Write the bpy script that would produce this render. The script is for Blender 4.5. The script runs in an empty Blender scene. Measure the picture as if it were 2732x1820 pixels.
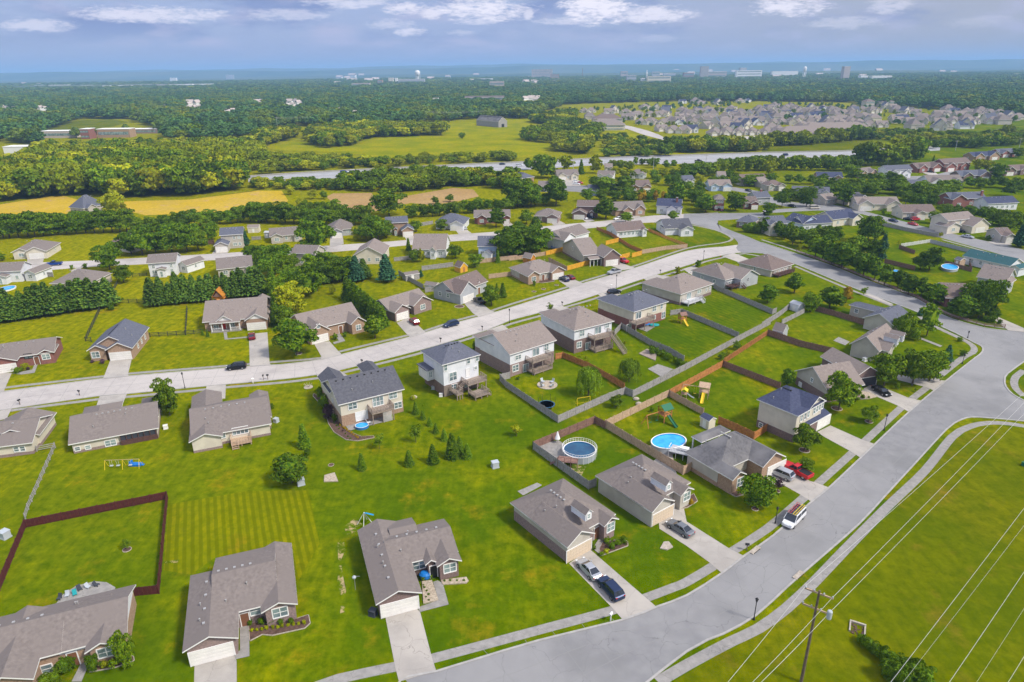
import bpy, math, random
import numpy as np
from mathutils import Vector, Matrix
random.seed(7); RNG = np.random.default_rng(7)
R = math.radians
SC = bpy.context.scene
COL = SC.collection

# ------------------------------------------------------------------ camera
CAM_H = 68.0                       # a drone sixty eight metres above the lawns
F_PX, CX, CY = 1800.0, 1366.0, 910.0
PITCH, ROLL = R(22.0), R(0.7)
FWD = Vector((0, math.cos(PITCH), -math.sin(PITCH)))
UPV = Vector((0, math.sin(PITCH), math.cos(PITCH)))
RGT = Vector((1, 0, 0))
CX_AX = RGT*math.cos(ROLL) - UPV*math.sin(ROLL)
CY_AX = RGT*math.sin(ROLL) + UPV*math.cos(ROLL)
CAM_P = Vector((0, 0, CAM_H))
cd = bpy.data.cameras.new('camera'); cam = bpy.data.objects.new('camera', cd); COL.objects.link(cam)
m3 = Matrix((CX_AX, CY_AX, -FWD)).transposed()
cam.matrix_world = Matrix.Translation(CAM_P) @ m3.to_4x4()
cd.sensor_width = 36; cd.lens = F_PX/2732*36; cd.clip_start = 0.5; cd.clip_end = 60000
SC.camera = cam

# ------------------------------------------------------------------ photo measurements -> places
FR = {'S': (0, 0, 1.0), 'W': (0, 0, 2354/2732), 'A': (0, 1220, 2.6133), 'B': (900, 1220, 2.6133), 'C': (1832, 1220, 2.6133),
      'D': (0, 860, 3.136), 'E': (700, 860, 3.136), 'F': (1350, 860, 3.136), 'G': (1982, 860, 3.136),
      'I': (0, 500, 3.3629), 'J': (680, 500, 3.3629), 'K': (1360, 500, 3.3629), 'L': (2032, 500, 3.3629),
      'M': (0, 140, 3.3629), 'N': (680, 140, 3.3629), 'O': (1360, 140, 3.3629), 'P': (2032, 140, 3.3629)}
def src(fr, p):
    o = FR[fr]; return (o[0]+p[0]/o[2], o[1]+p[1]/o[2])
def ray(fr, p):
    x, y = src(fr, p)
    return FWD + CX_AX*((x-CX)/F_PX) - CY_AX*((y-CY)/F_PX)

# ------------------------------------------------------------------ world and sun
SUN_EL, SUN_AZ = R(48), R(118)      # azimuth clockwise from +Y (the view direction): sun to the right, a little behind
W = bpy.data.worlds.new('World'); SC.world = W; W.use_nodes = True
nt = W.node_tree; N = nt.nodes; L = nt.links
for n in list(N): N.remove(n)
def wn(t, **kw):
    n = N.new(t)
    for k, v in kw.items(): setattr(n, k, v)
    return n
out = wn('ShaderNodeOutputWorld'); bg = wn('ShaderNodeBackground'); L.new(bg.outputs[0], out.inputs[0])
sky = wn('ShaderNodeTexSky', sky_type='NISHITA', sun_disc=False)
sky.sun_elevation = SUN_EL; sky.sun_rotation = SUN_AZ; sky.air_density = 1.3; sky.dust_density = 1.5; sky.ozone_density = 2.5
bg.inputs['Strength'].default_value = 0.14
tc = wn('ShaderNodeTexCoord'); sp = wn('ShaderNodeSeparateXYZ'); L.new(tc.outputs['Generated'], sp.inputs[0])
def mth(op, a, b=None, c=None, clamp=False):
    n = wn('ShaderNodeMath', operation=op); n.use_clamp = clamp
    for i, v in enumerate((a, b, c)):
        if v is None: continue
        if isinstance(v, (int, float)): n.inputs[i].default_value = v
        else: L.new(v, n.inputs[i])
    return n.outputs[0]
def wmix(f, a, b):
    n = wn('ShaderNodeMix', data_type='RGBA')
    for s, v in ((n.inputs[0], f), (n.inputs[6], a), (n.inputs[7], b)):
        if isinstance(v, (int, float)): s.default_value = v
        elif isinstance(v, tuple): s.default_value = (*v, 1)
        else: L.new(v, s)
    return n.outputs[2]
def sst(x, a, b):
    n = wn('ShaderNodeMapRange', interpolation_type='SMOOTHSTEP'); L.new(x, n.inputs[0])
    n.inputs[1].default_value = a; n.inputs[2].default_value = b
    return n.outputs[0]
az = mth('ARCTAN2', sp.outputs[0], sp.outputs[1])       # degrees to the right of the view direction
azd = mth('MULTIPLY', az, 57.2958); eld = mth('MULTIPLY', mth('ARCSINE', sp.outputs[2]), 57.2958)
cv = wn('ShaderNodeCombineXYZ'); L.new(mth('MULTIPLY', azd, 0.42), cv.inputs[0]); L.new(mth('MULTIPLY', eld, 1.5), cv.inputs[1])
def wnoise(scale, det, off=0, rough=0.55, dist=0.0):
    n = wn('ShaderNodeTexNoise'); n.inputs['Scale'].default_value = scale; n.inputs['Detail'].default_value = det
    n.inputs['Roughness'].default_value = rough; n.inputs['Distortion'].default_value = dist
    mp = wn('ShaderNodeMapping'); mp.inputs['Location'].default_value = (off, off*.7, off*.3); L.new(cv.outputs[0], mp.inputs[0]); L.new(mp.outputs[0], n.inputs['Vector'])
    return n.outputs[0]
K = 4.3                                                # cloud colours are written as seen, over the sky strength
def kc(r, g, b): return (r*K, g*K, b*K)
veil = wmix(sst(azd, -5, 40), kc(.31, .375, .64), kc(.355, .365, .48))     # thin lilac-grey cloud sheet, greyer to the right
base = wmix(0.9, sky.outputs[0], veil)
dark = sst(wnoise(.28, 5, 3), .44, .66)
base = wmix(mth('MULTIPLY', dark, mth('MULTIPLY', sst(eld, 1.0, 3.4), .8)), base, kc(.205, .27, .52))
wisp = sst(wnoise(.4, 8, 9), .47, .72)
base = wmix(mth('MULTIPLY', wisp, mth('MULTIPLY', sst(eld, .3, 2.0), .8)), base, kc(.50, .50, .70))
warp = wnoise(1.6, 6, 1, .62)
warp2 = wnoise(4.2, 5, 21, .6)
blobs = None
# single bright cumulus puffs: place in the sky, half widths in degrees, brightness
PUFFS = ((400, 38, 115, 12, .75), (96, 67, 52, 10, .6), (772, 39, 85, 9, .45), (928, 7, 72, 10, .6), (1082, 20, 38, 11, .85), (1149, 34, 26, 10, .8), (1285, 26, 90, 20, 1.0),
         (1277, 56, 34, 6, .55), (1097, 84, 30, 8, .7), (1039, 67, 48, 8, .45), (1230, 88, 28, 5, .35), (1592, 20, 66, 26, 1.2), (1743, 38, 80, 14, .85), (1540, 54, 80, 7, .55),
         (1409, 38, 11, 10, .7), (2103, 14, 64, 17, .95), (2370, 15, 36, 13, .5), (2260, 61, 62, 10, .38), (1755, 104, 42, 8, .25), (2620, 58, 44, 8, .2))
for px_, py_, hw_, hh_, s in PUFFS:
    d_ = ray('S', (px_, py_)); d_.normalize(); a = math.degrees(math.atan2(d_.x, d_.y)); e = math.degrees(math.asin(d_.z)); wa = hw_/F_PX*57.3; we = hh_/F_PX*57.3*1.1
    dx = mth('DIVIDE', mth('SUBTRACT', azd, a), wa)
    dy = mth('DIVIDE', mth('SUBTRACT', eld, e), we)
    d = mth('ADD', mth('MULTIPLY', dx, dx), mth('MULTIPLY', dy, dy))
    d = mth('ADD', d, mth('MULTIPLY', mth('SUBTRACT', warp, .5), 5.0))
    d = mth('ADD', d, mth('MULTIPLY', mth('SUBTRACT', warp2, .5), 4.0))
    v = mth('MULTIPLY', mth('SUBTRACT', 1, sst(d, -.3, 2.2)), s)
    blobs = v if blobs is None else mth('MAXIMUM', blobs, v)
base = wmix(mth('MULTIPLY', blobs, .95, clamp=True), base, kc(.92, .88, .98))
# everything well above the picture: broken bright cloud, so the daylight is soft
base = wmix(mth('MULTIPLY', sst(eld, 9, 25), .55), base, kc(.95, 1.02, 1.2))
L.new(base, bg.inputs[0])
sd = bpy.data.lights.new('sun', 'SUN'); sun = bpy.data.objects.new('sun', sd); COL.objects.link(sun)
sd.energy = 2.5; sd.angle = R(10.0); sd.color = (1, .95, .86)
sdir = Vector((math.sin(SUN_AZ)*math.cos(SUN_EL), math.cos(SUN_AZ)*math.cos(SUN_EL), math.sin(SUN_EL)))
sun.rotation_euler = sdir.to_track_quat('Z', 'Y').to_euler()
SC.view_settings.view_transform = 'Standard'; SC.view_settings.look = 'None'; SC.view_settings.gamma = 1
SC.view_settings.exposure = 0.85
SC.cycles.max_bounces = 5; SC.cycles.diffuse_bounces = 2; SC.cycles.glossy_bounces = 2; SC.cycles.transmission_bounces = 2
SC.cycles.volume_bounces = 1; SC.cycles.transparent_max_bounces = 4; SC.cycles.use_adaptive_sampling = True
SC.cycles.adaptive_threshold = 0.02

# ------------------------------------------------------------------ measured spots on surfaces
def G(fr, p, z=0.0):               # the measured spot on the level surface at height z
    d = ray(fr, p); t = (z-CAM_H)/d.z
    return CAM_P + d*t
def proj(P):
    v = Vector(P)-CAM_P; zc = v.dot(FWD)
    return (CX+F_PX*v.dot(CX_AX)/zc, CY-F_PX*v.dot(CY_AX)/zc)
def hgt(fr, base, top_y):          # height of something standing at base whose top is seen at row top_y
    g = G(fr, base); y = src(fr, (0, top_y))[1]
    lo, hi = 0.0, 66.0
    for _ in range(40):
        m = (lo+hi)/2
        if proj((g.x, g.y, m))[1] > y: lo = m
        else: hi = m
    return lo
def pts(s):
    return [tuple(float(v) for v in q.split(',')) for q in s.split()]
def GL(fr, s, z=0.0):
    return [G(fr, p, z) for p in pts(s)]

# ------------------------------------------------------------------ mesh helpers
class MB:
    def __init__(s): s.v = []; s.f = []; s.m = []
    def add(s, vs, fs, mi=0):
        o = len(s.v); s.v += [tuple(v) for v in vs]
        for f in fs: s.f.append(tuple(o+i for i in f)); s.m.append(mi)
    def box(s, x0, x1, y0, y1, z0, z1, mi=0):
        s.add([(x0, y0, z0), (x1, y0, z0), (x1, y1, z0), (x0, y1, z0), (x0, y0, z1), (x1, y0, z1), (x1, y1, z1), (x0, y1, z1)],
              [(0, 3, 2, 1), (4, 5, 6, 7), (0, 1, 5, 4), (1, 2, 6, 5), (2, 3, 7, 6), (3, 0, 4, 7)], mi)
    def bar(s, a, b, w, h=None, mi=0):      # a rod of rectangular section from a to b
        a, b = Vector(a), Vector(b); d = (b-a)
        if d.length < 1e-6: return
        d.normalize(); up = Vector((0, 0, 1)) if abs(d.z) < .95 else Vector((1, 0, 0))
        x = d.cross(up).normalized(); y = x.cross(d).normalized(); h = h or w
        q = [a+x*sx*w/2+y*sy*h/2 for sx, sy in ((-1, -1), (1, -1), (1, 1), (-1, 1))] + [b+x*sx*w/2+y*sy*h/2 for sx, sy in ((-1, -1), (1, -1), (1, 1), (-1, 1))]
        s.add(q, [(0, 3, 2, 1), (4, 5, 6, 7), (0, 1, 5, 4), (1, 2, 6, 5), (2, 3, 7, 6), (3, 0, 4, 7)], mi)
    def tube(s, path, rad, n=8, mi=0, cap=True):
        rings = []
        for i, p in enumerate(path):
            p = Vector(p); r = rad[i] if isinstance(rad, (list, tuple)) else rad
            d = (Vector(path[min(i+1, len(path)-1)])-Vector(path[max(i-1, 0)])).normalized()
            up = Vector((0, 0, 1)) if abs(d.z) < .9 else Vector((1, 0, 0))
            x = d.cross(up).normalized(); y = x.cross(d)
            rings.append([p+(x*math.cos(t)+y*math.sin(t))*r for t in [2*math.pi*k/n for k in range(n)]])
        o = len(s.v)
        for r_ in rings: s.v += [tuple(q) for q in r_]
        for i in range(len(rings)-1):
            for k in range(n):
                s.f.append((o+i*n+k, o+i*n+(k+1) % n, o+(i+1)*n+(k+1) % n, o+(i+1)*n+k)); s.m.append(mi)
        if cap:
            s.f.append(tuple(o+k for k in range(n))[::-1]); s.m.append(mi)
            s.f.append(tuple(o+(len(rings)-1)*n+k for k in range(n))); s.m.append(mi)
    def lathe(s, prof, n=20, mi=0, sx=1, sy=1, c=(0, 0)):
        o = len(s.v)
        for r_, z in prof:
            for k in range(n):
                t = 2*math.pi*k/n; s.v.append((c[0]+r_*math.cos(t)*sx, c[1]+r_*math.sin(t)*sy, z))
        for i in range(len(prof)-1):
            for k in range(n):
                s.f.append((o+i*n+k, o+i*n+(k+1) % n, o+(i+1)*n+(k+1) % n, o+(i+1)*n+k)); s.m.append(mi)
        if prof[0][0] > 1e-4: s.f.append(tuple(o+k for k in range(n))[::-1]); s.m.append(mi)
        if prof[-1][0] > 1e-4: s.f.append(tuple(o+(len(prof)-1)*n+k for k in range(n))); s.m.append(mi)
    def build(s, name, mats, parent=None, smooth=False):
        me = bpy.data.meshes.new(name); me.from_pydata(s.v, [], s.f); me.update()
        if not isinstance(mats, (list, tuple)): mats = [mats]
        for m in mats: me.materials.append(m)
        if len(mats) > 1: me.polygons.foreach_set('material_index', s.m)
        if smooth: me.polygons.foreach_set('use_smooth', [True]*len(me.polygons))
        o = bpy.data.objects.new(name, me); COL.objects.link(o)
        if parent is not None: o.parent = parent
        return o
def thing(name, label, cat, loc=(0, 0, 0), rz=0, group=None):
    o = bpy.data.objects.new(name, None); COL.objects.link(o); o.empty_display_size = .5
    o.location = loc; o.rotation_euler = (0, 0, rz); o['label'] = label; o['category'] = cat
    if group: o['group'] = group
    return o
def tag(o, label, cat, group=None, kind=None):
    o['label'] = label; o['category'] = cat
    if group: o['group'] = group
    if kind: o['kind'] = kind
    return o
def struct(o, label=None):
    o['kind'] = 'structure'
    if label: o['label'] = label
    return o
def kids(o): return [c for c in KIDS.get(o.name, ())]
KIDS = {}
def dup(root, loc=None, rz=None, label=None, group=None, scale=None):
    ch = {}
    def cp(o, par):
        c = o.copy(); COL.objects.link(c)
        if par is not None: c.parent = par
        for k in o.children: cp(k, c)
        return c
    r = cp(root, None)
    if loc is not None: r.location = loc
    if rz is not None: r.rotation_euler = (0, 0, rz)
    if label: r['label'] = label
    if group: r['group'] = group
    if scale is not None: r.scale = scale
    return r

# ------------------------------------------------------------------ materials
def mat(name, col, rough=.8, c2=None, scale=3.0, det=4, contrast=(.35, .65), metal=0, spec=.3, bump=0, rnd=0.0, coord='Object', c3=None, s3=.05, stretch=None, cracks=0):
    m = bpy.data.materials.new(name); m.use_nodes = True; t = m.node_tree; b = t.nodes['Principled BSDF']
    b.inputs['Roughness'].default_value = rough; b.inputs['Metallic'].default_value = metal; b.inputs['Specular IOR Level'].default_value = spec
    b.inputs['Base Color'].default_value = (*col, 1)
    c = t.nodes.new('ShaderNodeTexCoord'); last = None
    vec = c.outputs[coord]
    if coord == 'World':
        pass
    if stretch:
        mp = t.nodes.new('ShaderNodeMapping'); mp.inputs['Scale'].default_value = stretch; t.links.new(vec, mp.inputs[0]); vec = mp.outputs[0]
    def noise(sc, d=4):
        n = t.nodes.new('ShaderNodeTexNoise'); n.inputs['Scale'].default_value = sc; n.inputs['Detail'].default_value = d; t.links.new(vec, n.inputs['Vector']); return n.outputs[0]
    def ramp(x, a, bb):
        r = t.nodes.new('ShaderNodeMapRange'); t.links.new(x, r.inputs[0]); r.inputs[1].default_value = a; r.inputs[2].default_value = bb; return r.outputs[0]
    def mx(f, a, bb):
        n = t.nodes.new('ShaderNodeMix'); n.data_type = 'RGBA'
        for s, v in ((n.inputs[0], f), (n.inputs[6], a), (n.inputs[7], bb)):
            if isinstance(v, (int, float)): s.default_value = v
            elif isinstance(v, tuple): s.default_value = (*v, 1)
            else: t.links.new(v, s)
        return n.outputs[2]
    cur = col
    if c2: cur = mx(ramp(noise(scale, det), *contrast), cur, c2)
    if c3: cur = mx(ramp(noise(s3, 3), .4, .65), cur, c3)
    if cracks:
        vo = t.nodes.new('ShaderNodeTexVoronoi'); vo.feature = 'DISTANCE_TO_EDGE'; vo.inputs['Scale'].default_value = cracks
        wa = t.nodes.new('ShaderNodeVectorMath'); wa.operation = 'ADD'; nz = t.nodes.new('ShaderNodeTexNoise'); nz.inputs['Scale'].default_value = .35; nz.inputs['Detail'].default_value = 4; t.links.new(vec, nz.inputs['Vector'])
        sc = t.nodes.new('ShaderNodeVectorMath'); sc.operation = 'SCALE'; sc.inputs[3].default_value = 3.0; t.links.new(nz.outputs['Color'], sc.inputs[0]); t.links.new(vec, wa.inputs[0]); t.links.new(sc.outputs[0], wa.inputs[1]); t.links.new(wa.outputs[0], vo.inputs['Vector'])
        cur = mx(ramp(vo.outputs['Distance'], .035*cracks, 0), cur, tuple(x*.62 for x in col))
        cur = mx(ramp(noise(.09, 6), .52, .72), cur, tuple(x*.78 for x in col))
    if rnd:
        oi = t.nodes.new('ShaderNodeObjectInfo'); hs = t.nodes.new('ShaderNodeHueSaturation')
        r = t.nodes.new('ShaderNodeMapRange'); t.links.new(oi.outputs['Random'], r.inputs[0]); r.inputs[3].default_value = 1-rnd; r.inputs[4].default_value = 1+rnd
        t.links.new(r.outputs[0], hs.inputs['Value'])
        if isinstance(cur, tuple): hs.inputs['Color'].default_value = (*cur, 1)
        else: t.links.new(cur, hs.inputs['Color'])
        cur = hs.outputs[0]
    if not isinstance(cur, tuple): t.links.new(cur, b.inputs['Base Color'])
    if bump:
        bp = t.nodes.new('ShaderNodeBump'); bp.inputs['Strength'].default_value = bump; bp.inputs['Distance'].default_value = .05
        t.links.new(noise(scale*2), bp.inputs['Height']); t.links.new(bp.outputs[0], b.inputs['Normal'])
    return m
M = {}
def shingle(name, a, b, c=None):
    return mat(name, a, .9, b, 2.2, 6, (.3, .7), bump=.25, c3=c, s3=.25, spec=.15)
M['r_grey'] = shingle('grey_shingles', (.225, .19, .172), (.155, .13, .12), (.19, .16, .146))
M['r_tan'] = shingle('tan_shingles', (.27, .225, .20), (.19, .155, .14), (.23, .19, .17))
M['r_char'] = shingle('charcoal_shingles', (.115, .115, .13), (.075, .075, .09))
M['r_navy'] = shingle('navy_shingles', (.07, .08, .13), (.045, .05, .09))
M['r_slate'] = shingle('slate_shingles', (.13, .135, .17), (.09, .095, .12))
M['r_dark'] = shingle('streaked_dark_shingles', (.15, .145, .15), (.10, .095, .10), (.20, .19, .19))
M['r_green'] = shingle('green_shingles', (.045, .12, .13), (.03, .08, .09))
M['r_brown'] = shingle('brown_shingles', (.20, .15, .135), (.13, .10, .09))
M['brick_red'] = mat('red_brick', (.30, .125, .10), .9, (.20, .09, .08), 4, 6)
M['brick_tan'] = mat('tan_brick', (.42, .29, .20), .9, (.30, .19, .13), 4, 6)
M['brick_pink'] = mat('pink_grey_brick', (.32, .23, .21), .9, (.22, .16, .15), 4, 6)
M['brick_brown'] = mat('brown_brick', (.24, .165, .15), .9, (.16, .11, .10), 4, 6)
M['s_white'] = mat('white_siding', (.74, .74, .76), .6, (.64, .65, .68), .6, 3)
M['s_cream'] = mat('cream_siding', (.66, .60, .49), .6, (.58, .52, .43), .6, 3)
M['s_beige'] = mat('beige_siding', (.50, .46, .40), .6, (.43, .39, .34), .6, 3)
M['s_grey'] = mat('grey_siding', (.42, .43, .45), .6, (.36, .37, .40), .6, 3)
M['s_blue'] = mat('pale_blue_siding', (.50, .60, .78), .6, (.44, .54, .72), .6, 3)
M['trim'] = mat('white_trim', (.78, .76, .74), .5)
M['glass'] = mat('window_glass', (.10, .14, .16), .12, (.28, .36, .36), .45, 2, (.35, .6), spec=.8)
M['gdoor'] = mat('garage_door_paint', (.80, .77, .72), .5, (.72, .69, .65), .8)
M['gdoor_tan'] = mat('tan_door_paint', (.62, .50, .37), .5)
M['gdoor_dark'] = mat('dark_garage_opening', (.05, .05, .06), .6)
M['reddoor'] = mat('red_door_paint', (.45, .03, .02), .5)
M['browndoor'] = mat('brown_door_paint', (.20, .09, .05), .5)
M['metal'] = mat('vent_metal', (.40, .39, .38), .4, metal=.3)
M['black'] = mat('black_metal', (.02, .02, .022), .5)
M['darkfab'] = mat('dark_fabric', (.05, .055, .07), .9)
M['deck'] = mat('weathered_deck_wood', (.34, .27, .22), .85, (.24, .19, .16), 3, 5)
M['deckwhite'] = mat('painted_deck_wood', (.60, .60, .62), .6)
M['deckdark'] = mat('dark_stained_wood', (.12, .06, .05), .7, (.08, .04, .035), 3)
M['orange'] = mat('new_cedar_wood', (.52, .22, .03), .8, (.40, .15, .02), 2, 4)
M['cedar'] = mat('red_cedar_boards', (.52, .23, .07), .8, (.36, .14, .05), 2, 4, bump=.3)
M['yellowwood'] = mat('fresh_yellow_pine_boards', (.72, .38, .03), .8, (.60, .30, .02), 2, 4)
M['tanwood'] = mat('weathered_tan_boards', (.54, .38, .26), .85, (.40, .28, .19), 2.5, 5, bump=.3)
M['greywood'] = mat('weathered_grey_boards', (.37, .35, .34), .9, (.25, .235, .225), 2.5, 5, bump=.3)
M['maroon'] = mat('maroon_stained_boards', (.105, .022, .022), .75, (.07, .016, .016), 2.5, 5)
M['browndark'] = mat('dark_brown_boards', (.27, .155, .12), .85, (.18, .10, .08), 2.5, 5)
M['lattice'] = mat('black_fence_paint', (.035, .04, .04), .8)
M['mulch'] = mat('brown_mulch', (.13, .075, .055), .95, (.07, .04, .03), 3, 6)
M['rockbed'] = mat('pale_rock_bed', (.50, .42, .32), .95, (.30, .24, .18), 4, 6)
M['stone'] = mat('stone_edging', (.46, .40, .33), .9, (.33, .28, .23), 3)
M['water'] = mat('pool_water', (.01, .30, .68), .06, (.03, .40, .76), .8, 3, spec=.6)
M['waterdark'] = mat('blue_green_pool_water', (.004, .045, .11), .05, (.008, .08, .16), .6, 3, spec=.6)
M['poolwall'] = mat('pool_wall_vinyl', (.36, .39, .43), .5)
M['poolblue'] = mat('blue_pool_liner', (.03, .16, .42), .5)
M['green_plastic'] = mat('green_plastic', (.01, .12, .06), .5)
M['teal'] = mat('teal_tarpaulin', (.02, .30, .32), .6)
M['blue_plastic'] = mat('blue_plastic', (.01, .16, .50), .5)
M['yellow'] = mat('yellow_plastic', (.80, .55, .03), .5)
M['pole'] = mat('weathered_pole_wood', (.17, .12, .09), .9, (.11, .08, .06), 3)
M['wire'] = mat('aluminium_wire', (.50, .49, .46), .5, metal=.2)
M['grey_plastic'] = mat('grey_plastic', (.42, .45, .48), .5)
# ------------------------------------------------------------------ ground
def grass_mat(name, a, b, y, warm=True, stripes=None, smix=.35, bare=False):
    m = bpy.data.materials.new(name); m.use_nodes = True; t = m.node_tree; P_ = t.nodes['Principled BSDF']
    P_.inputs['Roughness'].default_value = .95; P_.inputs['Specular IOR Level'].default_value = 0
    g = t.nodes.new('ShaderNodeNewGeometry'); vec = g.outputs['Position']
    def noise(sc, d=4, rough=.55, v=None):
        n = t.nodes.new('ShaderNodeTexNoise'); n.inputs['Scale'].default_value = sc; n.inputs['Detail'].default_value = d; n.inputs['Roughness'].default_value = rough
        t.links.new(v or vec, n.inputs['Vector']); return n.outputs[0]
    def rmp(x, lo, hi, a_=0., b_=1.):
        r = t.nodes.new('ShaderNodeMapRange'); t.links.new(x, r.inputs[0])
        for i, v in enumerate((lo, hi, a_, b_)): r.inputs[i+1].default_value = v
        return r.outputs[0]
    def mx(f, a_, b_, bl='MIX'):
        n = t.nodes.new('ShaderNodeMix'); n.data_type = 'RGBA'; n.blend_type = bl
        for s, v in ((n.inputs[0], f), (n.inputs[6], a_), (n.inputs[7], b_)):
            if isinstance(v, (int, float)): s.default_value = v
            elif isinstance(v, tuple): s.default_value = (*v, 1)
            else: t.links.new(v, s)
        return n.outputs[2]
    def mul(x, y_):
        n = t.nodes.new('ShaderNodeMath'); n.operation = 'MULTIPLY'
        for i, v in enumerate((x, y_)):
            if isinstance(v, (int, float)): n.inputs[i].default_value = v
            else: t.links.new(v, n.inputs[i])
        return n.outputs[0]
    c = mx(rmp(noise(.035, 5), .38, .62), a, b)
    yel = rmp(noise(.045, 7, .65), .48, .70)
    s = t.nodes.new('ShaderNodeSeparateXYZ'); t.links.new(vec, s.inputs[0])
    if warm:   # warm glow on the left and farther back, put into the lawn colour
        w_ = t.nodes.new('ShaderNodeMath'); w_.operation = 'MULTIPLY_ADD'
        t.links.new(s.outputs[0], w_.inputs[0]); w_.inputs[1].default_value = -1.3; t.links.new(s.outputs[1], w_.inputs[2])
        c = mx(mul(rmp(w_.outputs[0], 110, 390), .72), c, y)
    c = mx(mul(yel, .6), c, y)
    c = mx(rmp(noise(.10, 8, .7), .56, .70, 0, .7), c, (y[0]*1.05, y[1]*.72, y[2]*4+.01))
    mp = t.nodes.new('ShaderNodeMapping'); mp.inputs['Rotation'].default_value = (0, 0, .5); mp.inputs['Scale'].default_value = (.9, .12, 1); t.links.new(vec, mp.inputs[0])
    c = mx(rmp(noise(1.0, 5, .6, mp.outputs[0]), .35, .7, 0, .45), c, (a[0]*.62, a[1]*.72, a[2]))      # mower passes
    c = mx(rmp(noise(.55, 8, .72), .34, .66, 0, .8), c, (a[0]*.55, a[1]*.66, a[2]))                      # tufts
    if stripes:
        ang, period = stripes
        mp2 = t.nodes.new('ShaderNodeMapping'); mp2.inputs['Rotation'].default_value = (0, 0, -ang); t.links.new(vec, mp2.inputs[0])
        wv = t.nodes.new('ShaderNodeTexWave'); wv.wave_type = 'BANDS'; wv.bands_direction = 'X'; wv.inputs['Scale'].default_value = .314/period
        wv.inputs['Distortion'].default_value = .8; wv.inputs['Detail'].default_value = 3; wv.inputs['Detail Scale'].default_value = 1.5
        t.links.new(mp2.outputs[0], wv.inputs['Vector'])
        c = mx(mul(rmp(wv.outputs[1], .3, .7), smix), c, (a[0]*.42, a[1]*.55, a[2]))
    if bare: c = mx(rmp(noise(.6, 6, .7), .50, .58), c, (.38, .29, .15))
    t.links.new(c, P_.inputs['Base Color'])
    bp = t.nodes.new('ShaderNodeBump'); bp.inputs['Strength'].default_value = .35; bp.inputs['Distance'].default_value = .15
    t.links.new(noise(2.5, 5), bp.inputs['Height']); t.links.new(bp.outputs[0], P_.inputs['Normal'])
    return m
GA, GB, GY = (.072, .125, .0), (.155, .19, .0), (.44, .36, .0)
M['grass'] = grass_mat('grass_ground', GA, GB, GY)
M['meadow'] = grass_mat('meadow_grass', (.20, .22, .0), (.38, .33, .0), (.52, .37, .003), warm=False)
M['hay'] = grass_mat('dry_hay', (.56, .36, .02), (.62, .40, .06), (.46, .31, .12), warm=False)
M['haytan'] = grass_mat('tan_hay', (.42, .25, .09), (.50, .32, .13), (.40, .24, .03), warm=False)
M['field'] = grass_mat('rough_field_grass', (.105, .13, .0), (.18, .18, .0), (.28, .22, .004), warm=False)
M['road'] = mat('grey_street_concrete', (.245, .24, .24), .9, (.205, .20, .205), .5, 5, spec=.2, c3=(.27, .262, .26), s3=.03, cracks=.16)
M['road2'] = mat('pale_street_concrete', (.44, .40, .375), .9, (.38, .345, .325), .5, 5, spec=.2, c3=(.49, .445, .41), s3=.02, cracks=.16)  # warm, brighter light on the left put into the concrete colour
M['walk'] = mat('sidewalk_concrete', (.31, .29, .27), .9, (.24, .225, .21), 1.2, 5, spec=.2, cracks=.5)
M['drive'] = mat('driveway_concrete', (.40, .365, .33), .9, (.31, .285, .26), .5, 6, spec=.2, c3=(.43, .39, .345), s3=.12, cracks=.3)
M['kerb'] = mat('kerb_concrete', (.39, .37, .35), .9, (.31, .295, .28), 1.0, 4)
M['highway'] = mat('highway_concrete', (.34, .335, .345), .9, (.29, .285, .29), .2, 4)
M['dirt'] = grass_mat('patchy_bare_soil', GA, GB, GY, bare=True)

ZK = [0]
def ngon_sheet(name, P, z, m, label=None):
    from mathutils.geometry import tessellate_polygon
    ZK[0] += 1; z = z+ZK[0]*.0009; far_ = min(p.y for p in P)
    if far_ > 350: z += .12
    co = [Vector((p.x, p.y, z)) for p in P]
    tri = tessellate_polygon([co])
    mb = MB(); mb.add(co, [tuple(t_) if (co[t_[1]]-co[t_[0]]).cross(co[t_[2]]-co[t_[0]]).z > 0 else tuple(reversed(t_)) for t_ in tri])
    return struct(mb.build(name, m), label)
def smooth_line(P, step=4.0):      # Catmull-Rom through the points, resampled
    if len(P) < 3:
        Q = [P[0], P[-1]]
    Q = []
    n = len(P)
    for i in range(n-1):
        p0, p1, p2, p3 = P[max(i-1, 0)], P[i], P[i+1], P[min(i+2, n-1)]
        k = max(2, int((p2-p1).length/step))
        for j in range(k):
            t = j/k; t2, t3 = t*t, t*t*t
            Q.append(.5*((2*p1)+(p2-p0)*t+(2*p0-5*p1+4*p2-p3)*t2+(3*p1-p0-3*p2+p3)*t3))
    Q.append(P[-1]); return Q
def resample(P, n):
    d = [0]
    for a, b in zip(P, P[1:]): d.append(d[-1]+(b-a).length)
    out_ = []; j = 0
    for i in range(n):
        t = d[-1]*i/(n-1)
        while j < len(P)-2 and d[j+1] < t: j += 1
        u = (t-d[j])/max(d[j+1]-d[j], 1e-9); out_.append(P[j].lerp(P[j+1], min(max(u, 0), 1)))
    return out_
def two_edge(name, A_, B_, z, m, label=None):
    A_, B_ = smooth_line(A_), smooth_line(B_); n = max(len(A_), len(B_)); A_, B_ = resample(A_, n), resample(B_, n)
    mb = MB(); vs = []
    for a, b in zip(A_, B_): vs += [(a.x, a.y, z), (b.x, b.y, z)]
    fs = []
    for i in range(n-1):
        q = (2*i, 2*i+1, 2*i+3, 2*i+2)
        a, b, c = Vector(vs[q[0]]), Vector(vs[q[1]]), Vector(vs[q[3]])
        fs.append(q if (b-a).cross(c-a).z > 0 else q[::-1])
    mb.add(vs, fs); return struct(mb.build(name, m), label)
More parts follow.
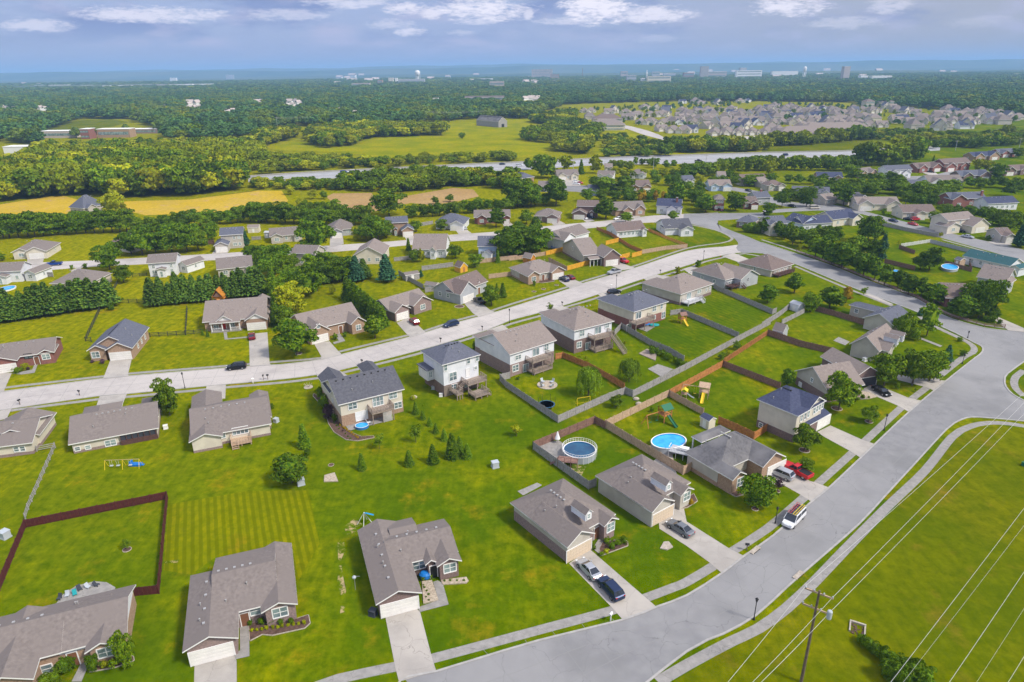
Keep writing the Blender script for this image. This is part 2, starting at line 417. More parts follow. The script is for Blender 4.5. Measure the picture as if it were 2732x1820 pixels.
def ribbon_mb(mb, P, w, z0, z1, mi=0, smooth=True, off=0.0):
    Q = smooth_line(P) if smooth else P
    n = len(Q); Lf, Rt = [], []
    for i in range(n):
        d = (Q[min(i+1, n-1)]-Q[max(i-1, 0)]); d.z = 0; d.normalize(); s_ = Vector((-d.y, d.x, 0))
        Lf.append(Q[i]+s_*(off+w/2)); Rt.append(Q[i]+s_*(off-w/2))
    vs = []
    for a, b in zip(Lf, Rt): vs += [(a.x, a.y, z1), (b.x, b.y, z1), (a.x, a.y, z0), (b.x, b.y, z0)]
    fs = []
    for i in range(n-1):
        o = 4*i
        fs += [(o, o+1, o+5, o+4), (o+2, o, o+4, o+6), (o+1, o+3, o+7, o+5)]
    fs += [(0, 2, 3, 1), (4*n-4, 4*n-3, 4*n-1, 4*n-2)]
    mb.add(vs, fs, mi)
def ribbon(name, P, w, z1, m, z0=-.05, smooth=True, off=0.0, label=None):
    mb = MB(); ribbon_mb(mb, P, w, z0, z1, 0, smooth, off); return struct(mb.build(name, m), label)

mb = MB(); mb.add([(-30000, -60, 0), (30000, -60, 0), (30000, 45000, 0), (-30000, 45000, 0)], [(0, 1, 2, 3)])
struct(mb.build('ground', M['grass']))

# ---- streets (edges measured in the photograph)
def cat(*a):
    o = []
    for fr, s in a: o += GL(fr, s)
    return o
w_in = cat(('W', '1010,1650'), ('B', '430,1568 690,1495 1400,1280 1990,1135 2225,1045'), ('C', '0,965 245,810 400,690 600,550 860,320'),
           ('G', '720,1385 985,1135 1385,755 1700,490 1940,300'))
w_out = cat(('W', '1350,1680'), ('C', '0,1355 250,1235 480,1105 700,905 900,730 1200,467 1372,282'),
            ('G', '1395,1230 1700,900 1800,828'))
two_edge('curved_street', w_in, w_out, .012, M['road'])
ngon_sheet('street_crossing', cat(('G', '1940,300 1985,268 2008,235 1995,200 1920,165 1840,128 2110,62 2230,68'), ('G', '2352,80 2700,80 2700,860 2352,828 2140,808 1960,795 1870,800 1800,828 1700,900 1660,700')), .018, M['road'])
two_edge('side_street', cat(('K', '1570,240 1640,262'), ('K', '1850,290 1855,322 1950,372 2180,460'), ('L', '0,495 300,592 650,712 900,815 1400,1005 1550,1105 1700,1178 2000,1262 2200,1285')),
         cat(('K', '1560,310 1700,345 1840,378 1990,440 2052,505 2030,545 2090,590'), ('L', '0,590 300,688 740,868 1080,1000 1420,1130'), ('L', '1500,1195 1740,1308 1890,1385')), .015, M['road'])
m_up = cat(('D', '-260,618 40,578 870,470 1080,450 2090,368 2352,355'), ('E', '490,312 670,268 1230,125 1370,85 1640,0'), ('J', '2000,1165 2160,1120'),
           ('K', '0,1082 540,910 650,865 1120,725 1600,570 1900,535 2040,515'))
m_lo = cat(('D', '-260,775 100,722 820,618 1060,600 1720,535 1890,520 2352,478'), ('E', '450,440 650,400 1310,235 1880,65'),
           ('K', '0,1195 320,1110 790,960 1200,820 1640,685 1740,645 2010,590 2090,585'))
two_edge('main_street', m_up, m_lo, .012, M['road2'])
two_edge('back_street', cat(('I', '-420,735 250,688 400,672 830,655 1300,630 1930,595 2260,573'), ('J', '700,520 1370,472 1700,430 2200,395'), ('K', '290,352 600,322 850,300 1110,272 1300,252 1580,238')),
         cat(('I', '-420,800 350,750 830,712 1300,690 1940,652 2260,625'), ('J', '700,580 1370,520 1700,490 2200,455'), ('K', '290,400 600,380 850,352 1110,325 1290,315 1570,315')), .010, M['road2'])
two_edge('upper_street', cat(('K', '1850,232 2300,225'), ('L', '0,205 400,178 500,140 820,190 1250,300 1650,400 2050,490 2354,560 2900,700')),
         cat(('K', '1850,300 2300,262'), ('L', '0,238 400,212 600,210 900,240 1050,290 1600,450 2100,590 2354,668 2900,830')), .014, M['road'])
ngon_sheet('street_crossing', GL('K', '1560,237 1700,234 1870,226 1866,322 1760,352 1640,322 1556,314'), .02, M['road'])
two_edge('far_street', cat(('O', '1740,1165 2050,1215 2260,1250'), ('P', '0,1262 200,1330 460,1362')), cat(('O', '1760,1190 2030,1245 2230,1280'), ('P', '-60,1300 200,1380 440,1400')), .012, M['road'])
two_edge('turning_circle', cat(('O', '440,1188 560,1190 700,1195')), cat(('O', '430,1245 560,1248 700,1262')), .012, M['road'])
two_edge('hilltop_street', cat(('P', '1180,1110 1500,1105 1700,1062 1800,1058')), cat(('P', '1160,1150 1500,1135 1790,1085 1850,1080')), .012, M['road'])
hw_a = cat(('N', '-60,1118 0,1112 560,1078 1130,1048 1900,1010 2354,990'), ('O', '840,952 1500,928 2354,902'), ('P', '780,888 1180,868 1600,850'))
hw_b = cat(('N', '-60,1165 0,1160 560,1148 1130,1115 1900,1070 2354,1058'), ('O', '840,1010 1500,1000 2354,968'), ('P', '780,945 1180,905 1600,880'))
two_edge('highway', hw_a, hw_b, .05, M['highway'])
for i, t in enumerate((.30, .5, .70)):
    q = [a.lerp(b, t) for a, b in zip(resample(hw_a, 30), resample(hw_b, 30))]
    ribbon('highway_marking', q, 1.2 if i == 1 else .35, .08, M['trim'] if i != 1 else M['kerb'], z0=.052)
mb = MB(); Q = resample(hw_a, 60)
ribbon_mb(mb, Q, .4, 0, .9, off=1.2); struct(mb.build('highway_barrier', M['kerb']))
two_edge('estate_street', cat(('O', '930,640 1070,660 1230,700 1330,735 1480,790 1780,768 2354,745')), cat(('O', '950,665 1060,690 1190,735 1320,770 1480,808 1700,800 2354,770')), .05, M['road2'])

# ---- kerbs: a raised pale rim along both sides of the near streets
for nm, P in (('kerb', w_in), ('kerb', w_out), ('kerb', m_up[:-1]), ('kerb', m_lo[:-1])):
    ribbon(nm, P, .28, .11, M['kerb'])
ribbon('kerb', cat(('L', '0,495 300,592 650,712 900,815 1400,1005 1550,1105 1700,1178 2000,1262 2200,1285')), .35, .11, M['kerb'])
ribbon('kerb', cat(('L', '0,590 300,688 740,868 1080,1000 1420,1130 1500,1195 1740,1308 1890,1385'), ('G', '1920,165 1995,200 2008,235 1985,268 1940,300')), .35, .11, M['kerb'])
ribbon('kerb', cat(('G', '1800,828 1870,800 1960,795 2140,808 2352,828')), .35, .11, M['kerb'])

# ---- slab joints: dark sealed lines across and along the streets
def joints(A_, B_, step, z, w=.07, mids=(.5,)):
    A_, B_ = smooth_line(A_), smooth_line(B_); L_ = sum((b-a).length for a, b in zip(A_, A_[1:])); n = int(L_/step); A_, B_ = resample(A_, n), resample(B_, n); mb = MB()
    C_ = [(a+b)/2 for a, b in zip(A_, B_)]
    for i in range(1, n-1):
        tg = (C_[i+1]-C_[i-1]); tg.z = 0; tg.normalize(); pn = Vector((-tg.y, tg.x, 0)); hw = abs((A_[i]-B_[i]).dot(pn))/2*.96; a, b = C_[i]-pn*hw, C_[i]+pn*hw; s_ = tg*w/2
        mb.add([(a.x-s_.x, a.y-s_.y, z), (b.x-s_.x, b.y-s_.y, z), (b.x+s_.x, b.y+s_.y, z), (a.x+s_.x, a.y+s_.y, z)], [(0, 1, 2, 3)])
    for t in mids: ribbon_mb(mb, [a.lerp(b, t) for a, b in zip(A_, B_)], w*1.2, z-.004, z+.001, smooth=False)
    struct(mb.build('pavement_joint', M['joint']))
M['joint'] = mat('sealed_joint', (.235, .23, .225), .95)
joints(w_in, w_out, 4.6, .0165, .06, (.33, .66)); joints(m_up, m_lo, 4.6, .0165, .06)
# ---- sidewalks
def walk(fr, s, w=1.5, name='sidewalk', m='walk', z=.03, smooth=True):
    return ribbon(name, GL(fr, s), w, z, M[m], smooth=smooth)
ribbon('sidewalk', cat(('W', '700,1590'), ('B', '0,1548 400,1462 660,1405 1500,1180 1910,1070 2140,985 2352,905'), ('C', '0,870 200,750 320,655 560,500 830,270'),
                       ('G', '640,1340 930,1080 1330,710 1560,530 1640,455 1850,290 1920,255 1935,215 1880,165 1700,80 1560,15'), ('L', '1500,1225 1420,1160')), 1.5, .03, M['walk'])
ribbon('sidewalk', cat(('C', '-200,1568 0,1450 300,1290 500,1195 700,1050 900,860 1100,650 1400,345'), ('G', '1525,1240 1750,960 1880,880 2000,848 2150,842 2352,868 2700,930')), 1.5, .03, M['walk'])
ribbon('sidewalk', cat(('D', '-200,590 40,548 870,452 1080,430 2090,350 2352,328'), ('E', '480,300 650,245 1220,108 1370,68 1640,-20'), ('J', '2000,1145 2130,1105'),
                       ('K', '0,1052 530,890 650,845 1120,705 1600,545 1900,500 1990,470 1975,440 1850,385 1600,330')), 1.2, .03, M['walk'])
ribbon('sidewalk', cat(('D', '-200,780 80,740 820,645 1060,625 1720,562 1890,545 2352,505'), ('E', '460,468 640,430 1310,262 1880,88'),
                       ('K', '0,1228 320,1140 450,1090 790,990 1200,850 1640,712 1760,665 2060,600 2140,600'), ('L', '0,620')), 1.2, .03, M['walk'])
ribbon('sidewalk', cat(('L', '0,470 300,565 650,690 900,790 1400,985 1560,1075 1720,1150 2000,1235 2200,1262')), 1.2, .03, M['walk'])
ribbon('sidewalk', cat(('L', '300,708 740,895 1080,1030 1170,1065')), 1.2, .03, M['walk'])
ribbon('sidewalk', cat(('L', '520,150 820,212 1250,320 1650,425')), 1.2, .03, M['walk'])
ribbon('sidewalk', cat(('L', '1620,470 2000,575 2354,690')), 1.2, .03, M['walk'])
# island of lawn inside the crossing at the far right
isl = cat(('G', '2190,480 2215,430 2352,330 2700,330 2700,700 2352,655 2250,600 2200,540'))
ngon_sheet('lawn', isl, .05, M['grass']); ribbon('kerb', cat(('G', '2352,330 2215,430 2190,480 2200,540 2260,605 2352,655')), .35, .11, M['kerb'])
ribbon('sidewalk', cat(('G', '2352,405 2285,455 2268,510 2290,565 2352,620')), 1.5, .07, M['walk'])

# ---- fields
ngon_sheet('hay_field', cat(('I', '-60,160 0,155 380,90 560,72 760,130 1000,160 1130,125 1700,110 2354,25'), ('J', '0,30 240,30 300,120 200,190 -40,200'), ('I', '1700,235 1300,250 1100,200 700,225 520,300 420,330 300,240 0,250 -60,250')), .02, M['hay'])
ngon_sheet('stubble_field', cat(('J', '640,85 700,55 1050,50 1080,140 1400,70 1780,5 1960,20 2010,80 1850,120 1600,160 1400,140 1020,230 1000,300 780,210')), .03, M['haytan'])
ngon_sheet('meadow', cat(('N', '80,850 200,810 430,770 500,830 640,860 860,840 960,790 1130,760 1700,740 1720,640 2000,620 2354,600'), ('O', '180,600 340,680 100,780 420,840 300,920 0,960'), ('N', '2354,960 1500,1000 800,900 200,880')), .02, M['meadow'])
ngon_sheet('meadow', cat(('N', '0,705 350,665 360,700 0,760')), .02, M['meadow'])
ngon_sheet('meadow', cat(('M', '1960,755 2354,700 2354,745 2000,790')), .02, M['meadow'])
ngon_sheet('meadow', cat(('M', '0,940 280,935 260,1010 0,1065')), .02, M['meadow'])
ngon_sheet('meadow', cat(('M', '330,660 720,610 1000,600 1150,625 1020,665 700,700 400,705')), .02, M['field'])
ngon_sheet('meadow', cat(('M', '270,525 470,520 500,600 360,620 340,560')), .02, M['field'])
ngon_sheet('meadow', cat(('O', '800,700 1000,680 1140,735 1340,780 1450,810 2354,790 2354,900 820,945 740,900')), .02, M['meadow'])
ngon_sheet('meadow', cat(('P', '0,790 300,820 800,780 1000,790 800,870 0,900')), .02, M['field'])
ngon_sheet('rough_field', cat(('C', '-300,1700 0,1505 300,1345 500,1235 700,1095 920,890 1120,690 1420,385'), ('G', '1400,1430 1540,1250 1780,990 1900,905 2010,872 2150,866 2352,890 3200,1000'), ('C', '3300,1700')), .008, M['field'])
# mown, striped lawns
def striped(fr, s, st, period, smix, cols=(GA, GB, GY), z=.012):
    a, b = GL(fr, st)[:2]; d = b-a; ang = math.atan2(d.y, d.x)-math.pi/2
    k = len([x for x in M if x.startswith('striped')])
    M['striped%d' % k] = grass_mat('mown_lawn', *cols, warm=False, stripes=(ang, period), smix=smix)
    ngon_sheet('mown_lawn', GL(fr, s), z, M['striped%d' % k])
striped('A', '1180,330 1700,240 2150,230 2230,600 2060,900 1500,700 1330,820 1140,790', '1300,320 1290,800', 1.15, .6, ((.185, .19, .0), (.235, .22, .0), (.32, .27, .0)))
striped('K', '1540,1100 1820,950 2330,1130 2040,1330', '1600,1080 2100,1280', 1.6, .35)
striped('K', '1060,1280 1520,1130 2010,1350 1560,1547 1240,1400', '1200,1250 1750,1480', 1.6, .3)
striped('K', '1200,340 1600,330 1980,470 1960,500 1600,560 1590,510', '1700,500 1950,480', 1.6, .3)
for fr, s in (('B', '0,600 40,560 60,640 25,720 40,830 60,930 50,1080 20,1090 25,960 0,880 10,760'), ('B', '50,480 120,430 180,470 120,530 60,540'), ('B', '1680,40 1740,60 1700,130 1640,110'),
              ('F', '480,1190 600,1185 590,1290 520,1240'), ('A', '1140,730 1250,715 1240,735 1150,742')):
    ngon_sheet('bare_soil', GL(fr, s), .016, M['dirt'])

# ---- driveways and front walks
for fr, s in (('B', '330,1092 545,1047 578,1082 660,1400 690,1492 555,1530 430,1568 405,1470'), ('A', '1358,1402 1627,1366 1650,1420 1652,1700 1350,1700'),
              ('B', '1615,742 1757,640 2140,972 2225,1045 1990,1135 1915,1050'), ('C', '-235,30 -110,-70 0,450 300,640 400,690 245,810 165,740 0,620 -190,500'),
              ('G', '195,1310 300,1160 560,1330 600,1340 715,1382 570,1500 475,1440 350,1370 180,1345'), ('G', '622,918 732,865 1000,985 1110,1022 985,1135 890,1075 680,960'),
              ('G', '1000,562 1092,512 1390,635 1495,657 1388,752 1310,705 1130,628'), ('G', '1300,440 1640,485 1700,490 1602,575 1540,545 1280,480'),
              ('D', '920,326 1102,312 1070,440 1085,452 860,478 872,450'), ('D', '2082,100 2237,85 2256,345 2272,360 2090,372'), ('D', '-90,430 100,425 40,560 35,580 -140,595'),
              ('D', '835,620 1062,600 1020,705 890,690 800,720'), ('D', '1728,535 1890,520 1885,640 1715,640'), ('D', '-120,765 100,722 55,810 -160,850'),
              ('E', '430,176 562,160 650,258 668,272 490,315 495,290'), ('J', '1272,1216 1385,1165 1530,1300 1395,1347 1350,1305'),
              ('J', '1867,1030 1968,990 2122,1110 2165,1120 2010,1165 1955,1130'), ('K', '440,838 520,800 640,855 662,868 540,908 500,880'),
              ('K', '870,690 962,665 1090,712 1130,725 1010,745'), ('E', '452,440 640,402 720,450 500,520'), ('E', '1880,68 2010,22 2090,80 1900,110'),
              ('K', '400,1085 460,1062 640,1120 420,1160'), ('K', '790,960 905,920 1000,960 850,1010'), ('K', '1200,820 1320,785 1480,810 1280,870'),
              ('K', '1555,735 1645,708 1760,750 1650,800'), ('K', '1900,618 2010,590 2160,650 2130,700'), ('I', '250,625 400,618 378,700 240,692'),
              ('I', '1940,540 2050,535 2042,592 1900,600'), ('J', '680,412 787,410 797,510 670,540'), ('J', '1330,425 1425,415 1432,472 1362,478'),
              ('J', '1790,370 1882,365 1952,418 1830,424'), ('J', '2220,325 2292,315 2354,370 2260,395'), ('K', '340,297 432,290 500,328 400,345'),
              ('K', '620,270 702,262 762,300 690,315'), ('K', '1050,230 1112,220 1182,270 1100,282'), ('L', '1790,940 2354,880 2354,960 2200,1285 2060,1180'),
              ('L', '-40,1005 900,960 1180,1052 1040,1060'), ('L', '2020,490 2160,460 2250,520 2150,530'), ('I', '640,745 740,705 720,765 640,760'),
              ('I', '1640,660 1690,655 1680,700 1600,690'), ('P', '1190,1100 1290,1130 1280,1160 1180,1120'), ('P', '1440,1080 1530,1060 1600,1110 1540,1120'),
              ('P', '1700,1030 1780,1020 1830,1060 1770,1070'), ('O', '470,1150 600,1140 640,1200 460,1200')):
    if fr in ('L',) and s.startswith(('1790', '-40')): continue
    ngon_sheet('driveway', GL(fr, s), .022, M['drive'])
ngon_sheet('driveway', GL('L', '2075,1180 2120,1165 2260,1225 2354,1265 2354,1300 2210,1285 2190,1268'), .022, M['drive'])
ngon_sheet('driveway', GL('L', '915,958 960,950 1185,1052 1150,1060'), .022, M['drive'])
for fr, s in (('B', '577,1082 777,1030 735,880 700,862 668,872 705,1000 560,1050'), ('A', '1672,1145 1737,1140 1740,1390 1645,1412 1625,1366 1675,1350'),
              ('A', '500,1568 575,1420 590,1360 620,1370 610,1470 570,1568'), ('D', '100,432 270,398 300,330 325,335 290,425 180,440'),
              ('D', '1868,70 1895,65 1905,138 2075,120 2075,132 1880,148'), ('E', '600,100 645,90 695,158 600,185 590,170 640,155'),
              ('A', '395,1020 440,960 530,900 660,868 745,875 805,910 800,960 400,1060'), ('E', '650,770 1060,700 1085,820 720,912'), ('B', '1255,240 1390,182 1425,200 1300,268'),
              ('F', '100,1420 260,1345 300,1365 140,1450'), ('G', '755,155 800,125 895,165 855,195'), ('F', '262,1055 330,1010 440,990 500,1030 480,1130 400,1150'),
              ('K', '1150,1270 1260,1200 1325,1240 1230,1298'), ('F', '1185,392 1270,352 1400,395 1300,458'), ('G', '925,560 1000,560 1110,600 1120,628 1000,650 930,640'),
              ('E', '1000,15 1010,15 1010,20 1000,20'), ('B', '1780,640 1830,560 1880,620 1860,660 1830,680')):
    ngon_sheet('patio', GL(fr, s), .026, M['walk'])
ngon_sheet('garden_path', GL('G', '1450,130 1470,122 1670,200 1650,210'), .026, M['walk'])
# ------------------------------------------------------------------ houses
WIN_N = [0]
def make_window(par, c, n_, t_, w, h, pane_m='glass', frame_m='trim', mull=1, cross=True, sub=True):
    """c centre on the wall (local), n_ outward normal, t_ horizontal tangent"""
    z = Vector((0, 0, 1)); mb = MB()
    def bx(a, b, lo, hi, d0, d1, mb_=None, mi=0):
        q = [c+t_*x+z*y+n_*d for d in (d0, d1) for x, y in ((a, lo), (b, lo), (b, hi), (a, hi))]
        (mb_ or mb).add(q, [(0, 3, 2, 1), (4, 5, 6, 7), (0, 1, 5, 4), (1, 2, 6, 5), (2, 3, 7, 6), (3, 0, 4, 7)], mi)
    f = .10
    bx(-w/2, w/2, h/2-f, h/2+f*.3, 0, .07); bx(-w/2, w/2, -h/2-f*.6, -h/2+f, 0, .09)
    bx(-w/2-f*.4, -w/2+f, -h/2+f, h/2-f, 0, .07); bx(w/2-f, w/2+f*.4, -h/2+f, h/2-f, 0, .07)
    for k in range(1, mull+1):
        x = -w/2+w*k/(mull+1); bx(x-.05, x+.05, -h/2+f, h/2-f, 0, .065)
    if cross:
        xs = [-w/2+f]+[-w/2+w*k/(mull+1) for k in range(1, mull+1)]+[w/2-f]
        for a, b in zip(xs, xs[1:]): bx(a+.05, b-.05, -.035, .035, 0, .06)
    p = MB() if sub else mb
    bx(-w/2+f*.9, w/2-f*.9, -h/2+f*.9, h/2-f*.9, -.02, .03, p, 0 if sub else 1)
    o = mb.build('window', M[frame_m] if sub else [M[frame_m], M[pane_m]], par)
    if sub: p.build('pane', M[pane_m], o)
    return o
def make_gdoor(par, c, n_, t_, w, h, m='gdoor'):
    mb = MB(); z = Vector((0, 0, 1))
    def bx(a, b, lo, hi, d0, d1, mi=0):
        q = [c+t_*x+z*y+n_*d for d in (d0, d1) for x, y in ((a, lo), (b, lo), (b, hi), (a, hi))]
        mb.add(q, [(0, 3, 2, 1), (4, 5, 6, 7), (0, 1, 5, 4), (1, 2, 6, 5), (2, 3, 7, 6), (3, 0, 4, 7)], mi)
    nrow = 4
    for r_ in range(nrow):
        a = -h/2+h*r_/nrow; bx(-w/2, w/2, a+.02, a+h/nrow-.02, .0, .05)
        if w > 2:
            for k in range(8): x = -w/2+w*(k+.5)/8; bx(x-w/20, x+w/20, a+.12, a+h/nrow-.12, .05, .065)
    bx(-w/2-.12, -w/2, -h/2, h/2+.12, 0, .08, 1); bx(w/2, w/2+.12, -h/2, h/2+.12, 0, .08, 1); bx(-w/2, w/2, h/2, h/2+.12, 0, .08, 1)
    return mb.build('garage_door', [M[m], M['trim']], par)
def roof_part(mb, x0, x1, y0, y1, e, typ, ax, pitch, ends=(0, 0), th=.2, z_off=0.0):
    """sheet roof with soffit and fascia. material 0 shingles, 1 trim"""
    e += z_off
    def add_shell(top, faces, rim):
        o = len(mb.v); n = len(top)
        mb.v += [tuple(p) for p in top]+[(p[0], p[1], p[2]-th) for p in top]
        for f in faces:
            mb.f.append(tuple(o+i for i in f)); mb.m.append(0)
            mb.f.append(tuple(o+n+i for i in reversed(f))); mb.m.append(1)
        for a, b in zip(rim, rim[1:]+rim[:1]):
            mb.f.append((o+a, o+n+a, o+n+b, o+b)); mb.m.append(1)
    if ax == 'y':
        T = lambda p: (p[1], p[0], p[2]); x0, x1, y0, y1 = y0, y1, x0, x1
    else: T = lambda p: p
    w, d = x1-x0, y1-y0; ym = (y0+y1)/2; hr = pitch*d/2
    fl = (lambda f: tuple(reversed(f))) if ax == 'y' else (lambda f: f)
    if typ == 'f':
        P_ = [(x0, y0, e), (x1, y0, e), (x1, y1, e+pitch*d), (x0, y1, e+pitch*d)]
        add_shell([T(p) for p in P_], [fl((0, 1, 2, 3))], [0, 1, 2, 3]); return e+pitch*d
    h0 = d/2 if ends[0] or typ == 'h' else 0; h1 = d/2 if ends[1] or typ == 'h' else 0
    if h0+h1 > w: h0 = h1 = w/2; hr = pitch*d/2*(1 if typ != 'h' else 1)
    P_ = [(x0, y0, e), (x1, y0, e), (x1, y1, e), (x0, y1, e), (x0+h0, ym, e+hr), (x1-h1, ym, e+hr)]
    fs = [(0, 1, 5, 4), (2, 3, 4, 5)]; rim = [0, 1]
    if h1: fs.append((1, 2, 5)); rim += [2]
    else: rim += [5, 2]
    rim += [3]
    if h0: fs.append((3, 0, 4))
    else: rim += [4]
    add_shell([T(p) for p in P_], [fl(f) for f in fs], rim)
    return e+hr
def prof_walls(mb, x0, x1, y0, y1, z0, e, typ, ax, pitch, ends, z_roof0, rx, mi=0):
    """closed wall block; gable ends rise under the roof. rx: roof rectangle"""
    g = typ == 'g'
    if ax == 'y': a0, a1, b0, b1 = y0, y1, x0, x1; ra0, ra1, rb0, rb1 = rx[2], rx[3], rx[0], rx[1]
    else: a0, a1, b0, b1 = x0, x1, y0, y1; ra0, ra1, rb0, rb1 = rx
    T = (lambda a, b, z: (b, a, z)) if ax == 'y' else (lambda a, b, z: (a, b, z))
    top = lambda b: e-.16+pitch*min(b-rb0, rb1-b)
    bm_ = (rb0+rb1)/2
    lo0, lo1 = top(b0), top(b1)
    def col(a, gable):
        p = [T(a, b0, z0), T(a, b1, z0), T(a, b1, min(lo1, lo0))]
        if gable: p.append(T(a, bm_, e-.16+pitch*(rb1-rb0)/2))
        else: p.append(T(a, bm_, min(lo0, lo1)))
        p.append(T(a, b0, min(lo1, lo0))); return p
    A_ = col(a0, g and not ends[0]); B_ = col(a1, g and not ends[1]); n = 5
    fs = [tuple(range(n)), tuple(range(2*n-1, n-1, -1))]
    for i in range(n): fs.append((i, i+n, (i+1) % n+n, (i+1) % n))
    if ax == 'y': fs = [tuple(reversed(f)) for f in fs]
    if g and ends[0] != ends[1]: fs = fs[:2]+[f for f in fs[2:] if not (2 in f and 3 in f and 3+n in f) and not (3 in f and 4 in f and 4+n in f)]
    fs = [tuple(reversed(f)) for f in fs]
    mb.add(A_+B_, fs, mi)
class House:
    def __init__(s, name, label, fr, z, A, B, C, roof='r_grey', wall='brick_tan', upper=None, zb=0, cat='house', group=None, typ='g', ax='x', pitch=.5, ends=(0, 0), oh=.45, main=True, dmin=None, base=0.0):
        WA, WB, WC = G(fr, A, z), G(fr, B, z), G(fr, C, z) if not isinstance(C, (int, float)) else None
        ex = (WB-WA); w = math.hypot(ex.x, ex.y); ex = Vector((ex.x, ex.y, 0)).normalized(); ey = Vector((-ex.y, ex.x, 0))
        if WC is None: d = C
        else: d = (WC-WA).dot(ey)
        if d < 0:
            WA, WB = WB, WA; ex = -ex; ey = -ey; d = -d
        s.fr = fr; s.z = z; s.O = Vector((WA.x, WA.y, 0)); s.ex, s.ey = ex, ey; s.w, s.d = w, d
        s.rz = math.atan2(ex.y, ex.x); s.base = base
        s.root = thing(name, label, cat, s.O, s.rz, group)
        s.roofm, s.wallm, s.upperm, s.zb, s.oh = roof, wall, upper, zb, oh
        s.wings = []; s.k = 0; s.roofmb = MB(); s.wallmb = MB(); s.upmb = MB()
        if main: s.wing((0, w, 0, d), z, typ, ax, pitch, ends)
    def loc(s, P):
        v = Vector((P.x, P.y, 0))-s.O; return Vector((v.dot(s.ex), v.dot(s.ey), P.z))
    def rect(s, p, q, z=None, fr=None):
        a, b = s.loc(G(fr or s.fr, p, s.z if z is None else z)), s.loc(G(fr or s.fr, q, s.z if z is None else z))
        return (min(a.x, b.x), max(a.x, b.x), min(a.y, b.y), max(a.y, b.y))
    def wing(s, rect, z=None, typ='g', ax='x', pitch=.5, ends=(0, 0), base=0., full=False, walls=True, oh=None):
        z = s.z if z is None else z; s.k += 1; k = s.k-1
        x0, x1, y0, y1 = rect; dz = .007*k
        top = roof_part(s.roofmb, x0, x1, y0, y1, z, typ, ax, pitch, ends, z_off=dz)
        o = (s.oh if oh is None else oh)+.006*k
        W_ = (x0+o, x1-o, y0+o, y1-o)
        if walls:
            zb = s.zb if s.upperm else 99
            if full or zb >= z or not s.upperm: prof_walls(s.wallmb, *W_, base, z+dz, typ, ax, pitch, ends, 0, rect)
            elif zb <= base: prof_walls(s.upmb, *W_, base, z+dz, typ, ax, pitch, ends, 0, rect)
            else:
                s.wallmb.box(*W_, base, zb)
                prof_walls(s.upmb, W_[0]+.03, W_[1]-.03, W_[2]+.03, W_[3]-.03, zb, z+dz, typ, ax, pitch, ends, 0, rect)
        s.wings.append((W_, z, typ, ax, pitch, rect, top)); return k
    def face(s, k, side):
        x0, x1, y0, y1 = s.wings[k][0]
        return {'-x': (Vector((x0, 0, 0)), Vector((-1, 0, 0)), Vector((0, -1, 0))), '+x': (Vector((x1, 0, 0)), Vector((1, 0, 0)), Vector((0, 1, 0))),
                '-y': (Vector((0, y0, 0)), Vector((0, -1, 0)), Vector((1, 0, 0))), '+y': (Vector((0, y1, 0)), Vector((0, 1, 0)), Vector((-1, 0, 0)))}[side]
    def on(s, k, side, p, fr=None):   # the measured spot on wall `side` of wing k
        P0, n_, t_ = s.face(k, side)
        nw = s.ex*n_.x+s.ey*n_.y; pw = s.O+s.ex*P0.x+s.ey*P0.y
        d = ray(fr or s.fr, p); t = (pw-CAM_P).dot(nw)/d.dot(nw)
        return s.loc(CAM_P+d*t), n_, t_
    def best(s, k):                  # walls of wing k that face the camera
        o = []
        for sd_ in ('-x', '+x', '-y', '+y'):
            P0, n_, t_ = s.face(k, sd_); x0, x1, y0, y1 = s.wings[k][0]
            c = s.O+s.ex*(x0+x1)/2+s.ey*(y0+y1)/2; nw = s.ex*n_.x+s.ey*n_.y
            o.append(((CAM_P-c).normalized().dot(nw), sd_))
        return [q[1] for q in sorted(o, reverse=True)]
    def win(s, k, side, p, w=1.0, h=1.5, mull=0, fr=None, z=None, **kw):
        c, n_, t_ = s.on(k, side, p, fr)
        if z is not None: c.z = z
        return make_window(s.root, c, n_, t_, w, h, mull=mull, **kw)
    def gdoor(s, k, side, p, w=4.9, h=2.15, m='gdoor', fr=None, c=None):
        if c is None: c, n_, t_ = s.on(k, side, p, fr)
        else: _, n_, t_ = s.face(k, side); c = Vector(c)
        c.z = h/2+.03; return make_gdoor(s.root, c, n_, t_, w, h, m)
    def door(s, k, side, p, m='browndoor', z=1.1, fr=None, w=1.0):
        c, n_, t_ = s.on(k, side, p, fr); c.z = z; mb = MB()
        def bx(a, b, lo, hi, d0, d1, mi=0):
            q = [c+t_*x+Vector((0, 0, y))+n_*d for d in (d0, d1) for x, y in ((a, lo), (b, lo), (b, hi), (a, hi))]
            mb.add(q, [(0, 3, 2, 1), (4, 5, 6, 7), (0, 1, 5, 4), (1, 2, 6, 5), (2, 3, 7, 6), (3, 0, 4, 7)], mi)
        bx(-w/2, w/2, -1.05, 1.05, 0, .05); bx(-w/2-.12, -w/2, -1.05, 1.17, 0, .08, 1); bx(w/2, w/2+.12, -1.05, 1.17, 0, .08, 1); bx(-w/2, w/2, 1.05, 1.17, 0, .08, 1)
        return mb.build('front_door', [M[m], M['trim']], s.root)
